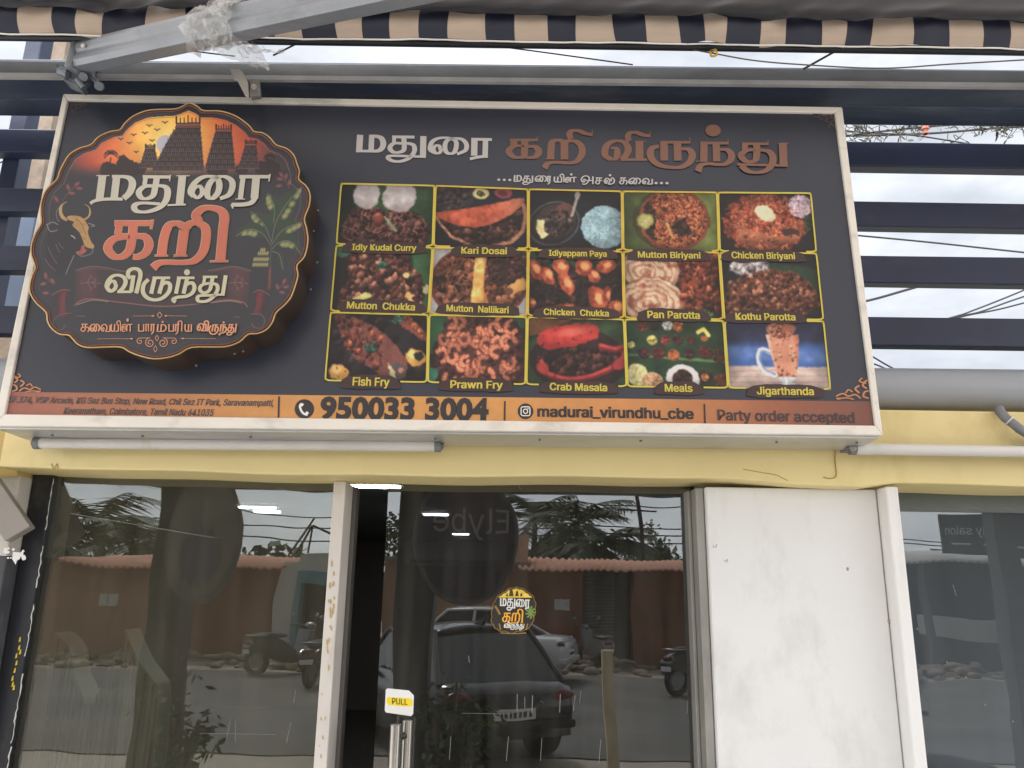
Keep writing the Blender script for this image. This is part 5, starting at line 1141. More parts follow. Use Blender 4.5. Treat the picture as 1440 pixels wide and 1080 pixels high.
# corner ornaments
def zpt(x0, y0, s_): return lambda x, y, d_: PS(x0 + x * s_, y0 + y * s_, d_)
orn = [S('0,40 8,36 6,28 0,26', 3, 3), S('3,22 9,16 5,8 0,6', 3, 3), S('12,40 20,33 30,36 38,31 48,36', 2.6, 2.6), S('14,30 20,22 14,16', 3, 3), S('22,42 34,39 46,42', 2.2, 2.2), S('4,12 14,8 10,2', 2.4, 2.4), S('24,28 30,24 34,30', 2.4, 2.4), S('40,40 48,40', 2.4, 2.4)]
for x0, y0, fx, s_, mm in ((17, 524, 1, .8, M_inkorn), (1222, 530, -1, .92, M_inkorn), (1174, 160, -1, .62, mat('ink_faint_gold', (96, 80, 72), 0.4)), (97, 145, 1, .5, mat('ink_faint_gold', (96, 80, 72), 0.4))):
    fy = 1 if y0 > 400 else -1
    b = MB(); pen_word(b, orn, (lambda x, y, d_, x0=x0, y0=y0, fx=fx, s_=s_, fy=fy: PS(x0 + fx * x * s_ * 1.05 + 0, y0 + (y if fy > 0 else 40 - y) * s_ * .82, d_)), .002); b.build('corner_ornament', mm, sgn)
# ---- lettering strokes, read off the photograph letter by letter
W_MA = [S('108,128 98,285', 58, 58), S('70,277 262,279', 24, 24), S('215,128 208,287', 50, 50), S('190,141 250,141 300,158 321,205 308,250 276,274 230,279', 54, 26)]
W_THU = [S('402,147 608,149', 26, 26), S('422,150 416,212', 34, 34), S('420,203 556,208', 22, 22), S('500,208 420,207 382,245 405,282 452,291 505,272 514,220 508,150', 46, 22), S('548,206 596,222 610,262 592,308 545,350 470,373 400,366 364,338 390,322 480,322 580,327', 44, 22), S('690,140 685,336', 56, 56), S('600,327 712,330', 22, 22)]
W_RAI = [S('842,262 838,232 806,228 784,258 805,296 842,290 852,255', 34, 20), S('800,296 752,262 770,195 830,160 920,157 985,185 993,232 976,285 935,302 898,282 888,232 905,185 960,162 1040,168 1084,212 1076,270 1000,305', 44, 20), S('1160,156 1157,320', 58, 58), S('1130,169 1320,172', 26, 26), S('1262,172 1258,318', 50, 50), S('1284,326 1200,332 1118,350', 26, 26)]
W_KA = [S('165,258 538,258', 36, 36), S('536,214 534,278', 12, 12), S('222,262 212,345', 92, 92), S('200,338 420,336', 30, 30), S('360,340 225,342 150,408 205,478 290,494 350,470 362,380 362,262', 96, 34), S('410,346 500,350 553,412 505,482 390,496', 100, 36)]
W_RI = [S('715,520 718,380 735,290 790,262 850,268 905,300', 98, 36), S('645,512 770,512', 14, 14), S('900,520 900,300', 104, 104), S('905,300 960,272 1050,278 1115,325 1142,405 1118,485 1055,548 960,568 840,560 740,560 670,582 630,640', 96, 38), S('992,245 968,182 1000,138 1085,132 1180,168 1278,186', 86, 38), S('1275,112 1275,196', 12, 12)]
W_VI = [S('190,518 112,470 104,388 150,310 250,270 360,288 416,370 396,450 330,522', 96, 34), S('186,366 250,376 270,438 245,505 190,520', 88, 32), S('312,522 672,522', 34, 34), S('568,270 568,522', 106, 106), S('510,276 660,272', 12, 12), S('440,272 412,225 438,168 520,156 620,190 716,202', 84, 38), S('711,140 712,218', 12, 12)]
W_RU = [S('900,292 905,536', 104, 104), S('850,288 1255,288', 36, 36), S('1250,226 1250,302', 12, 12), S('1080,292 1086,536', 104, 104), S('1135,378 1232,386 1282,460 1240,560 1130,622 1000,626 850,600 750,530 714,440 745,368 832,342', 100, 40)]
W_NDH = [D(315, 130, 104, 80), S('140,298 524,300', 38, 38), S('518,250 518,314', 12, 12), S('192,300 190,546', 98, 98), S('82,544 240,546', 12, 12), S('355,302 362,546', 100, 100), S('405,384 505,392 562,460 540,540 440,588 250,578 150,602 110,682', 95, 38)]
W_DHU = [S('710,308 1064,310', 36, 36), S('1056,262 1056,326', 12, 12), S('748,312 738,390', 84, 84), S('735,382 950,384', 28, 28), S('880,394 770,400 694,460 740,530 820,552 888,520 905,420 902,312', 96, 34), S('950,392 1062,412 1122,490 1100,600 1020,672 900,696 780,672 690,598', 98, 36), S('640,586 1322,604', 32, 32), S('1255,300 1268,612', 110, 110), S('1190,302 1335,300', 12, 12)]
E1 = [S('250,170 205,520', 112, 112), S('160,174 348,174', 14, 14), S('72,578 140,538 300,514 540,514', 44, 44), S('455,180 415,512', 108, 108), S('385,186 560,190 650,222 682,300 640,420 555,505', 108, 44), S('830,190 1230,195', 46, 46), S('1232,160 1218,254', 18, 18), S('875,190 855,312', 66, 66), S('858,316 1080,320', 36, 36), S('970,328 850,336 775,410 808,490 888,508 978,460 1010,350 1036,196', 92, 38), S('1070,318 1155,340 1192,410 1162,540 1062,640 900,696 760,692 708,640 740,588 850,570 1080,585', 98, 40), S('1405,172 1362,592', 110, 110), S('1318,176 1512,176', 14, 14), S('1188,602 1452,592', 26, 26)]
E2 = [S('335,345 310,325 245,355 215,430 280,496 345,445 350,375 335,345', 66, 36), S('230,470 188,420 200,350 255,270 345,205 450,184 560,210 602,300 580,420 500,502 432,470 430,370 480,262 560,202 680,190 772,242 792,330 740,450 610,506', 92, 40), S('890,190 1332,190', 50, 50), S('1336,150 1318,258', 20, 20), S('945,190 905,512', 74, 74), S('832,513 972,513', 14, 14), S('1135,190 1108,505', 112, 112), S('1130,470 1070,560 950,592 780,594', 80, 56), S('772,590 800,650', 24, 24)]
E3a = [S('210,232 582,232', 46, 46), S('584,196 564,292', 16, 16), S('262,240 245,345', 62, 62), S('240,352 520,350', 34, 34), S('360,362 215,382 148,465 200,546 280,556 352,500 378,400 396,236', 80, 42), S('430,355 512,370 546,440 510,520 440,556 388,556', 80, 44)]
E3b = [S('668,545 690,380 735,262 810,234 885,265', 84, 42), S('852,540 885,300', 88, 88), S('880,300 940,242 1010,230 1082,270 1098,350 1070,500 990,590 880,612 700,610 630,626 584,666', 84, 42), S('1022,222 1002,152 1060,96 1140,84 1232,110 1272,172 1260,300 1234,592', 88, 44), S('598,546 732,546', 12, 12), S('782,545 916,545', 12, 12), S('1130,601 1312,599', 12, 12)]
E4 = [S('172,225 150,192 108,205 82,262 118,300 165,270 175,222', 44, 28), S('112,298 76,250 92,190 140,140 200,128 258,152 278,202 252,262 205,306', 46, 28), S('188,306 342,306', 28, 28), S('362,130 336,306', 44, 44), S('332,162 304,130 316,80 370,58 422,76 436,130 416,222 390,322', 46, 32),
      S('522,174 472,228 464,310 510,370 590,392 670,372 736,310 752,240 720,206 668,226', 46, 32), S('590,150 550,326', 44, 44), S('565,157 752,157', 28, 28), S('682,160 636,326', 44, 44), D(932, 98, 32), S('825,157 1012,157', 28, 28), S('848,160 815,326', 42, 42), S('935,160 895,326', 44, 44), S('930,226 986,210 1012,260 986,320 920,354 830,364 784,390 812,416', 44, 32),
      S('1100,147 1257,147', 26, 26), S('1122,150 1110,216', 34, 34), S('1108,218 1192,212', 22, 22), S('1180,214 1100,230 1068,270 1094,311 1142,310 1180,270 1206,150', 42, 26), S('1195,214 1250,234 1256,290 1210,360 1140,406 1060,406 1044,372 1080,346 1250,344', 42, 28), S('1345,130 1312,340', 42, 42), S('1240,336 1332,336', 22, 22)]
def word(groups, place, base, mtl, par, label=None):
    b = MB(); n_ = 0
    for strokes in groups: pen_word(b, strokes, place, base + n_ * PEN_D * .5); n_ += len(strokes)
    return b.build('lettering', mtl, par, label=label)
def zoomed(x0, y0, s_, fn=None): return (lambda x, y, d_: (fn or PS)(x0 + x / s_, y0 + y / s_, d_))
word([W_MA, W_THU, W_RAI], zoomed(490, 170, 6.545), .002, M_inkwhite, sgn, 'first headline word in greyish white')
word([W_KA, W_RI], zoomed(700, 170, 9.6), .002, M_inkbrown, sgn, 'second headline word in dull orange')
b = MB(); pen_word(b, W_VI, zoomed(840, 170, 9.6), .002); pen_word(b, W_RU, zoomed(840, 170, 9.6), .0029); pen_word(b, W_NDH, zoomed(970, 170, 9.6), .0037); pen_word(b, W_DHU, zoomed(970, 170, 9.6), .0044); b.build('lettering', M_inkbrown, sgn, label='third headline word in dull orange')
# small script alphabet (pen strokes in tagline survey units)
A_ = {
 'ma': [S('188,62 184,110', 13, 13), S('180,111 222,111', 8, 8), S('208,62 206,111', 12, 12), S('205,65 228,68 238,86 230,104 215,111', 12, 8)],
 'thu': [S('262,70 302,70', 8, 8), S('266,70 264,90', 9, 9), S('285,87 262,90 252,100 264,112 280,107 285,70', 11, 7), S('285,88 302,92 308,108 295,128 268,136 250,126 262,118 322,120', 11, 8), S('326,66 325,120', 12, 12)],
 'ai': [S('362,108 374,106 376,96 366,92 356,100 360,110 372,112 380,106', 9, 7), S('358,112 348,98 356,78 378,68 400,76 406,95 396,113 384,100 390,80 408,68 428,76 434,95 420,113', 12, 7)],
 'ra': [S('440,72 470,72', 8, 8), S('446,72 444,116', 12, 12), S('461,72 459,116 445,134', 12, 8)],
 'yi': [S('498,74 496,106 508,117 520,108 524,74', 12, 8), S('522,116 553,116', 8, 8), S('552,76 552,116', 11, 11), S('548,80 540,66 555,54 568,66 570,117', 10, 8)],
 'n.': [S('596,108 606,104 608,94 598,92 590,102', 9, 7), S('606,116 590,117 582,102 590,84 608,80 620,92 620,116', 11, 7), S('618,116 622,90 635,80 648,86 648,118', 11, 7), S('640,80 668,80', 8, 8), D(628, 57, 10, 9)],
 'a': [S('722,110 734,108 738,98 728,94 720,104', 9, 7), S('732,117 714,113 706,96 718,76 742,68 762,76 768,96 756,118 735,133 712,130', 11, 8), S('745,104 795,104', 7, 7), S('796,72 796,132', 12, 12)],
 'cha': [S('818,84 868,84', 8, 8), S('828,84 826,104', 9, 9), S('848,104 826,106 818,120 832,131 846,122 848,84', 11, 7), S('848,104 868,104', 8, 8)],
 'l.': [S('898,120 908,116 910,106 900,104 893,114', 9, 7), S('908,127 892,123 886,108 898,90 914,88 924,98 926,116 918,131 940,131 958,121 963,100 950,84 938,92 940,110', 11, 8), D(930, 63, 10, 9)],
 'su': [S('1008,84 1054,84', 8, 8), S('1020,84 1016,104', 9, 9), S('1036,104 1014,106 1006,120 1018,131 1034,122 1038,84', 11, 7), S('1038,104 1056,104 1062,118 1054,135', 10, 8)],
 'va': [S('1196,124 1206,120 1208,112 1198,108 1190,118', 9, 7), S('1206,130 1190,127 1182,112 1192,94 1212,88 1230,98 1232,116 1222,131 1260,131', 11, 8), S('1258,92 1258,131', 12, 12)],
}
def bx(strokes):
    xs = [p[0] for s_ in strokes if s_[2] is not None for p in s_[0]]; ys = [p[1] for s_ in strokes if s_[2] is not None for p in s_[0]]
    return min(xs), min(ys), max(xs), max(ys)
def refit(strokes, x0, x1, ytop=None, ybase=None, src_y=None, wk=1.0):
    """Strokes stretched so they run from x0 to x1 and (src_y top, base) land on (ytop, ybase)."""
    a, b_, c_, d_ = bx(strokes); kx = (x1 - x0) / (c_ - a)
    sy0, sy1 = src_y or (b_, d_); ky = (ybase - ytop) / (sy1 - sy0)
    f = lambda p: (x0 + (p[0] - a) * kx, ytop + (p[1] - sy0) * ky); o_ = []
    for pts, wv, wh in strokes:
        if wh is None: o_.append((f(pts), (wv[0] * kx, wv[1] * ky), None))
        else: o_.append(([f(p) for p in pts], wv * wk, wh * wk))
    return o_
tz = zoomed(690, 235, 5.538)
tag_ = [D(63, 98, 12, 9), D(106, 99, 12, 9), D(149, 100, 12, 9)] + A_['ma'] + A_['thu'] + A_['ai'] + A_['ra'] + A_['yi'] + A_['n.'] + A_['a'] + A_['cha'] + A_['l.'] + A_['su'] + refit(A_['ai'], 1076, 1166, 86, 130, (68, 112)) + A_['va'] + [D(1288, 124, 12, 9), D(1330, 124, 12, 9), D(1373, 125, 12, 9)]
b = MB(); pen_word(b, tag_, tz, .002); b.build('lettering', M_inkwhite, sgn, label='small greyish white tagline between dots')
# ---- dish photos
GX = [[(479, 257), (612, 260), (743, 265), (875, 268), (1009, 269.6), (1141, 270.5)], [(472, 344), (609, 347), (743, 350.5), (876, 352.6), (1011.6, 354), (1149, 355)], [(464, 438), (603, 441.5), (741.5, 444.7), (878, 448), (1018, 450), (1159, 450.5)], [(456, 536), (601, 538.5), (739.5, 541.5), (882, 544.5), (1024.5, 546.5), (1169, 548.5)]]
DISH = [[('Idly Kudal Curry', d_idly, 495, 585, 351.5, 353, 8.5), ('Kari Dosai', d_dosai, 649, 712.5, 356.5, 357.5, 9), ('Idiyappam Paya', d_paya, 772, 853, 359.5, 361, 8), ('Mutton Biriyani', d_mbiri, 897.5, 985, 362, 363.5, 8.5), ('Chicken Biriyani', d_cbiri, 1029.5, 1118, 363, 364.5, 9)],
        [('Mutton  Chukka', d_chukka, 488, 583, 433.5, 436.5, 9.5), ('Mutton  Nallikari', d_nalli, 628, 715, 437.5, 440.5, 9), ('Chicken  Chukka', d_chick, 765, 856, 442.5, 445, 8.5), ('Pan Parotta', d_parotta, 911, 984, 447, 448.3, 10), ('Kothu Parotta', d_kothu, 1035, 1118.5, 449.5, 450.5, 9.5)],
        [('Fish Fry', d_fish, 496, 547, 542, 543, 11.5), ('Prawn Fry', d_prawn, 633.5, 706.5, 545.5, 546.5, 10.5), ('Crab Masala', d_crab, 773.5, 853.5, 548.5, 550, 10), ('Meals', d_meals, 935.5, 973.5, 550.5, 551, 10.5), ('Jigarthanda', d_jigar, 1065, 1144.5, 554.5, 555.5, 10.5)]]
DESC = [['white steamed cakes over brown curry', 'folded crisp pancake over dark meat', 'oval bowl of gravy beside pale blue noodles', 'red bowl of spiced rice with lime on green', 'spiced rice with boiled egg and chicken leg'], ['brown fried meat pieces on a green leaf', 'marrow bone in dark curry in a white plate', 'charred red chicken pieces on dark masala', 'two flaky flatbreads beside fried meat', 'heap of shredded bread with onion'], ['whole fried fish with lemon', 'heap of orange fried prawns', 'red crab in dark masala on a leaf', 'many small dishes spread on a banana leaf', 'pink milk drink in a tall handled glass']]
rr_ = random.Random(17)
M_gold = mat('ink_gold_edge', (206, 176, 70), 0.4, 0, 0.12, 20)
for r_ in range(3):
    for c_i in range(5):
        nm, fn, tx0, tx1, ty0, ty1, cap = DISH[r_][c_i]
        q = [GX[r_][c_i], GX[r_][c_i + 1], GX[r_ + 1][c_i + 1], GX[r_ + 1][c_i]]
        cv = Canvas(0, 0, 134, 88, 1.35, (60, 50, 48), 31 + r_ * 5 + c_i); fn(cv); sw = .45 if fn in (d_jigar, d_paya, d_crab, d_meals, d_dosai, d_nalli) else 1; cv.warp(2.2 * sw, 7); cv.warp(1.1 * sw, 2.5); cv.grain(.3, 10); cv.soften(2); e_ = np.minimum(np.minimum(cv.X, 134 - cv.X) / 26, np.minimum(cv.Y, 88 - cv.Y) / 22); cv.c = cv.c * (.68 + .32 * np.clip(e_, 0, 1))[..., None] * 1.12
        g_ = cv.c.mean(-1, keepdims=True); cv.c = cv.c * .9 + g_ * .1; cv.c = np.clip((cv.c - 42) * 1.22 + 36, 8, 235) * .93
        pic = cv.mesh('dish_photo', quad_place(q, 134, 88, .0012), M_ink, sgn, label='printed photo of ' + DESC[r_][c_i])
        def at(u_, v_): return (q[0][0] * (1 - u_) * (1 - v_) + q[1][0] * u_ * (1 - v_) + q[2][0] * u_ * v_ + q[3][0] * (1 - u_) * v_, q[0][1] * (1 - u_) * (1 - v_) + q[1][1] * u_ * (1 - v_) + q[2][1] * u_ * v_ + q[3][1] * (1 - u_) * v_)
        e, f_ = .008, .013; rc = .045
        b = MB(); wd = 2.3
        lw0 = max(.1, (tx0 - 16 - q[3][0]) / (q[2][0] - q[3][0])); lw1 = min(.93, (tx1 + 16 - q[3][0]) / (q[2][0] - q[3][0]))
        line_ = [at(lw0, 1 - f_), at(e + rc, 1 - f_), at(e + rc * .25, 1 - f_ - rc * .35), at(e, 1 - f_ - rc * 1.4), at(e, .5), at(e, f_ + rc * 1.4), at(e + rc * .25, f_ + rc * .35), at(e + rc, f_), at(.5, f_), at(1 - e - rc, f_), at(1 - e - rc * .25, f_ + rc * .35), at(1 - e, f_ + rc * 1.4), at(1 - e, .5), at(1 - e, 1 - f_ - rc * 1.4), at(1 - e - rc * .25, 1 - f_ - rc * .35), at(1 - e - rc, 1 - f_), at(lw1, 1 - f_)]
        pen(b, line_, wd, wd, PSd, .0026 + .0001 * c_i)
        b.build('border', M_inkyel if c_i in (0, 4) or r_ == 2 else M_gold, pic)
        b = MB(); x0_, x1_ = tx0 - 13, tx1 + 13; up = []; dn = []
        for k in range(13):
            t_ = k / 12; xx = x0_ + (x1_ - x0_) * t_; yy = ty0 + (ty1 - ty0) * t_
            end = 1 - .45 * (abs(t_ - .5) * 2) ** 5
            up.append((xx + rr_.uniform(-1.5, 1.5), yy - (cap + 4) * end + rr_.uniform(-.8, .8))); dn.append((xx + rr_.uniform(-1.5, 1.5) + (3 if t_ > .5 else -3), yy + 4.5 * end + rr_.uniform(-.8, .8)))
        b.poly([PS(x, y, .0036) for x, y in up + dn[::-1]]); b.build('caption_plate', M_plate, pic)
        b = MB(); line_on(b, nm, (tx0, ty0), (tx1, ty1), cap, PSd, .0046, .022, 0); b.build('lettering', M_inkyel, pic)
# ---- raised emblem
EO = .112
PE = lambda x, y, d_=0.0: PS(x, y, EO + d_)
emo = crom(EMB, 3, True)
b = MB(); b.prism([PS(x, y, EO - .001) for x, y in emo], [PS(x, y, EO) - SIGN_N * (EO - .0005) for x, y in emo])
emb = b.build('emblem', mat('dark_bronze_return', (66, 54, 48), 0.42, 0.2, 0.2, 5, 0.05, 20), sgn, label='raised scalloped round emblem with temple towers, bull and banana tree')
cvE = paint_emblem(); g_ = cvE.c.mean(-1, keepdims=True); cvE.c = np.where((cvE.id == 1)[..., None], cvE.c, (cvE.c * .78 + g_ * .22) * np.array([.9, .92, .96])); keep = cvE.pol(emo)
pl = place_sign_np(EO)
for k, nm in [(0, 'printed_face'), (1, 'evening_sky'), (2, 'sun_disc'), (3, 'tree_line'), (11, 'tree_line'), (7, 'bull'), (8, 'banana_tree'), (9, 'banana_bunch'), (10, 'ribbon')] + [(20 + i, 'bird') for i in range(9)] + [(30 + i, 'leaf_sprig') for i in range(4)] + [(40 + i, 'temple_tower') for i in range(4)]:
    cvE.mesh(nm, pl, M_ink, emb, keep, k)
b = MB(); b.tube([PS(x, y, EO + .002) for x, y in emo], .0022, 6, closed=True); b.build('rim', mat('gold_rim', (190, 160, 110), 0.3, 0.5, 0.1, 6), emb)
ins = [(236 + (x - 236) * .982, 328 + (y - 328) * .982) for x, y in emo]
b = MB(); b.tube([PS(x, y, EO + .0008) for x, y in ins], .0022, 5, closed=True); b.build('inner_rim', mat('red_brown_rim', (122, 74, 62), 0.35, 0.2, 0.15, 8), emb)
M_ivory = mat('emblem_ivory', (190, 186, 172), 0.35, 0, 0.05, 8); M_coral = mat('emblem_coral', (190, 108, 88), 0.35, 0, 0.1, 12); M_pale = mat('emblem_pale_yellow', (190, 186, 158), 0.35, 0, 0.04, 8); M_copper = mat('emblem_copper', (206, 146, 112), 0.35, 0, 0.08, 12)
b = MB(); pen_word(b, E1, zoomed(120, 230, 10.286, PE), .0015); pen_word(b, E2, zoomed(250, 230, 10.286, PE), .0032); b.build('lettering', M_ivory, emb, label='ivory word under the towers')
b = MB(); pen_word(b, E3a, zoomed(130, 280, 6.857, PE), .0015); pen_word(b, E3b, zoomed(130, 280, 6.857, PE), .0035)
w2 = b.build('lettering', M_coral, emb, label='large coral word in the middle')
thick = lambda g_, k_: [(p, wv + k_, wh + k_) for p, wv, wh in g_]
b = MB(); pen_word(b, thick(E3a, 12), zoomed(130, 280, 6.857, PE), .0004, 0); pen_word(b, thick(E3b, 12), zoomed(130, 280, 6.857, PE), .0006, 0); b.build('lettering_outline', mat('emblem_outline', (196, 168, 140), 0.35), emb)
b = MB(); pen_word(b, E4, zoomed(140, 370, 7.579, PE), .0015); b.build('lettering', M_pale, emb, label='pale yellow word on the ribbon')
z6_ = zoomed(100, 440, 6.0, PE); ks = 1.0
pa_ = [S('570,95 570,155', 11, 11), S('566,154 614,154', 8, 8), S('612,95 612,156', 11, 11)]
aa_ = [S('626,97 660,97', 8, 8), S('632,97 632,156', 10, 10), S('652,97 652,156', 10, 10)]
line6 = refit(A_['su'], 84, 150, 95, 156, (84, 131)) + refit(A_['ai'], 160, 240, 95, 156, (68, 113)) + refit(A_['va'], 252, 330, 97, 156, (88, 131)) + refit(A_['yi'], 338, 418, 95, 156, (74, 117)) + refit(A_['n.'], 430, 518, 97, 156, (80, 117)) + pa_ + aa_
line6 += refit(A_['ra'], 670, 708, 97, 156, (72, 116)) + refit(A_['ma'], 722, 802, 95, 156, (62, 111)) + [D(772, 76, 9, 9)] + refit(pa_, 822, 866, 95, 156, (95, 155)) + refit(A_['ra'], 876, 914, 97, 156, (72, 116)) + [S('912,98 902,82 918,68 934,80 932,156', 10, 8)] + [S('962,95 962,140 974,156 988,146 992,95', 11, 8), S('988,155 1016,155', 8, 8), S('1014,95 1014,155', 11, 11)]
line6 += [(p, wv * .3, (wh * .3 if wh else None)) if wh else (p, (9, 9), None) for p, wv, wh in refit(E4, 1066, 1394, 95, 156, (140, 320))]
b = MB(); pen_word(b, line6, z6_, .0015); b.build('lettering', M_copper, emb, label='small copper line at the foot')
b = MB()
def spiral(cx, cy, r0, turns, a0, sg, n_=26): return [(cx + (r0 * (1 - .8 * k / n_)) * math.cos(a0 + sg * turns * 6.283 * k / n_), cy + (r0 * (1 - .8 * k / n_)) * math.sin(a0 + sg * turns * 6.283 * k / n_)) for k in range(n_ + 1)]
st_ = [(spiral(666, 252, 42, 1.6, -1.57, -1), 7, 7), (spiral(775, 252, 42, 1.6, -1.57, 1), 7, 7), (spiral(580, 240, 28, 1.2, -1.57, -1), 6, 6), (spiral(865, 240, 28, 1.2, -1.57, 1), 6, 6), S('220,219 380,218 520,218', 3, 3), S('920,216 1060,217 1220,218', 3, 3), S('520,27 640,26 700,26', 3, 3), S('790,25 880,26 980,26', 3, 3), S('580,212 666,211', 5, 5), S('775,211 865,212', 5, 5), D(510, 218, 12, 6), D(943, 216, 12, 6), D(690, 26, 12, 6), D(800, 25, 12, 6)]
pen_word(b, st_, z6_, .0015)
for cx, cy, w_, h_ in ((747, 18, 20, 26), (724, 212, 16, 24), (711, 304, 16, 28)):
    q = [(cx, cy - h_), (cx + w_, cy), (cx, cy + h_), (cx - w_, cy)]; q.append(q[0])
    for k in range(4): pen(b, [q[k], q[k + 1]], 5, 5, z6_, .0018 + k * .0003)
b.build('scroll_ornament', M_copper, emb)
for x, y in ((447, 296), (441, 325), (446, 369), (437, 407), (405, 437), (342, 494), (330, 497), (276, 514)): b = MB(); b.ball(PS(x, y, .05), (.0036, .0036, .0036), 7, 5); b.build('screw', M_capgrey, emb)
# sign sticker on the door, the same emblem in small
sk = thing('door_sticker', 'small round restaurant emblem sticker on the tinted glass door', 'sticker', P(722, 858, YG - .002))
PD = lambda x, y, d_=0.0: P(x, y, YG - .0015 - d_)
sm = [(722 + (x - 238) * .160, 858 + (y - 325) * .182) for x, y in emo]
b = MB(); b.poly([PD(x, y) for x, y in sm]); b.build('disc', mat('sticker_dark', (40, 36, 30), 0.4), sk)
b = MB(); b.tube([PD(x, y, .0006) for x, y in sm], .0011, 5, closed=True); b.build('rim', mat('sticker_gold', (150, 116, 54), 0.4), sk)
b = MB(); q = [(722 + (x - 238) * .148, 858 + (y - 325) * .170) for x, y in emo if y < 222]; b.poly([PD(x, y, .0004) for x, y in q]); b.build('sky', mat('sticker_yellow_sky', (226, 196, 70), 0.4, 0, 0.2, 60), sk)
b = MB()
for cx, w_, y0 in ((719, 3.4, 828), (727, 2.6, 831), (733, 1.8, 834), (713, 1.6, 835)): b.poly([PD(x, y, .0008) for x, y in ((cx - w_ * .45, y0), (cx + w_ * .45, y0), (cx + w_, 838.6), (cx - w_, 838.6))])
b.build('temple_tower', mat('sticker_brown', (70, 56, 30), 0.4), sk)
def fitdoor(strokes_xy, x0, y0, x1, y1, m_):
    xs = [p[0] for s_ in strokes_xy for p in (s_[0] if s_[2] is not None else [s_[0]])]; ys = [p[1] for s_ in strokes_xy for p in (s_[0] if s_[2] is not None else [s_[0]])]
    a, c_, b_, d_ = min(xs), max(xs), min(ys), max(ys); bm = MB()
    pen_word(bm, [(p, wv, wh) for p, wv, wh in strokes_xy], lambda x, y, dd: PD(x0 + (x - a) / (c_ - a) * (x1 - x0), y0 + (y - b_) / (d_ - b_) * (y1 - y0), .001 + dd), .0002); bm.build('lettering', m_, sk)
shift = lambda g_, dx: [([(p[0] + dx, p[1]) for p in pts] if wh is not None else (pts[0] + dx, pts[1]), wv, wh) for pts, wv, wh in g_]
fitdoor(W_MA + W_THU + W_RAI, 703, 841, 745, 858, mat('sticker_white', (228, 228, 222), 0.4)); fitdoor(E3a + E3b, 707, 857, 736, 878, mat('sticker_orange', (236, 170, 50), 0.4)); fitdoor(E4, 709, 875, 737, 886, mat('sticker_white', (228, 228, 222), 0.4))
b = MB()
for k in range(9):
    a = k * .7; pen(b, [(746, 861), (746 + 5 * math.cos(a), 861 + 6.5 * math.sin(a)), (746 + 7 * math.cos(a + .2), 861 + 9 * math.sin(a + .2))], 2.2, 2.2, PD, .001 + k * .0001)
b.build('palm', mat('sticker_green', (116, 146, 70), 0.4), sk)
b = MB(); pen(b, [(696, 852), (700, 858), (703, 864)], 3, 3, PD, .001); b.build('bull_mark', mat('sticker_gold', (150, 116, 54), 0.4), sk)
b = MB(); pen(b, [(704, 890), (722, 891), (740, 890)], 1.6, 1.6, PD, .001); pen(b, [(702, 877), (704, 886)], 2, 2, PD, .0012); pen(b, [(742, 877), (740, 886)], 2, 2, PD, .0014); b.build('foot_line', mat('sticker_gold', (150, 116, 54), 0.4), sk)
# ------------------------------------------------------------------ the street opposite, seen mirrored in the glass
GZ = -0.16
M_brick = mat('brick_red_wash', (146, 96, 74), 0.85, 0, 0.22, 1.2, 0.3, 8, (112, 92, 82), 0.8, (1.2, 1.2, 1.8)); M_pink = mat('pink_wash', (188, 148, 122), 0.85, 0, 0.1, 1.5, 0.2, 12, (150, 110, 92), 0.5, (1, 1, 1.6))
M_shut = mat('grey_shutter', (92, 92, 92), 0.6, 0.2, 0.15, 3, 0.1, 10); M_roof = mat('terracotta_sheet', (214, 160, 134), 0.8, 0, 0.15, 2, 0.2, 9, (140, 100, 84), 0.5, (1, 1, 1)); M_whitew = mat('whitewash', (214, 212, 206), 0.8, 0, 0.08, 2)
M_teal = mat('teal_paint', (86, 150, 164), 0.6, 0, 0.1, 2); M_dark = mat('dark_doorway', (40, 40, 42), 0.8, 0, 0.2, 2); M_paper = mat('white_notice', (226, 226, 222), 0.7)
def front(x0, x1, yt, yb, d, dep=3.0):
    a = V(x0, (yt + yb) / 2, d); c = V(x1, (yt + yb) / 2, d); m_ = V((x0 + x1) / 2, yt, d).z; n_ = V((x0 + x1) / 2, yb, d).z
    return min(a.x, c.x), max(a.x, c.x), n_, m_, a.y
def roof_sheet(x0, x1, y_front, z_front, y_back, z_back, mtl, parent, pitch=.18, amp=.03):
    n_ = int((x1 - x0) / pitch * 6); vs = []
    for i in range(n_ + 1):
        x = x0 + (x1 - x0) * i / n_; h = amp * math.sin(i / 6 * 2 * math.pi)
        vs += [(x, y_front, z_front + h), (x, y_back, z_back + h), (x, y_front, z_front + h - .03), (x, y_back, z_back + h - .03)]
    fs = []
    for i in range(n_):
        a = i * 4; fs += [(a, a + 4, a + 5, a + 1), (a + 2, a + 3, a + 7, a + 6), (a, a + 2, a + 6, a + 4)]
    b = MB(); b.add(vs, fs, 0, True); return b.build('roof', mtl, parent)
def shutter(b, x0, x1, z0, z1, y):
    n_ = int((z1 - z0) / .085); q = []
    for k in range(n_ + 1):
        z = z0 + (z1 - z0) * k / n_; q += [(z, 0.0), (z + .04, .02)]
    q = [p for p in q if p[0] <= z1]
    vs = [(x, y + dy, z) for z, dy in q for x in (x0, x1)]
    b.add(vs, [(2 * i, 2 * i + 1, 2 * i + 3, 2 * i + 2) for i in range(len(q) - 1)])
D0 = 18.2
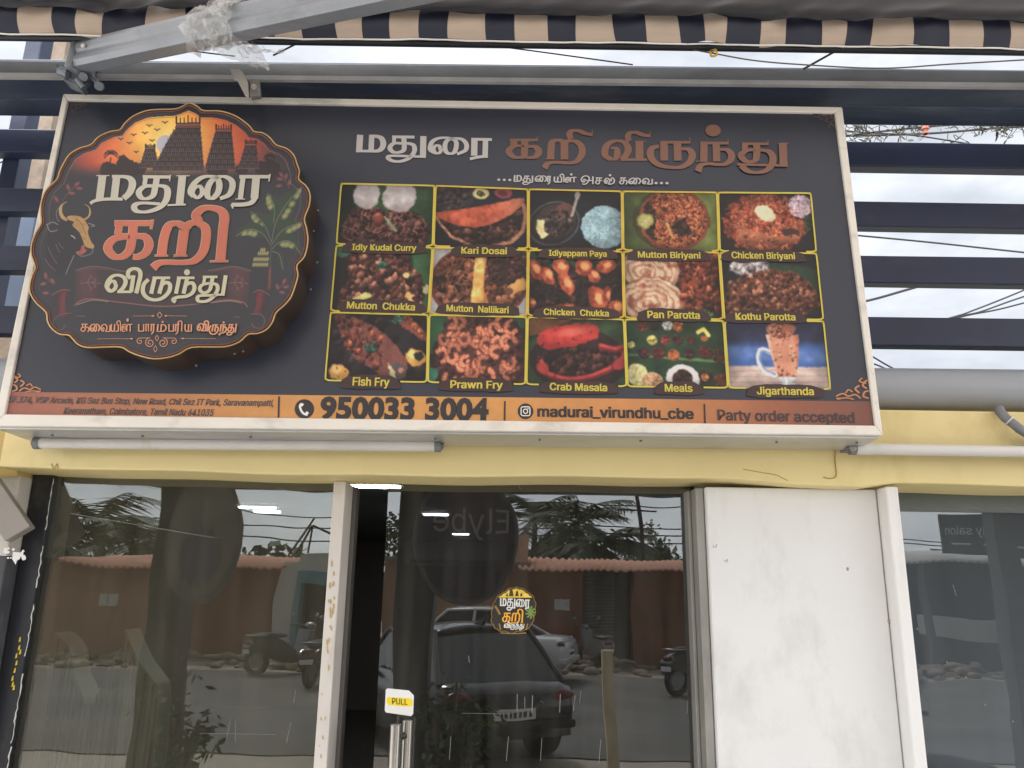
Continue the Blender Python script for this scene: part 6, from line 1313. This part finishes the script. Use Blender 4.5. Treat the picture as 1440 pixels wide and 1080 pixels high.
# left shed : pink wall, shutter, brick wall, white pier with teal beam
xa, xb2, zt_, z__, yy = 0, 0, 0, 0, 0
def shed(name, lab, x0, x1, pieces, yt, roof_top, d=D0, notices=()):
    xL, xR, zb_, zt_, y = front(x0, x1, yt, 935, d)
    zb_ = GZ; s_ = thing(name, lab, 'shed', ((xL + xR) / 2, y - 1.5, GZ))
    for px0, px1, mtl, kind in pieces:
        a, c, _, _, _ = front(px0, px1, yt, 935, d); b = MB()
        if kind == 'shutter':
            b.box((a + .001, y - .4, zb_), (c - .001, y - .14, zt_)); shutter(b, a, c, zb_, zt_ - .1, y - .12); b.build('roller_shutter', mtl, s_)
        elif kind == 'door': b.box((a + .001, y - .5, zb_), (c - .001, y - .3, zt_)); b.build('doorway', mtl, s_)
        else: b.box((a, y - .25, zb_), (c, y, zt_)); b.build('wall', mtl, s_)
    zr_ = front(x0, x1, roof_top, 900, d)[3]
    roof_sheet(xL - .3, xR + .2, y + .55, zt_ + .02, y - 3.0, zt_ + .42, M_roof, s_)
    b = MB(); b.box((xL, y - 3.2, zb_), (xR, y - 3.0, zt_ + .3)); b.build('back_wall', M_pink, s_)
    for nx, ny, w_ in notices:
        p = V(nx, ny, d); b = MB(); b.box((p.x - w_, y + .003, p.z - w_ * 1.45), (p.x + w_, y + .012, p.z + w_ * 1.45)); b.build('notice', M_paper, s_)
    return s_, y, zt_
shed('tiled_shed', 'pink and brick shed with ridged terracotta roof, reflected in left window', 90, 386, [(40, 206, M_pink, 'w'), (206, 274, M_shut, 'shutter'), (274, 388, M_brick, 'w')], 797, 775, notices=((143, 844, .12), (158, 845, .12)))
shed('tiled_shed', 'red shed with dark shutter, terracotta roof, reflected in the glass door', 745, 1000, [(744, 820, M_brick, 'w'), (820, 868, M_shut, 'shutter'), (868, 892, M_dark, 'door'), (892, 1010, M_brick, 'w')], 803, 785, notices=((787, 846, .09), (797, 847, .09)))
# white shop with teal beam
xL, xR, _, zt_, y = front(388, 470, 790, 935, D0 - .1); sh = thing('small_shop', 'small white shop with teal beam and dark doorway, reflected beside the cream post', 'shop', ((xL + xR) / 2, y - 1, GZ))
a = front(388, 412, 790, 935, D0 - .1); b = MB(); b.box((a[0], y - .3, GZ), (a[1], y, zt_)); b.build('pier', M_whitew, sh)
a2 = front(412, 520, 806, 824, D0 - .1); b = MB(); b.box((a[1] + .001, y - .25, a2[2]), (a2[1], y + .06, a2[3])); b.build('beam', M_teal, sh)
b = MB(); b.box((a[1] + .001, y - 1.2, GZ), (a2[1], y - .26, a2[2] - .001)); b.build('doorway', M_dark, sh)
b = MB(); b.box((a[1] + .001, y - .2, a2[3] + .001), (a2[1], y + .02, zt_ + .25)); b.build('parapet', M_whitew, sh)
b = MB(); b.box((a[1] + .002, y - .24, GZ), (a[1] + .12, y + .04, a2[2] - .002)); b.build('door_frame', M_teal, sh)
b = MB()
for p, q in (((402, 778), (438, 727)), ((411, 778), (434, 738)), ((429, 775), (435, 738)), ((435, 738), (474, 752))): b.tube([V(*p, D0 - .3), V(*q, D0 - .3)], .03, 5)
b.build('roof_strut', M_rubber, sh)
# building behind the sedan in the door, with a sign box on top
xL, xR, _, zt_, y = front(540, 744, 796, 935, D0 + .6); pb = thing('pink_building', 'plain pink building with low terrace behind the white car, reflected in the glass door', 'building', ((xL + xR) / 2, y - 2, GZ))
b = MB(); b.box((xL, y - 5, GZ), (xR, y, zt_)); b.build('wall', M_pink, pb)
b = MB(); b.box((xL - .1, y - 5, zt_ + .001), (xR + .1, y + .35, zt_ + .12)); b.build('terrace_slab', M_concrete, pb)
a = front(722, 745, 752, 790, D0 + .8); b = MB(); b.box((a[0], y - 1.6, zt_ + .121), (a[1], y - .3, a[3])); b.build('stair_head', mat('peach_wash', (214, 168, 140), .8), pb)
b = MB(); p = V(648, 848, D0 + .6); b.box((p.x - .13, y + .003, p.z - .16), (p.x + .13, y + .02, p.z + .16)); b.build('notice', M_paper, pb)
a = front(560, 600, 810, 935, D0 + .6); b = MB(); b.box((a[0], y + .002, GZ), (a[1], y + .05, a[3])); b.build('doorway', M_dark, pb)
# salon at right with its board
xL, xR, _, zt_, y = front(1262, 1560, 792, 935, D0); sl_ = thing('salon', 'dark low salon under a white ridged sheet roof, reflected in the right window', 'shop', ((xL + xR) / 2, y - 2, GZ))
b = MB(); b.box((xL, y - 3, GZ), (xR, y - 1.2, zt_)); b.build('wall', M_dark, sl_)
roof_sheet(xL - .2, xR, y + .5, zt_ - .05, y - 3, zt_ + .35, M_whitew, sl_)
a = front(1312, 1432, 868, 900, D0); b = MB(); b.box((a[0], y - .6, a[2]), (a[1], y - .1, a[3])); b.build('counter', M_whitew, sl_)
b = MB(); b.box((a[0], y - .55, GZ), (a[1], y - .15, a[2] - .001)); b.build('counter_base', M_shut, sl_)
for px in (1300, 1406):
    p = V(px, 870, D0); b = MB(); b.box((p.x - .07, y + .2, GZ), (p.x + .07, y + .34, zt_ - .1)); b.build('roof_post', M_shut, sl_)
a = front(1330, 1470, 724, 784, D0 - .4); bd = thing('salon_board', 'black salon board with white lettering above the ridged roof, mirrored in the right window', 'sign', ((a[0] + a[1]) / 2, a[4], a[2]))
b = MB(); b.box((a[0], a[4] - .1, a[2]), (a[1], a[4], a[3])); b.build('panel', mat('board_black', (46, 46, 50), .5), bd)
def flat_text(b, body, x0, z0, w_, h_, y, bold=.01, rev=True, mi=0):
    """Lettering on a board that faces the shop (+Y): it runs towards -X."""
    vs, fs = latin(body, 0); xa_ = min(v[0] for v in vs); xb__ = max(v[0] for v in vs)
    b.add([(x0 - (v[0] - xa_) / (xb__ - xa_) * w_, y, z0 + v[1] / CAP_H * h_) for v in vs], fs, mi)
W_ = a[1] - a[0]; H_ = a[3] - a[2]; b = MB(); flat_text(b, 'family salon', a[0] + W_ * .66, a[2] + H_ * .5, W_ * .62, H_ * .22, a[4] + .006, .03)
for k in range(3): b.box((a[0] + W_ * (.1 + .3 * k), a[4] + .002, a[2] + H_ * .25), (a[0] + W_ * (.28 + .3 * k), a[4] + .006, a[2] + H_ * .29))
b.build('lettering', M_paper, bd)
# rubble strip
M_rub = mat('pale_rubble', (150, 138, 122), .95, 0, .25, 3, .5, 8); rr_ = random.Random(12)
b = MB()
for k in range(520):
    x = rr_.uniform(-14, 16); yk = rr_.uniform(-15.4, -13.5); s_ = rr_.uniform(.06, .24) * (1.3 if rr_.random() < .1 else 1)
    b.ball((x, yk, GZ + s_ * .2 + max(0, .25 - abs(yk + 14.5) * .25) * rr_.random()), (s_, s_ * rr_.uniform(.6, 1), s_ * rr_.uniform(.3, .6)), 6, 4, 0, .25)
o = b.build('rubble', M_rub, None); o['kind'] = 'stuff'
# palms and trees beyond the roofs
M_frond = mat('palm_green', (66, 82, 52), .6, 0, .25, 2); M_trunk = mat('palm_trunk', (120, 104, 86), .9, 0, .2, 6); M_leaf = mat('tree_green', (58, 78, 44), .6, 0, .3, 2); M_leaf2 = mat('tree_green_pale', (84, 100, 58), .6, 0, .3, 2)
def palm(px, py, d, rad, lab, seed):
    r_ = random.Random(seed); c = V(px, py, d); t_ = thing('palm_tree', lab, 'palm tree', (c.x, c.y, GZ), 'palms beyond the sheds')
    b = MB(); q = crom([(c.x + .3, c.y, GZ), (c.x + .15, c.y, c.z * .5), (c.x, c.y, c.z)], 6); b.tube(q, [.20 - .08 * i / len(q) for i in range(len(q))], 8); b.build('trunk', M_trunk, t_)
    b = MB()
    for k in range(17):
        az = k * 2.4 + r_.uniform(-.3, .3); el = r_.uniform(-.2, 1.25); L_ = rad * r_.uniform(.8, 1.1); pts = []
        for j in range(9):
            f = j / 8; hor = L_ * f * math.cos(el * (1 - f * .5)); pts.append(c + Vector((math.cos(az) * hor, math.sin(az) * hor, L_ * (math.sin(el) * f - .55 * f * f))))
        b.tube(pts, [.03 * (1 - f * .1) for f in range(9)], 4)
        for j in range(1, 8):
            d_ = (pts[j + 1] - pts[j]).normalized(); s_ = d_.cross(Vector((0, 0, 1))).normalized()
            for h in range(3):
                base = pts[j] + (pts[j + 1] - pts[j]) * (h / 3)
                for sg in (-1, 1):
                    ln = rad * .36 * math.sin(math.pi * (j + h / 3 + .5) / 9.2); tip = base + s_ * sg * ln + d_ * ln * .5 + Vector((0, 0, -ln * r_.uniform(.2, .6)))
                    b.add([base, base + d_ * .11, tip], [(0, 1, 2)])
    b.build('crown', M_frond, t_)
def tree(px, py, d, rad, lab, seed, n_=1500):
    r_ = random.Random(seed); c = V(px, py, d); t_ = thing('leafy_tree', lab, 'tree', (c.x, c.y, GZ), 'leafy trees beyond the sheds')
    b = MB(); b.tube([(c.x, c.y, GZ), (c.x + .1, c.y, c.z * .6), (c.x, c.y, c.z)], [.2, .14, .06], 7)
    for k in range(5): a_ = k * 1.26; b.tube([(c.x, c.y, c.z - rad * .6), (c.x + rad * .6 * math.cos(a_), c.y + rad * .6 * math.sin(a_), c.z + rad * .1)], [.07, .02], 5)
    b.build('trunk', M_trunk, t_)
    b = MB(); cl = [c + Vector((r_.gauss(0, .5), r_.gauss(0, .4), r_.gauss(0, .35))) * rad for _ in range(14)]
    for k in range(n_):
        p = cl[k % 14] + Vector((r_.gauss(0, .22), r_.gauss(0, .22), r_.gauss(0, .2))) * rad; s_ = r_.uniform(.06, .13) * (rad ** .4)
        n1 = Vector((r_.uniform(-1, 1), r_.uniform(-1, 1), r_.uniform(-1, 1))).normalized(); n2 = n1.orthogonal().normalized()
        b.add([p - n1 * s_, p + n2 * s_ * .5, p + n1 * s_, p - n2 * s_ * .5], [(0, 1, 2, 3)], k % 2)
    b.build('crown', [M_leaf, M_leaf2], t_)
palm(812, 742, 27, 2.5, 'tall palm with ragged crown behind the red shed, middle of the palms in the door', 1); palm(752, 726, 30, 2.7, 'big dark palm at left of the palms mirrored in the door', 2)
palm(850, 768, 25, 2.0, 'low palm with arching frond at right of the palms mirrored in the door', 3); palm(140, 740, 28, 2.8, 'palm mirrored in the left window, above the terracotta roof', 4); palm(185, 760, 26, 2.0, 'smaller palm close to the dark pole in the left window', 5)
tree(570, 782, 26, 1.7, 'leafy tree mirrored at the edge of the glass door, behind the pink building', 6); tree(90, 778, 27, 1.6, 'leafy tree mirrored at far left, under the palm', 7); tree(905, 782, 32, 1.1, 'small round tree just showing over the red shed roof', 8, 700); tree(800, 788, 29, 1.2, 'dark bushy tree filling in below the palms behind the red shed', 9); pass
for y0, x0, x1 in ((716, 340, 480), (731, 300, 480), (748, 340, 480), (700, 720, 1000), (742, 760, 1000), (752, 760, 1000), (733, 800, 1000), (756, 1262, 1400), (762, 1262, 1400)):
    a = V(x0, y0, 24); c = V(x1, y0 + 8, 24); b = MB(); b.tube(crom([a + (a - c) * .5, (a + c) / 2 + Vector((0, 0, -.12)), c + (c - a) * .5], 8), .022, 5)
    tag(b.build('street_cable', M_wire, None), 'overhead street cable mirrored in the glass', 'cable', 'street cables across the road')
a = V(895, 702, 22); c = V(906, 800, 22); b = MB(); b.tube([(c.x, c.y, GZ), (a.x, a.y, a.z + 1.2)], [.07, .05], 8); b.tube([(a.x - .5, a.y, a.z - .3), (a.x + .5, a.y, a.z - .3)], .03, 6); tag(b.build('thin_pole', M_rubber, None), 'thin leaning pole over the red shed roof mirrored in the door', 'pole')
# posts with oval boards near the pavement
M_polep = mat('dark_post_paint', (60, 58, 56), .6, 0, .2, 3, .1, 12)
def oval_post(px, d, w_, ov, lab, oval_lab, rgb, text=None, ring=None):
    p = V(px, 880, d); t_ = thing('street_post', lab, 'post', (p.x, p.y, GZ), 'posts at the edge of the pavement')
    b = MB(); b.box((p.x - w_, p.y - w_, GZ), (p.x + w_, p.y + w_, 4.6)); b.build('shaft', M_polep, t_, .01); b = MB(); b.box((p.x - w_ - .04, p.y - w_ - .04, GZ), (p.x + w_ + .04, p.y + w_ + .04, GZ + .3)); b.build('plinth', M_concrete, t_, .01)
    if ov:
        cx, cy, rx, ry = ov; dd = d - w_ - .1; c = V(cx, cy, dd); sx_ = V(cx + rx, cy, dd).x - c.x; sz_ = c.z - V(cx, cy + ry, dd).z
        o_ = thing('oval_board', oval_lab, 'sign', (c.x, c.y, c.z - sz_)); E_ = [(c.x + sx_ * math.cos(k * math.pi / 20), c.z + sz_ * math.sin(k * math.pi / 20)) for k in range(40)]
        b = MB(); b.prism([Vector((x, c.y + .04, z)) for x, z in E_], [Vector((x, c.y - .04, z)) for x, z in E_]); b.build('panel', mat('oval_' + str(rgb[0]), rgb, .5), o_)
        b = MB(); b.tube([(x, c.y, z) for x, z in E_], .045, 6, closed=True); b.build('rim', mat('oval_rim', (84, 82, 82), .6), o_)
        if text: b = MB(); flat_text(b, text, c.x + sx_ * .86, c.z + sz_ * .12, sx_ * 1.5, sz_ * .36, c.y + .046, .012); b.build('lettering', mat('board_grey_letters', (150, 148, 150), .6), o_)
        if ring: b = MB(); b.prism([Vector((c.x + (x - c.x) * .55, c.y + .055, c.z - sz_ * .35 + (z - c.z) * .42 * (1 + .25 * math.sin(k * 2.1)))) for k, (x, z) in enumerate(E_)], [Vector((c.x + (x - c.x) * .55, c.y + .041, c.z - sz_ * .35 + (z - c.z) * .42 * (1 + .25 * math.sin(k * 2.1)))) for k, (x, z) in enumerate(E_)]); b.build('motif', mat('ink_navy', (70, 70, 92), .5), o_)
    return t_
oval_post(236, 4.9, .16, (288, 752, 48, 88), 'thick dark post mirrored in the left window, an oval board fixed beside it', 'pale grey oval board with a dark blue motif, mirrored in the left window', (104, 104, 104), None, True)
oval_post(583, 4.9, .16, (655, 758, 66, 88), 'thick dark post mirrored near the left edge of the glass door', 'dark oval board with faint cursive letters, mirrored in the glass door', (62, 58, 74), 'Elybe', None)
oval_post(1434, 4.9, .10, None, 'thick dark post mirrored in the right window beside the salon board', '', (0, 0, 0))
mb_ = thing('meter_box', 'small dark oval box hung on the post with dangling cord, mirrored in the left window', 'meter box', V(252, 795, 4.7)); p = V(252, 795, 4.7)
b = MB(); b.ball(p, (.07, .06, .16), 12, 8); b.build('body', M_rubber, mb_); b = MB(); b.tube(crom([p + Vector((-.03, 0, -.15)), V(230, 845, 4.7), V(234, 892, 4.7), V(240, 897, 4.7), V(242, 860, 4.7), p + Vector((-.02, 0, -.14))], 8), .008, 5); b.build('cord', M_wire, mb_)
for px, lab in ((857, 'pale wooden stake standing by the road, mirrored low in the glass door'),):
    p = V(px, 915, 5.0); b = MB(); b.box((p.x - .05, p.y - .05, GZ), (p.x + .05, p.y + .05, p.z)); tag(b.build('stake', mat('pale_stake', (206, 190, 160), .8, 0, .15, 6), None), lab, 'stake')
# ---- vehicles
M_tyre = mat('tyre', (30, 30, 32), .8); M_rim = mat('alloy', (150, 152, 156), .35, .8); M_cglass = mat('car_glass', (22, 26, 30), .06, 0, .05); M_lamp = mat('red_lamp', (92, 18, 20), .3)
def car(lab, paint, L_, W_, belt, hood, roof, tall, loc, yaw, plate_txt=None, name='parked_car'):
    t_ = thing(name, lab, 'car', (0, 0, 0))
    # stations: x, half width low, sill z, half width belt, top z
    st = [(-L_ / 2, .62, .42, .60, .62), (-L_ / 2 + .12, .78, .28, .76, hood * .88), (-L_ * .30, .86, .22, .84, hood), (-L_ * .18, .88, .22, .86, belt), (0, .88, .22, .86, belt), (L_ * .22, .88, .22, .86, belt), (L_ * .36, .87, .24, .84, belt if tall else belt * .99), (L_ / 2 - .1, .80, .30, .78, belt * .96), (L_ / 2, .72, .42, .70, belt * .86)]
    k = W_ / 1.76; vs = []; S_ = 8
    for x, wl_, zl, wb, zt__ in st: vs += [(x, -wl_ * k * .3, zl - .02), (x, -wl_ * k, zl), (x, -wl_ * k * 1.03, (zl + zt__) / 2), (x, -wb * k, zt__ - .05), (x, -wb * k * .85, zt__), (x, wb * k * .85, zt__), (x, wb * k, zt__ - .05), (x, wl_ * k * 1.03, (zl + zt__) / 2), (x, wl_ * k, zl), (x, wl_ * k * .3, zl - .02)]
    S_ = 10; fs = []
    for i in range(len(st) - 1):
        for j in range(S_): fs.append((i * S_ + j, (i + 1) * S_ + j, (i + 1) * S_ + (j + 1) % S_, i * S_ + (j + 1) % S_))
    fs += [tuple(range(S_)), tuple((len(st) - 1) * S_ + j for j in range(S_))[::-1]]
    b = MB(); b.add(vs, fs, 0, True); b.build('body', paint, t_)
    gx = (-L_ * .20, -L_ * .06, L_ * .16 if not tall else L_ * .30, L_ * .37 if not tall else L_ * .44)
    lo = [(gx[0], .80 * k), (gx[3], .78 * k)]; hi = [(gx[1], .62 * k), (gx[2], .62 * k)]
    z0_, z1_ = belt - .04, roof - .05
    b = MB(); b.hexa([(lo[0][0], -lo[0][1], z0_), (lo[1][0], -lo[1][1], z0_), (lo[1][0], lo[1][1], z0_), (lo[0][0], lo[0][1], z0_), (hi[0][0], -hi[0][1], z1_), (hi[1][0], -hi[1][1], z1_), (hi[1][0], hi[1][1], z1_), (hi[0][0], hi[0][1], z1_)]); b.build('window', M_cglass, t_, .03)
    b = MB(); m_ = 7; vs = []
    for i in range(m_):
        f = i / (m_ - 1); x = hi[0][0] - .06 + (hi[1][0] + .1 - hi[0][0]) * f
        for j in range(m_): g_ = j / (m_ - 1) * 2 - 1; vs.append((x, g_ * .66 * k, roof - .05 + .05 * (1 - g_ * g_) * math.sin(math.pi * (.2 + .6 * f)) + .012))
    b.add(vs, [(i * m_ + j, (i + 1) * m_ + j, (i + 1) * m_ + j + 1, i * m_ + j + 1) for i in range(m_ - 1) for j in range(m_ - 1)], 0, True); rf = b.build('roof', paint, t_); sd2 = rf.modifiers.new('skin', 'SOLIDIFY'); sd2.thickness = .04
    for sg in (-1, 1):
        b = MB()
        for p_, q_ in (((gx[0], .80), (gx[1], .62)), ((gx[3], .78), (gx[2], .62)), ((L_ * .08, .795), (L_ * .08, .63))): b.tube([(p_[0], sg * p_[1] * k, z0_), (q_[0], sg * q_[1] * k, z1_ + .02)], .032, 6)
        b.build('pillar', paint, t_)
    for sx__ in (-L_ * .31, L_ * .31):
        for sg in (-1, 1):
            y0 = sg * (W_ / 2 - .10); b = MB(); q = [(sx__ + .31 * math.cos(a * .2618), .31 + .31 * math.sin(a * .2618)) for a in range(24)]
            b.prism([Vector((x, y0 + sg * .11, z)) for x, z in q], [Vector((x, y0 - sg * .1, z)) for x, z in q]); w_ = b.build('wheel', M_tyre, t_)
            b = MB(); q = [(sx__ + .19 * math.cos(a * .2618), .31 + .19 * math.sin(a * .2618)) for a in range(24)]; b.prism([Vector((x, y0 + sg * .116, z)) for x, z in q], [Vector((x, y0 + sg * .1, z)) for x, z in q]); b.build('rim', M_rim, w_)
    for sg in (-1, 1):
        b = MB(); b.ball((L_ / 2 - .05, sg * .62 * k, belt * .82), (.07, .17, .07), 10, 7); b.build('tail_lamp', M_lamp, t_); b = MB(); b.ball((gx[0] + .35, sg * (.98 * k), belt + .03), (.07, .09, .06), 8, 6); b.build('wing_mirror', paint, t_)
    b = MB(); b.box((L_ / 2 - .04, -.26, .50), (L_ / 2 + .012, .26, .62)); pl_ = b.build('number_plate', M_paper, t_)
    b = MB()
    for q_ in range(7): b.box((L_ / 2 + .0125, -.21 + q_ * .06, .53), (L_ / 2 + .016, -.21 + q_ * .06 + .03 + .01 * (q_ % 2), .59))
    b.build('plate_characters', M_rubber, pl_)
    b = MB(); b.box((L_ / 2 - .10, -.78 * k, .40), (L_ / 2 + .03, .78 * k, .485)); b.build('bumper', M_rubber if tall else paint, t_, .02)
    b = MB(); b.add([(hi[1][0] - .22, -.02, roof), (hi[1][0] - .02, -.02, roof), (hi[1][0] - .02, .02, roof), (hi[1][0] - .22, .02, roof), (hi[1][0] + .02, 0, roof + .09)], [(0, 1, 4), (1, 2, 4), (2, 3, 4), (3, 0, 4), (3, 2, 1, 0)]); b.build('roof_fin', M_rubber, t_)
    t_.location = loc; t_.rotation_euler = (0, 0, yaw); return t_
def glossy(name, rgb): 
    m_ = mat(name, rgb, .18, 0, .03); m_.node_tree.nodes['Principled BSDF'].inputs['Coat Weight'].default_value = .6; return m_
HC = V(722, 1000, 6.4) - Vector((math.cos(R(62)), math.sin(R(62)), 0)) * 1.95
car('black hatchback parked by the pavement, mirrored in the lower part of the glass door', glossy('black_car_paint', (14, 15, 18)), 3.9, 1.70, .88, .86, 1.42, True, (HC.x, HC.y, GZ), R(62))
car('white saloon car across the road, mirrored in the glass door above the black hatchback', glossy('white_car_paint', (214, 214, 214)), 4.4, 1.74, .92, .88, 1.44, False, (-0.85, -12.4, GZ), R(16))
def scooter(lab, paint, loc, yaw, name='scooter', helmet=None):
    t_ = thing(name, lab, 'scooter', (0, 0, 0))
    for x in (-.62, .62):
        b = MB(); b.tube([(x + .22 * math.cos(a * .3491), 0, .27 + .22 * math.sin(a * .3491)) for a in range(18)], .055, 8, closed=True); w_ = b.build('wheel', M_tyre, t_); b = MB(); q = [(x + .15 * math.cos(a * .5236), .27 + .15 * math.sin(a * .5236)) for a in range(12)]; b.prism([Vector((px, .03, pz)) for px, pz in q], [Vector((px, -.03, pz)) for px, pz in q]); b.build('rim', M_rim, w_)
    b = MB(); prof = crom([(.86, .62), (.6, .74), (.2, .72), (-.1, .55), (-.28, .34), (-.1, .26), (.3, .30), (.6, .42), (.84, .48)], 4, True)
    b.prism([Vector((x, .15, z)) for x, z in prof], [Vector((x, -.15, z)) for x, z in prof]); b.build('body', paint, t_, .03)
    b = MB(); b.prism([Vector((x, .16, z)) for x, z in ((-.28, .3), (-.42, .3), (-.56, .92), (-.44, .95))], [Vector((x, -.16, z)) for x, z in ((-.28, .3), (-.42, .3), (-.56, .92), (-.44, .95))]); b.build('front_apron', paint, t_, .03)
    b = MB(); b.ball((.36, 0, .79), (.44, .15, .07), 12, 7); b.build('seat', M_rubber, t_)
    b = MB(); b.tube([(-.62, 0, .27), (-.45, 0, 1.0)], .035, 8); b.tube(crom([(-.38, -.34, 1.02), (-.48, -.12, 1.02), (-.48, .12, 1.02), (-.38, .34, 1.02)], 4), .018, 7); b.build('handlebar', M_rubber, t_)
    b = MB(); b.ball((-.55, 0, .98), (.1, .14, .11), 10, 7); b.build('headlight', M_rim, t_)
    for sg in (-1, 1): b = MB(); b.tube([(-.44, sg * .26, 1.03), (-.42, sg * .34, 1.2)], .008, 5); b.ball((-.42, sg * .35, 1.23), (.015, .06, .045), 8, 6); b.build('mirror', M_rim, t_)
    b = MB(); b.box((.86, -.12, .44), (.875, .12, .56)); b.build('number_plate', M_paper, t_); b = MB(); b.ball((.84, 0, .66), (.05, .12, .05), 8, 6); b.build('tail_lamp', M_lamp, t_)
    b = MB(); b.tube([(.5, .16, .8), (.82, .14, .8), (.86, 0, .82), (.82, -.14, .8), (.5, -.16, .8)], .015, 6); b.build('grab_rail', M_rim, t_)
    t_.location = loc; t_.rotation_euler = (0, 0, yaw); return t_
def gp(px, py, d): p = V(px, py, d); return (p.x, p.y, GZ)
dk = glossy('dark_scooter_paint', (36, 38, 42))
scooter('dark scooter parked by the white pier, mirrored left of the cream post', dk, gp(398, 950, 15.4), R(130)); scooter('dark scooter half hidden behind the cream post, mirrored at the edge of the left window', dk, gp(452, 970, 13.8), R(100))
s3 = scooter('dark scooter at right edge of the glass door reflection, blue helmet on seat', dk, gp(986, 950, 13.2), R(150)); scooter('maroon scooter standing low in the right window reflection', glossy('maroon_scooter_paint', (104, 30, 40)), gp(1316, 1075, 3.1), R(78))
p = V(976, 890, 13.2); hl = thing('helmet', 'blue helmet resting on the scooter mirrored at the right edge of the glass door', 'helmet', (p.x, p.y, .66)); b = MB(); b.ball((p.x, p.y, .80), (.15, .18, .16), 14, 9); b.build('shell', glossy('blue_helmet', (50, 74, 140)), hl); b = MB(); b.ball((p.x - .03, p.y + .06, .78), (.14, .14, .08), 12, 7); b.build('visor', M_cglass, hl)
scooter('pale scooter in front of the dark shutter, mirrored in the middle of the glass door', glossy('grey_scooter_paint', (120, 122, 120)), gp(838, 936, 17.2), R(70))
# leafy shrubs in front of the shop
M_shrub = mat('shrub_leaf', (70, 98, 44), .5, 0, .3, 3); M_shrub2 = mat('shrub_leaf_dark', (44, 66, 36), .5, 0, .3, 3)
def shrub(px, ptop, d, wid, lab, seed, n_):
    r_ = random.Random(seed); c = V(px, ptop, d); t_ = thing('leafy_shrub', lab, 'shrub', (c.x, c.y, GZ)); b = MB(); b2 = MB(); h_ = c.z - GZ
    for k in range(9):
        a_ = r_.uniform(0, 6.28); tip = Vector((c.x + wid * r_.uniform(.2, 1) * math.cos(a_), c.y + wid * .5 * math.sin(a_), GZ + h_ * r_.uniform(.6, 1)))
        q = crom([(c.x, c.y, GZ), (c.x + (tip.x - c.x) * .3, c.y, GZ + h_ * .45), tuple(tip)], 8); b.tube(q, .012, 5)
        for j in range(n_ // 9):
            p_ = Vector(q[r_.randrange(len(q) // 3, len(q))]) + Vector((r_.gauss(0, .07), r_.gauss(0, .07), r_.gauss(0, .06))); ln = r_.uniform(.05, .10); n1 = Vector((r_.uniform(-1, 1), r_.uniform(-1, 1), r_.uniform(-.9, .2))).normalized(); n2 = n1.orthogonal().normalized()
            b2.add([p_, p_ + n1 * ln * .5 + n2 * ln * .28, p_ + n1 * ln, p_ + n1 * ln * .5 - n2 * ln * .28], [(0, 1, 2, 3)], j % 2)
    b.build('stem', M_trunk, t_); b2.build('foliage', [M_shrub, M_shrub2], t_)
shrub(262, 938, 3.3, .28, 'leafy shrub mirrored at the bottom of the left window', 3, 420)
shrub(640, 960, 4.3, .45, 'dense dark shrub mirrored low in the glass door before the black hatchback', 4, 900)
# far trees closing the street
tl_ = MB(); r_ = random.Random(44)
for k in range(5200):
    x = r_.uniform(-70, 70); h = 3.0 + 1.6 * math.sin(x * .23) + 1.0 * math.sin(x * .71); p = Vector((x, -52 + r_.uniform(-3, 3), GZ + h * math.sqrt(r_.random()))); s_ = r_.uniform(.3, .7)
    n1 = Vector((r_.uniform(-1, 1), r_.uniform(-1, 1), r_.uniform(-1, 1))).normalized(); n2 = n1.orthogonal().normalized(); tl_.add([p - n1 * s_, p + n2 * s_ * .6, p + n1 * s_, p - n2 * s_ * .6], [(0, 1, 2, 3)])
o = tl_.build('far_treeline', M_leaf, None); o['kind'] = 'stuff'
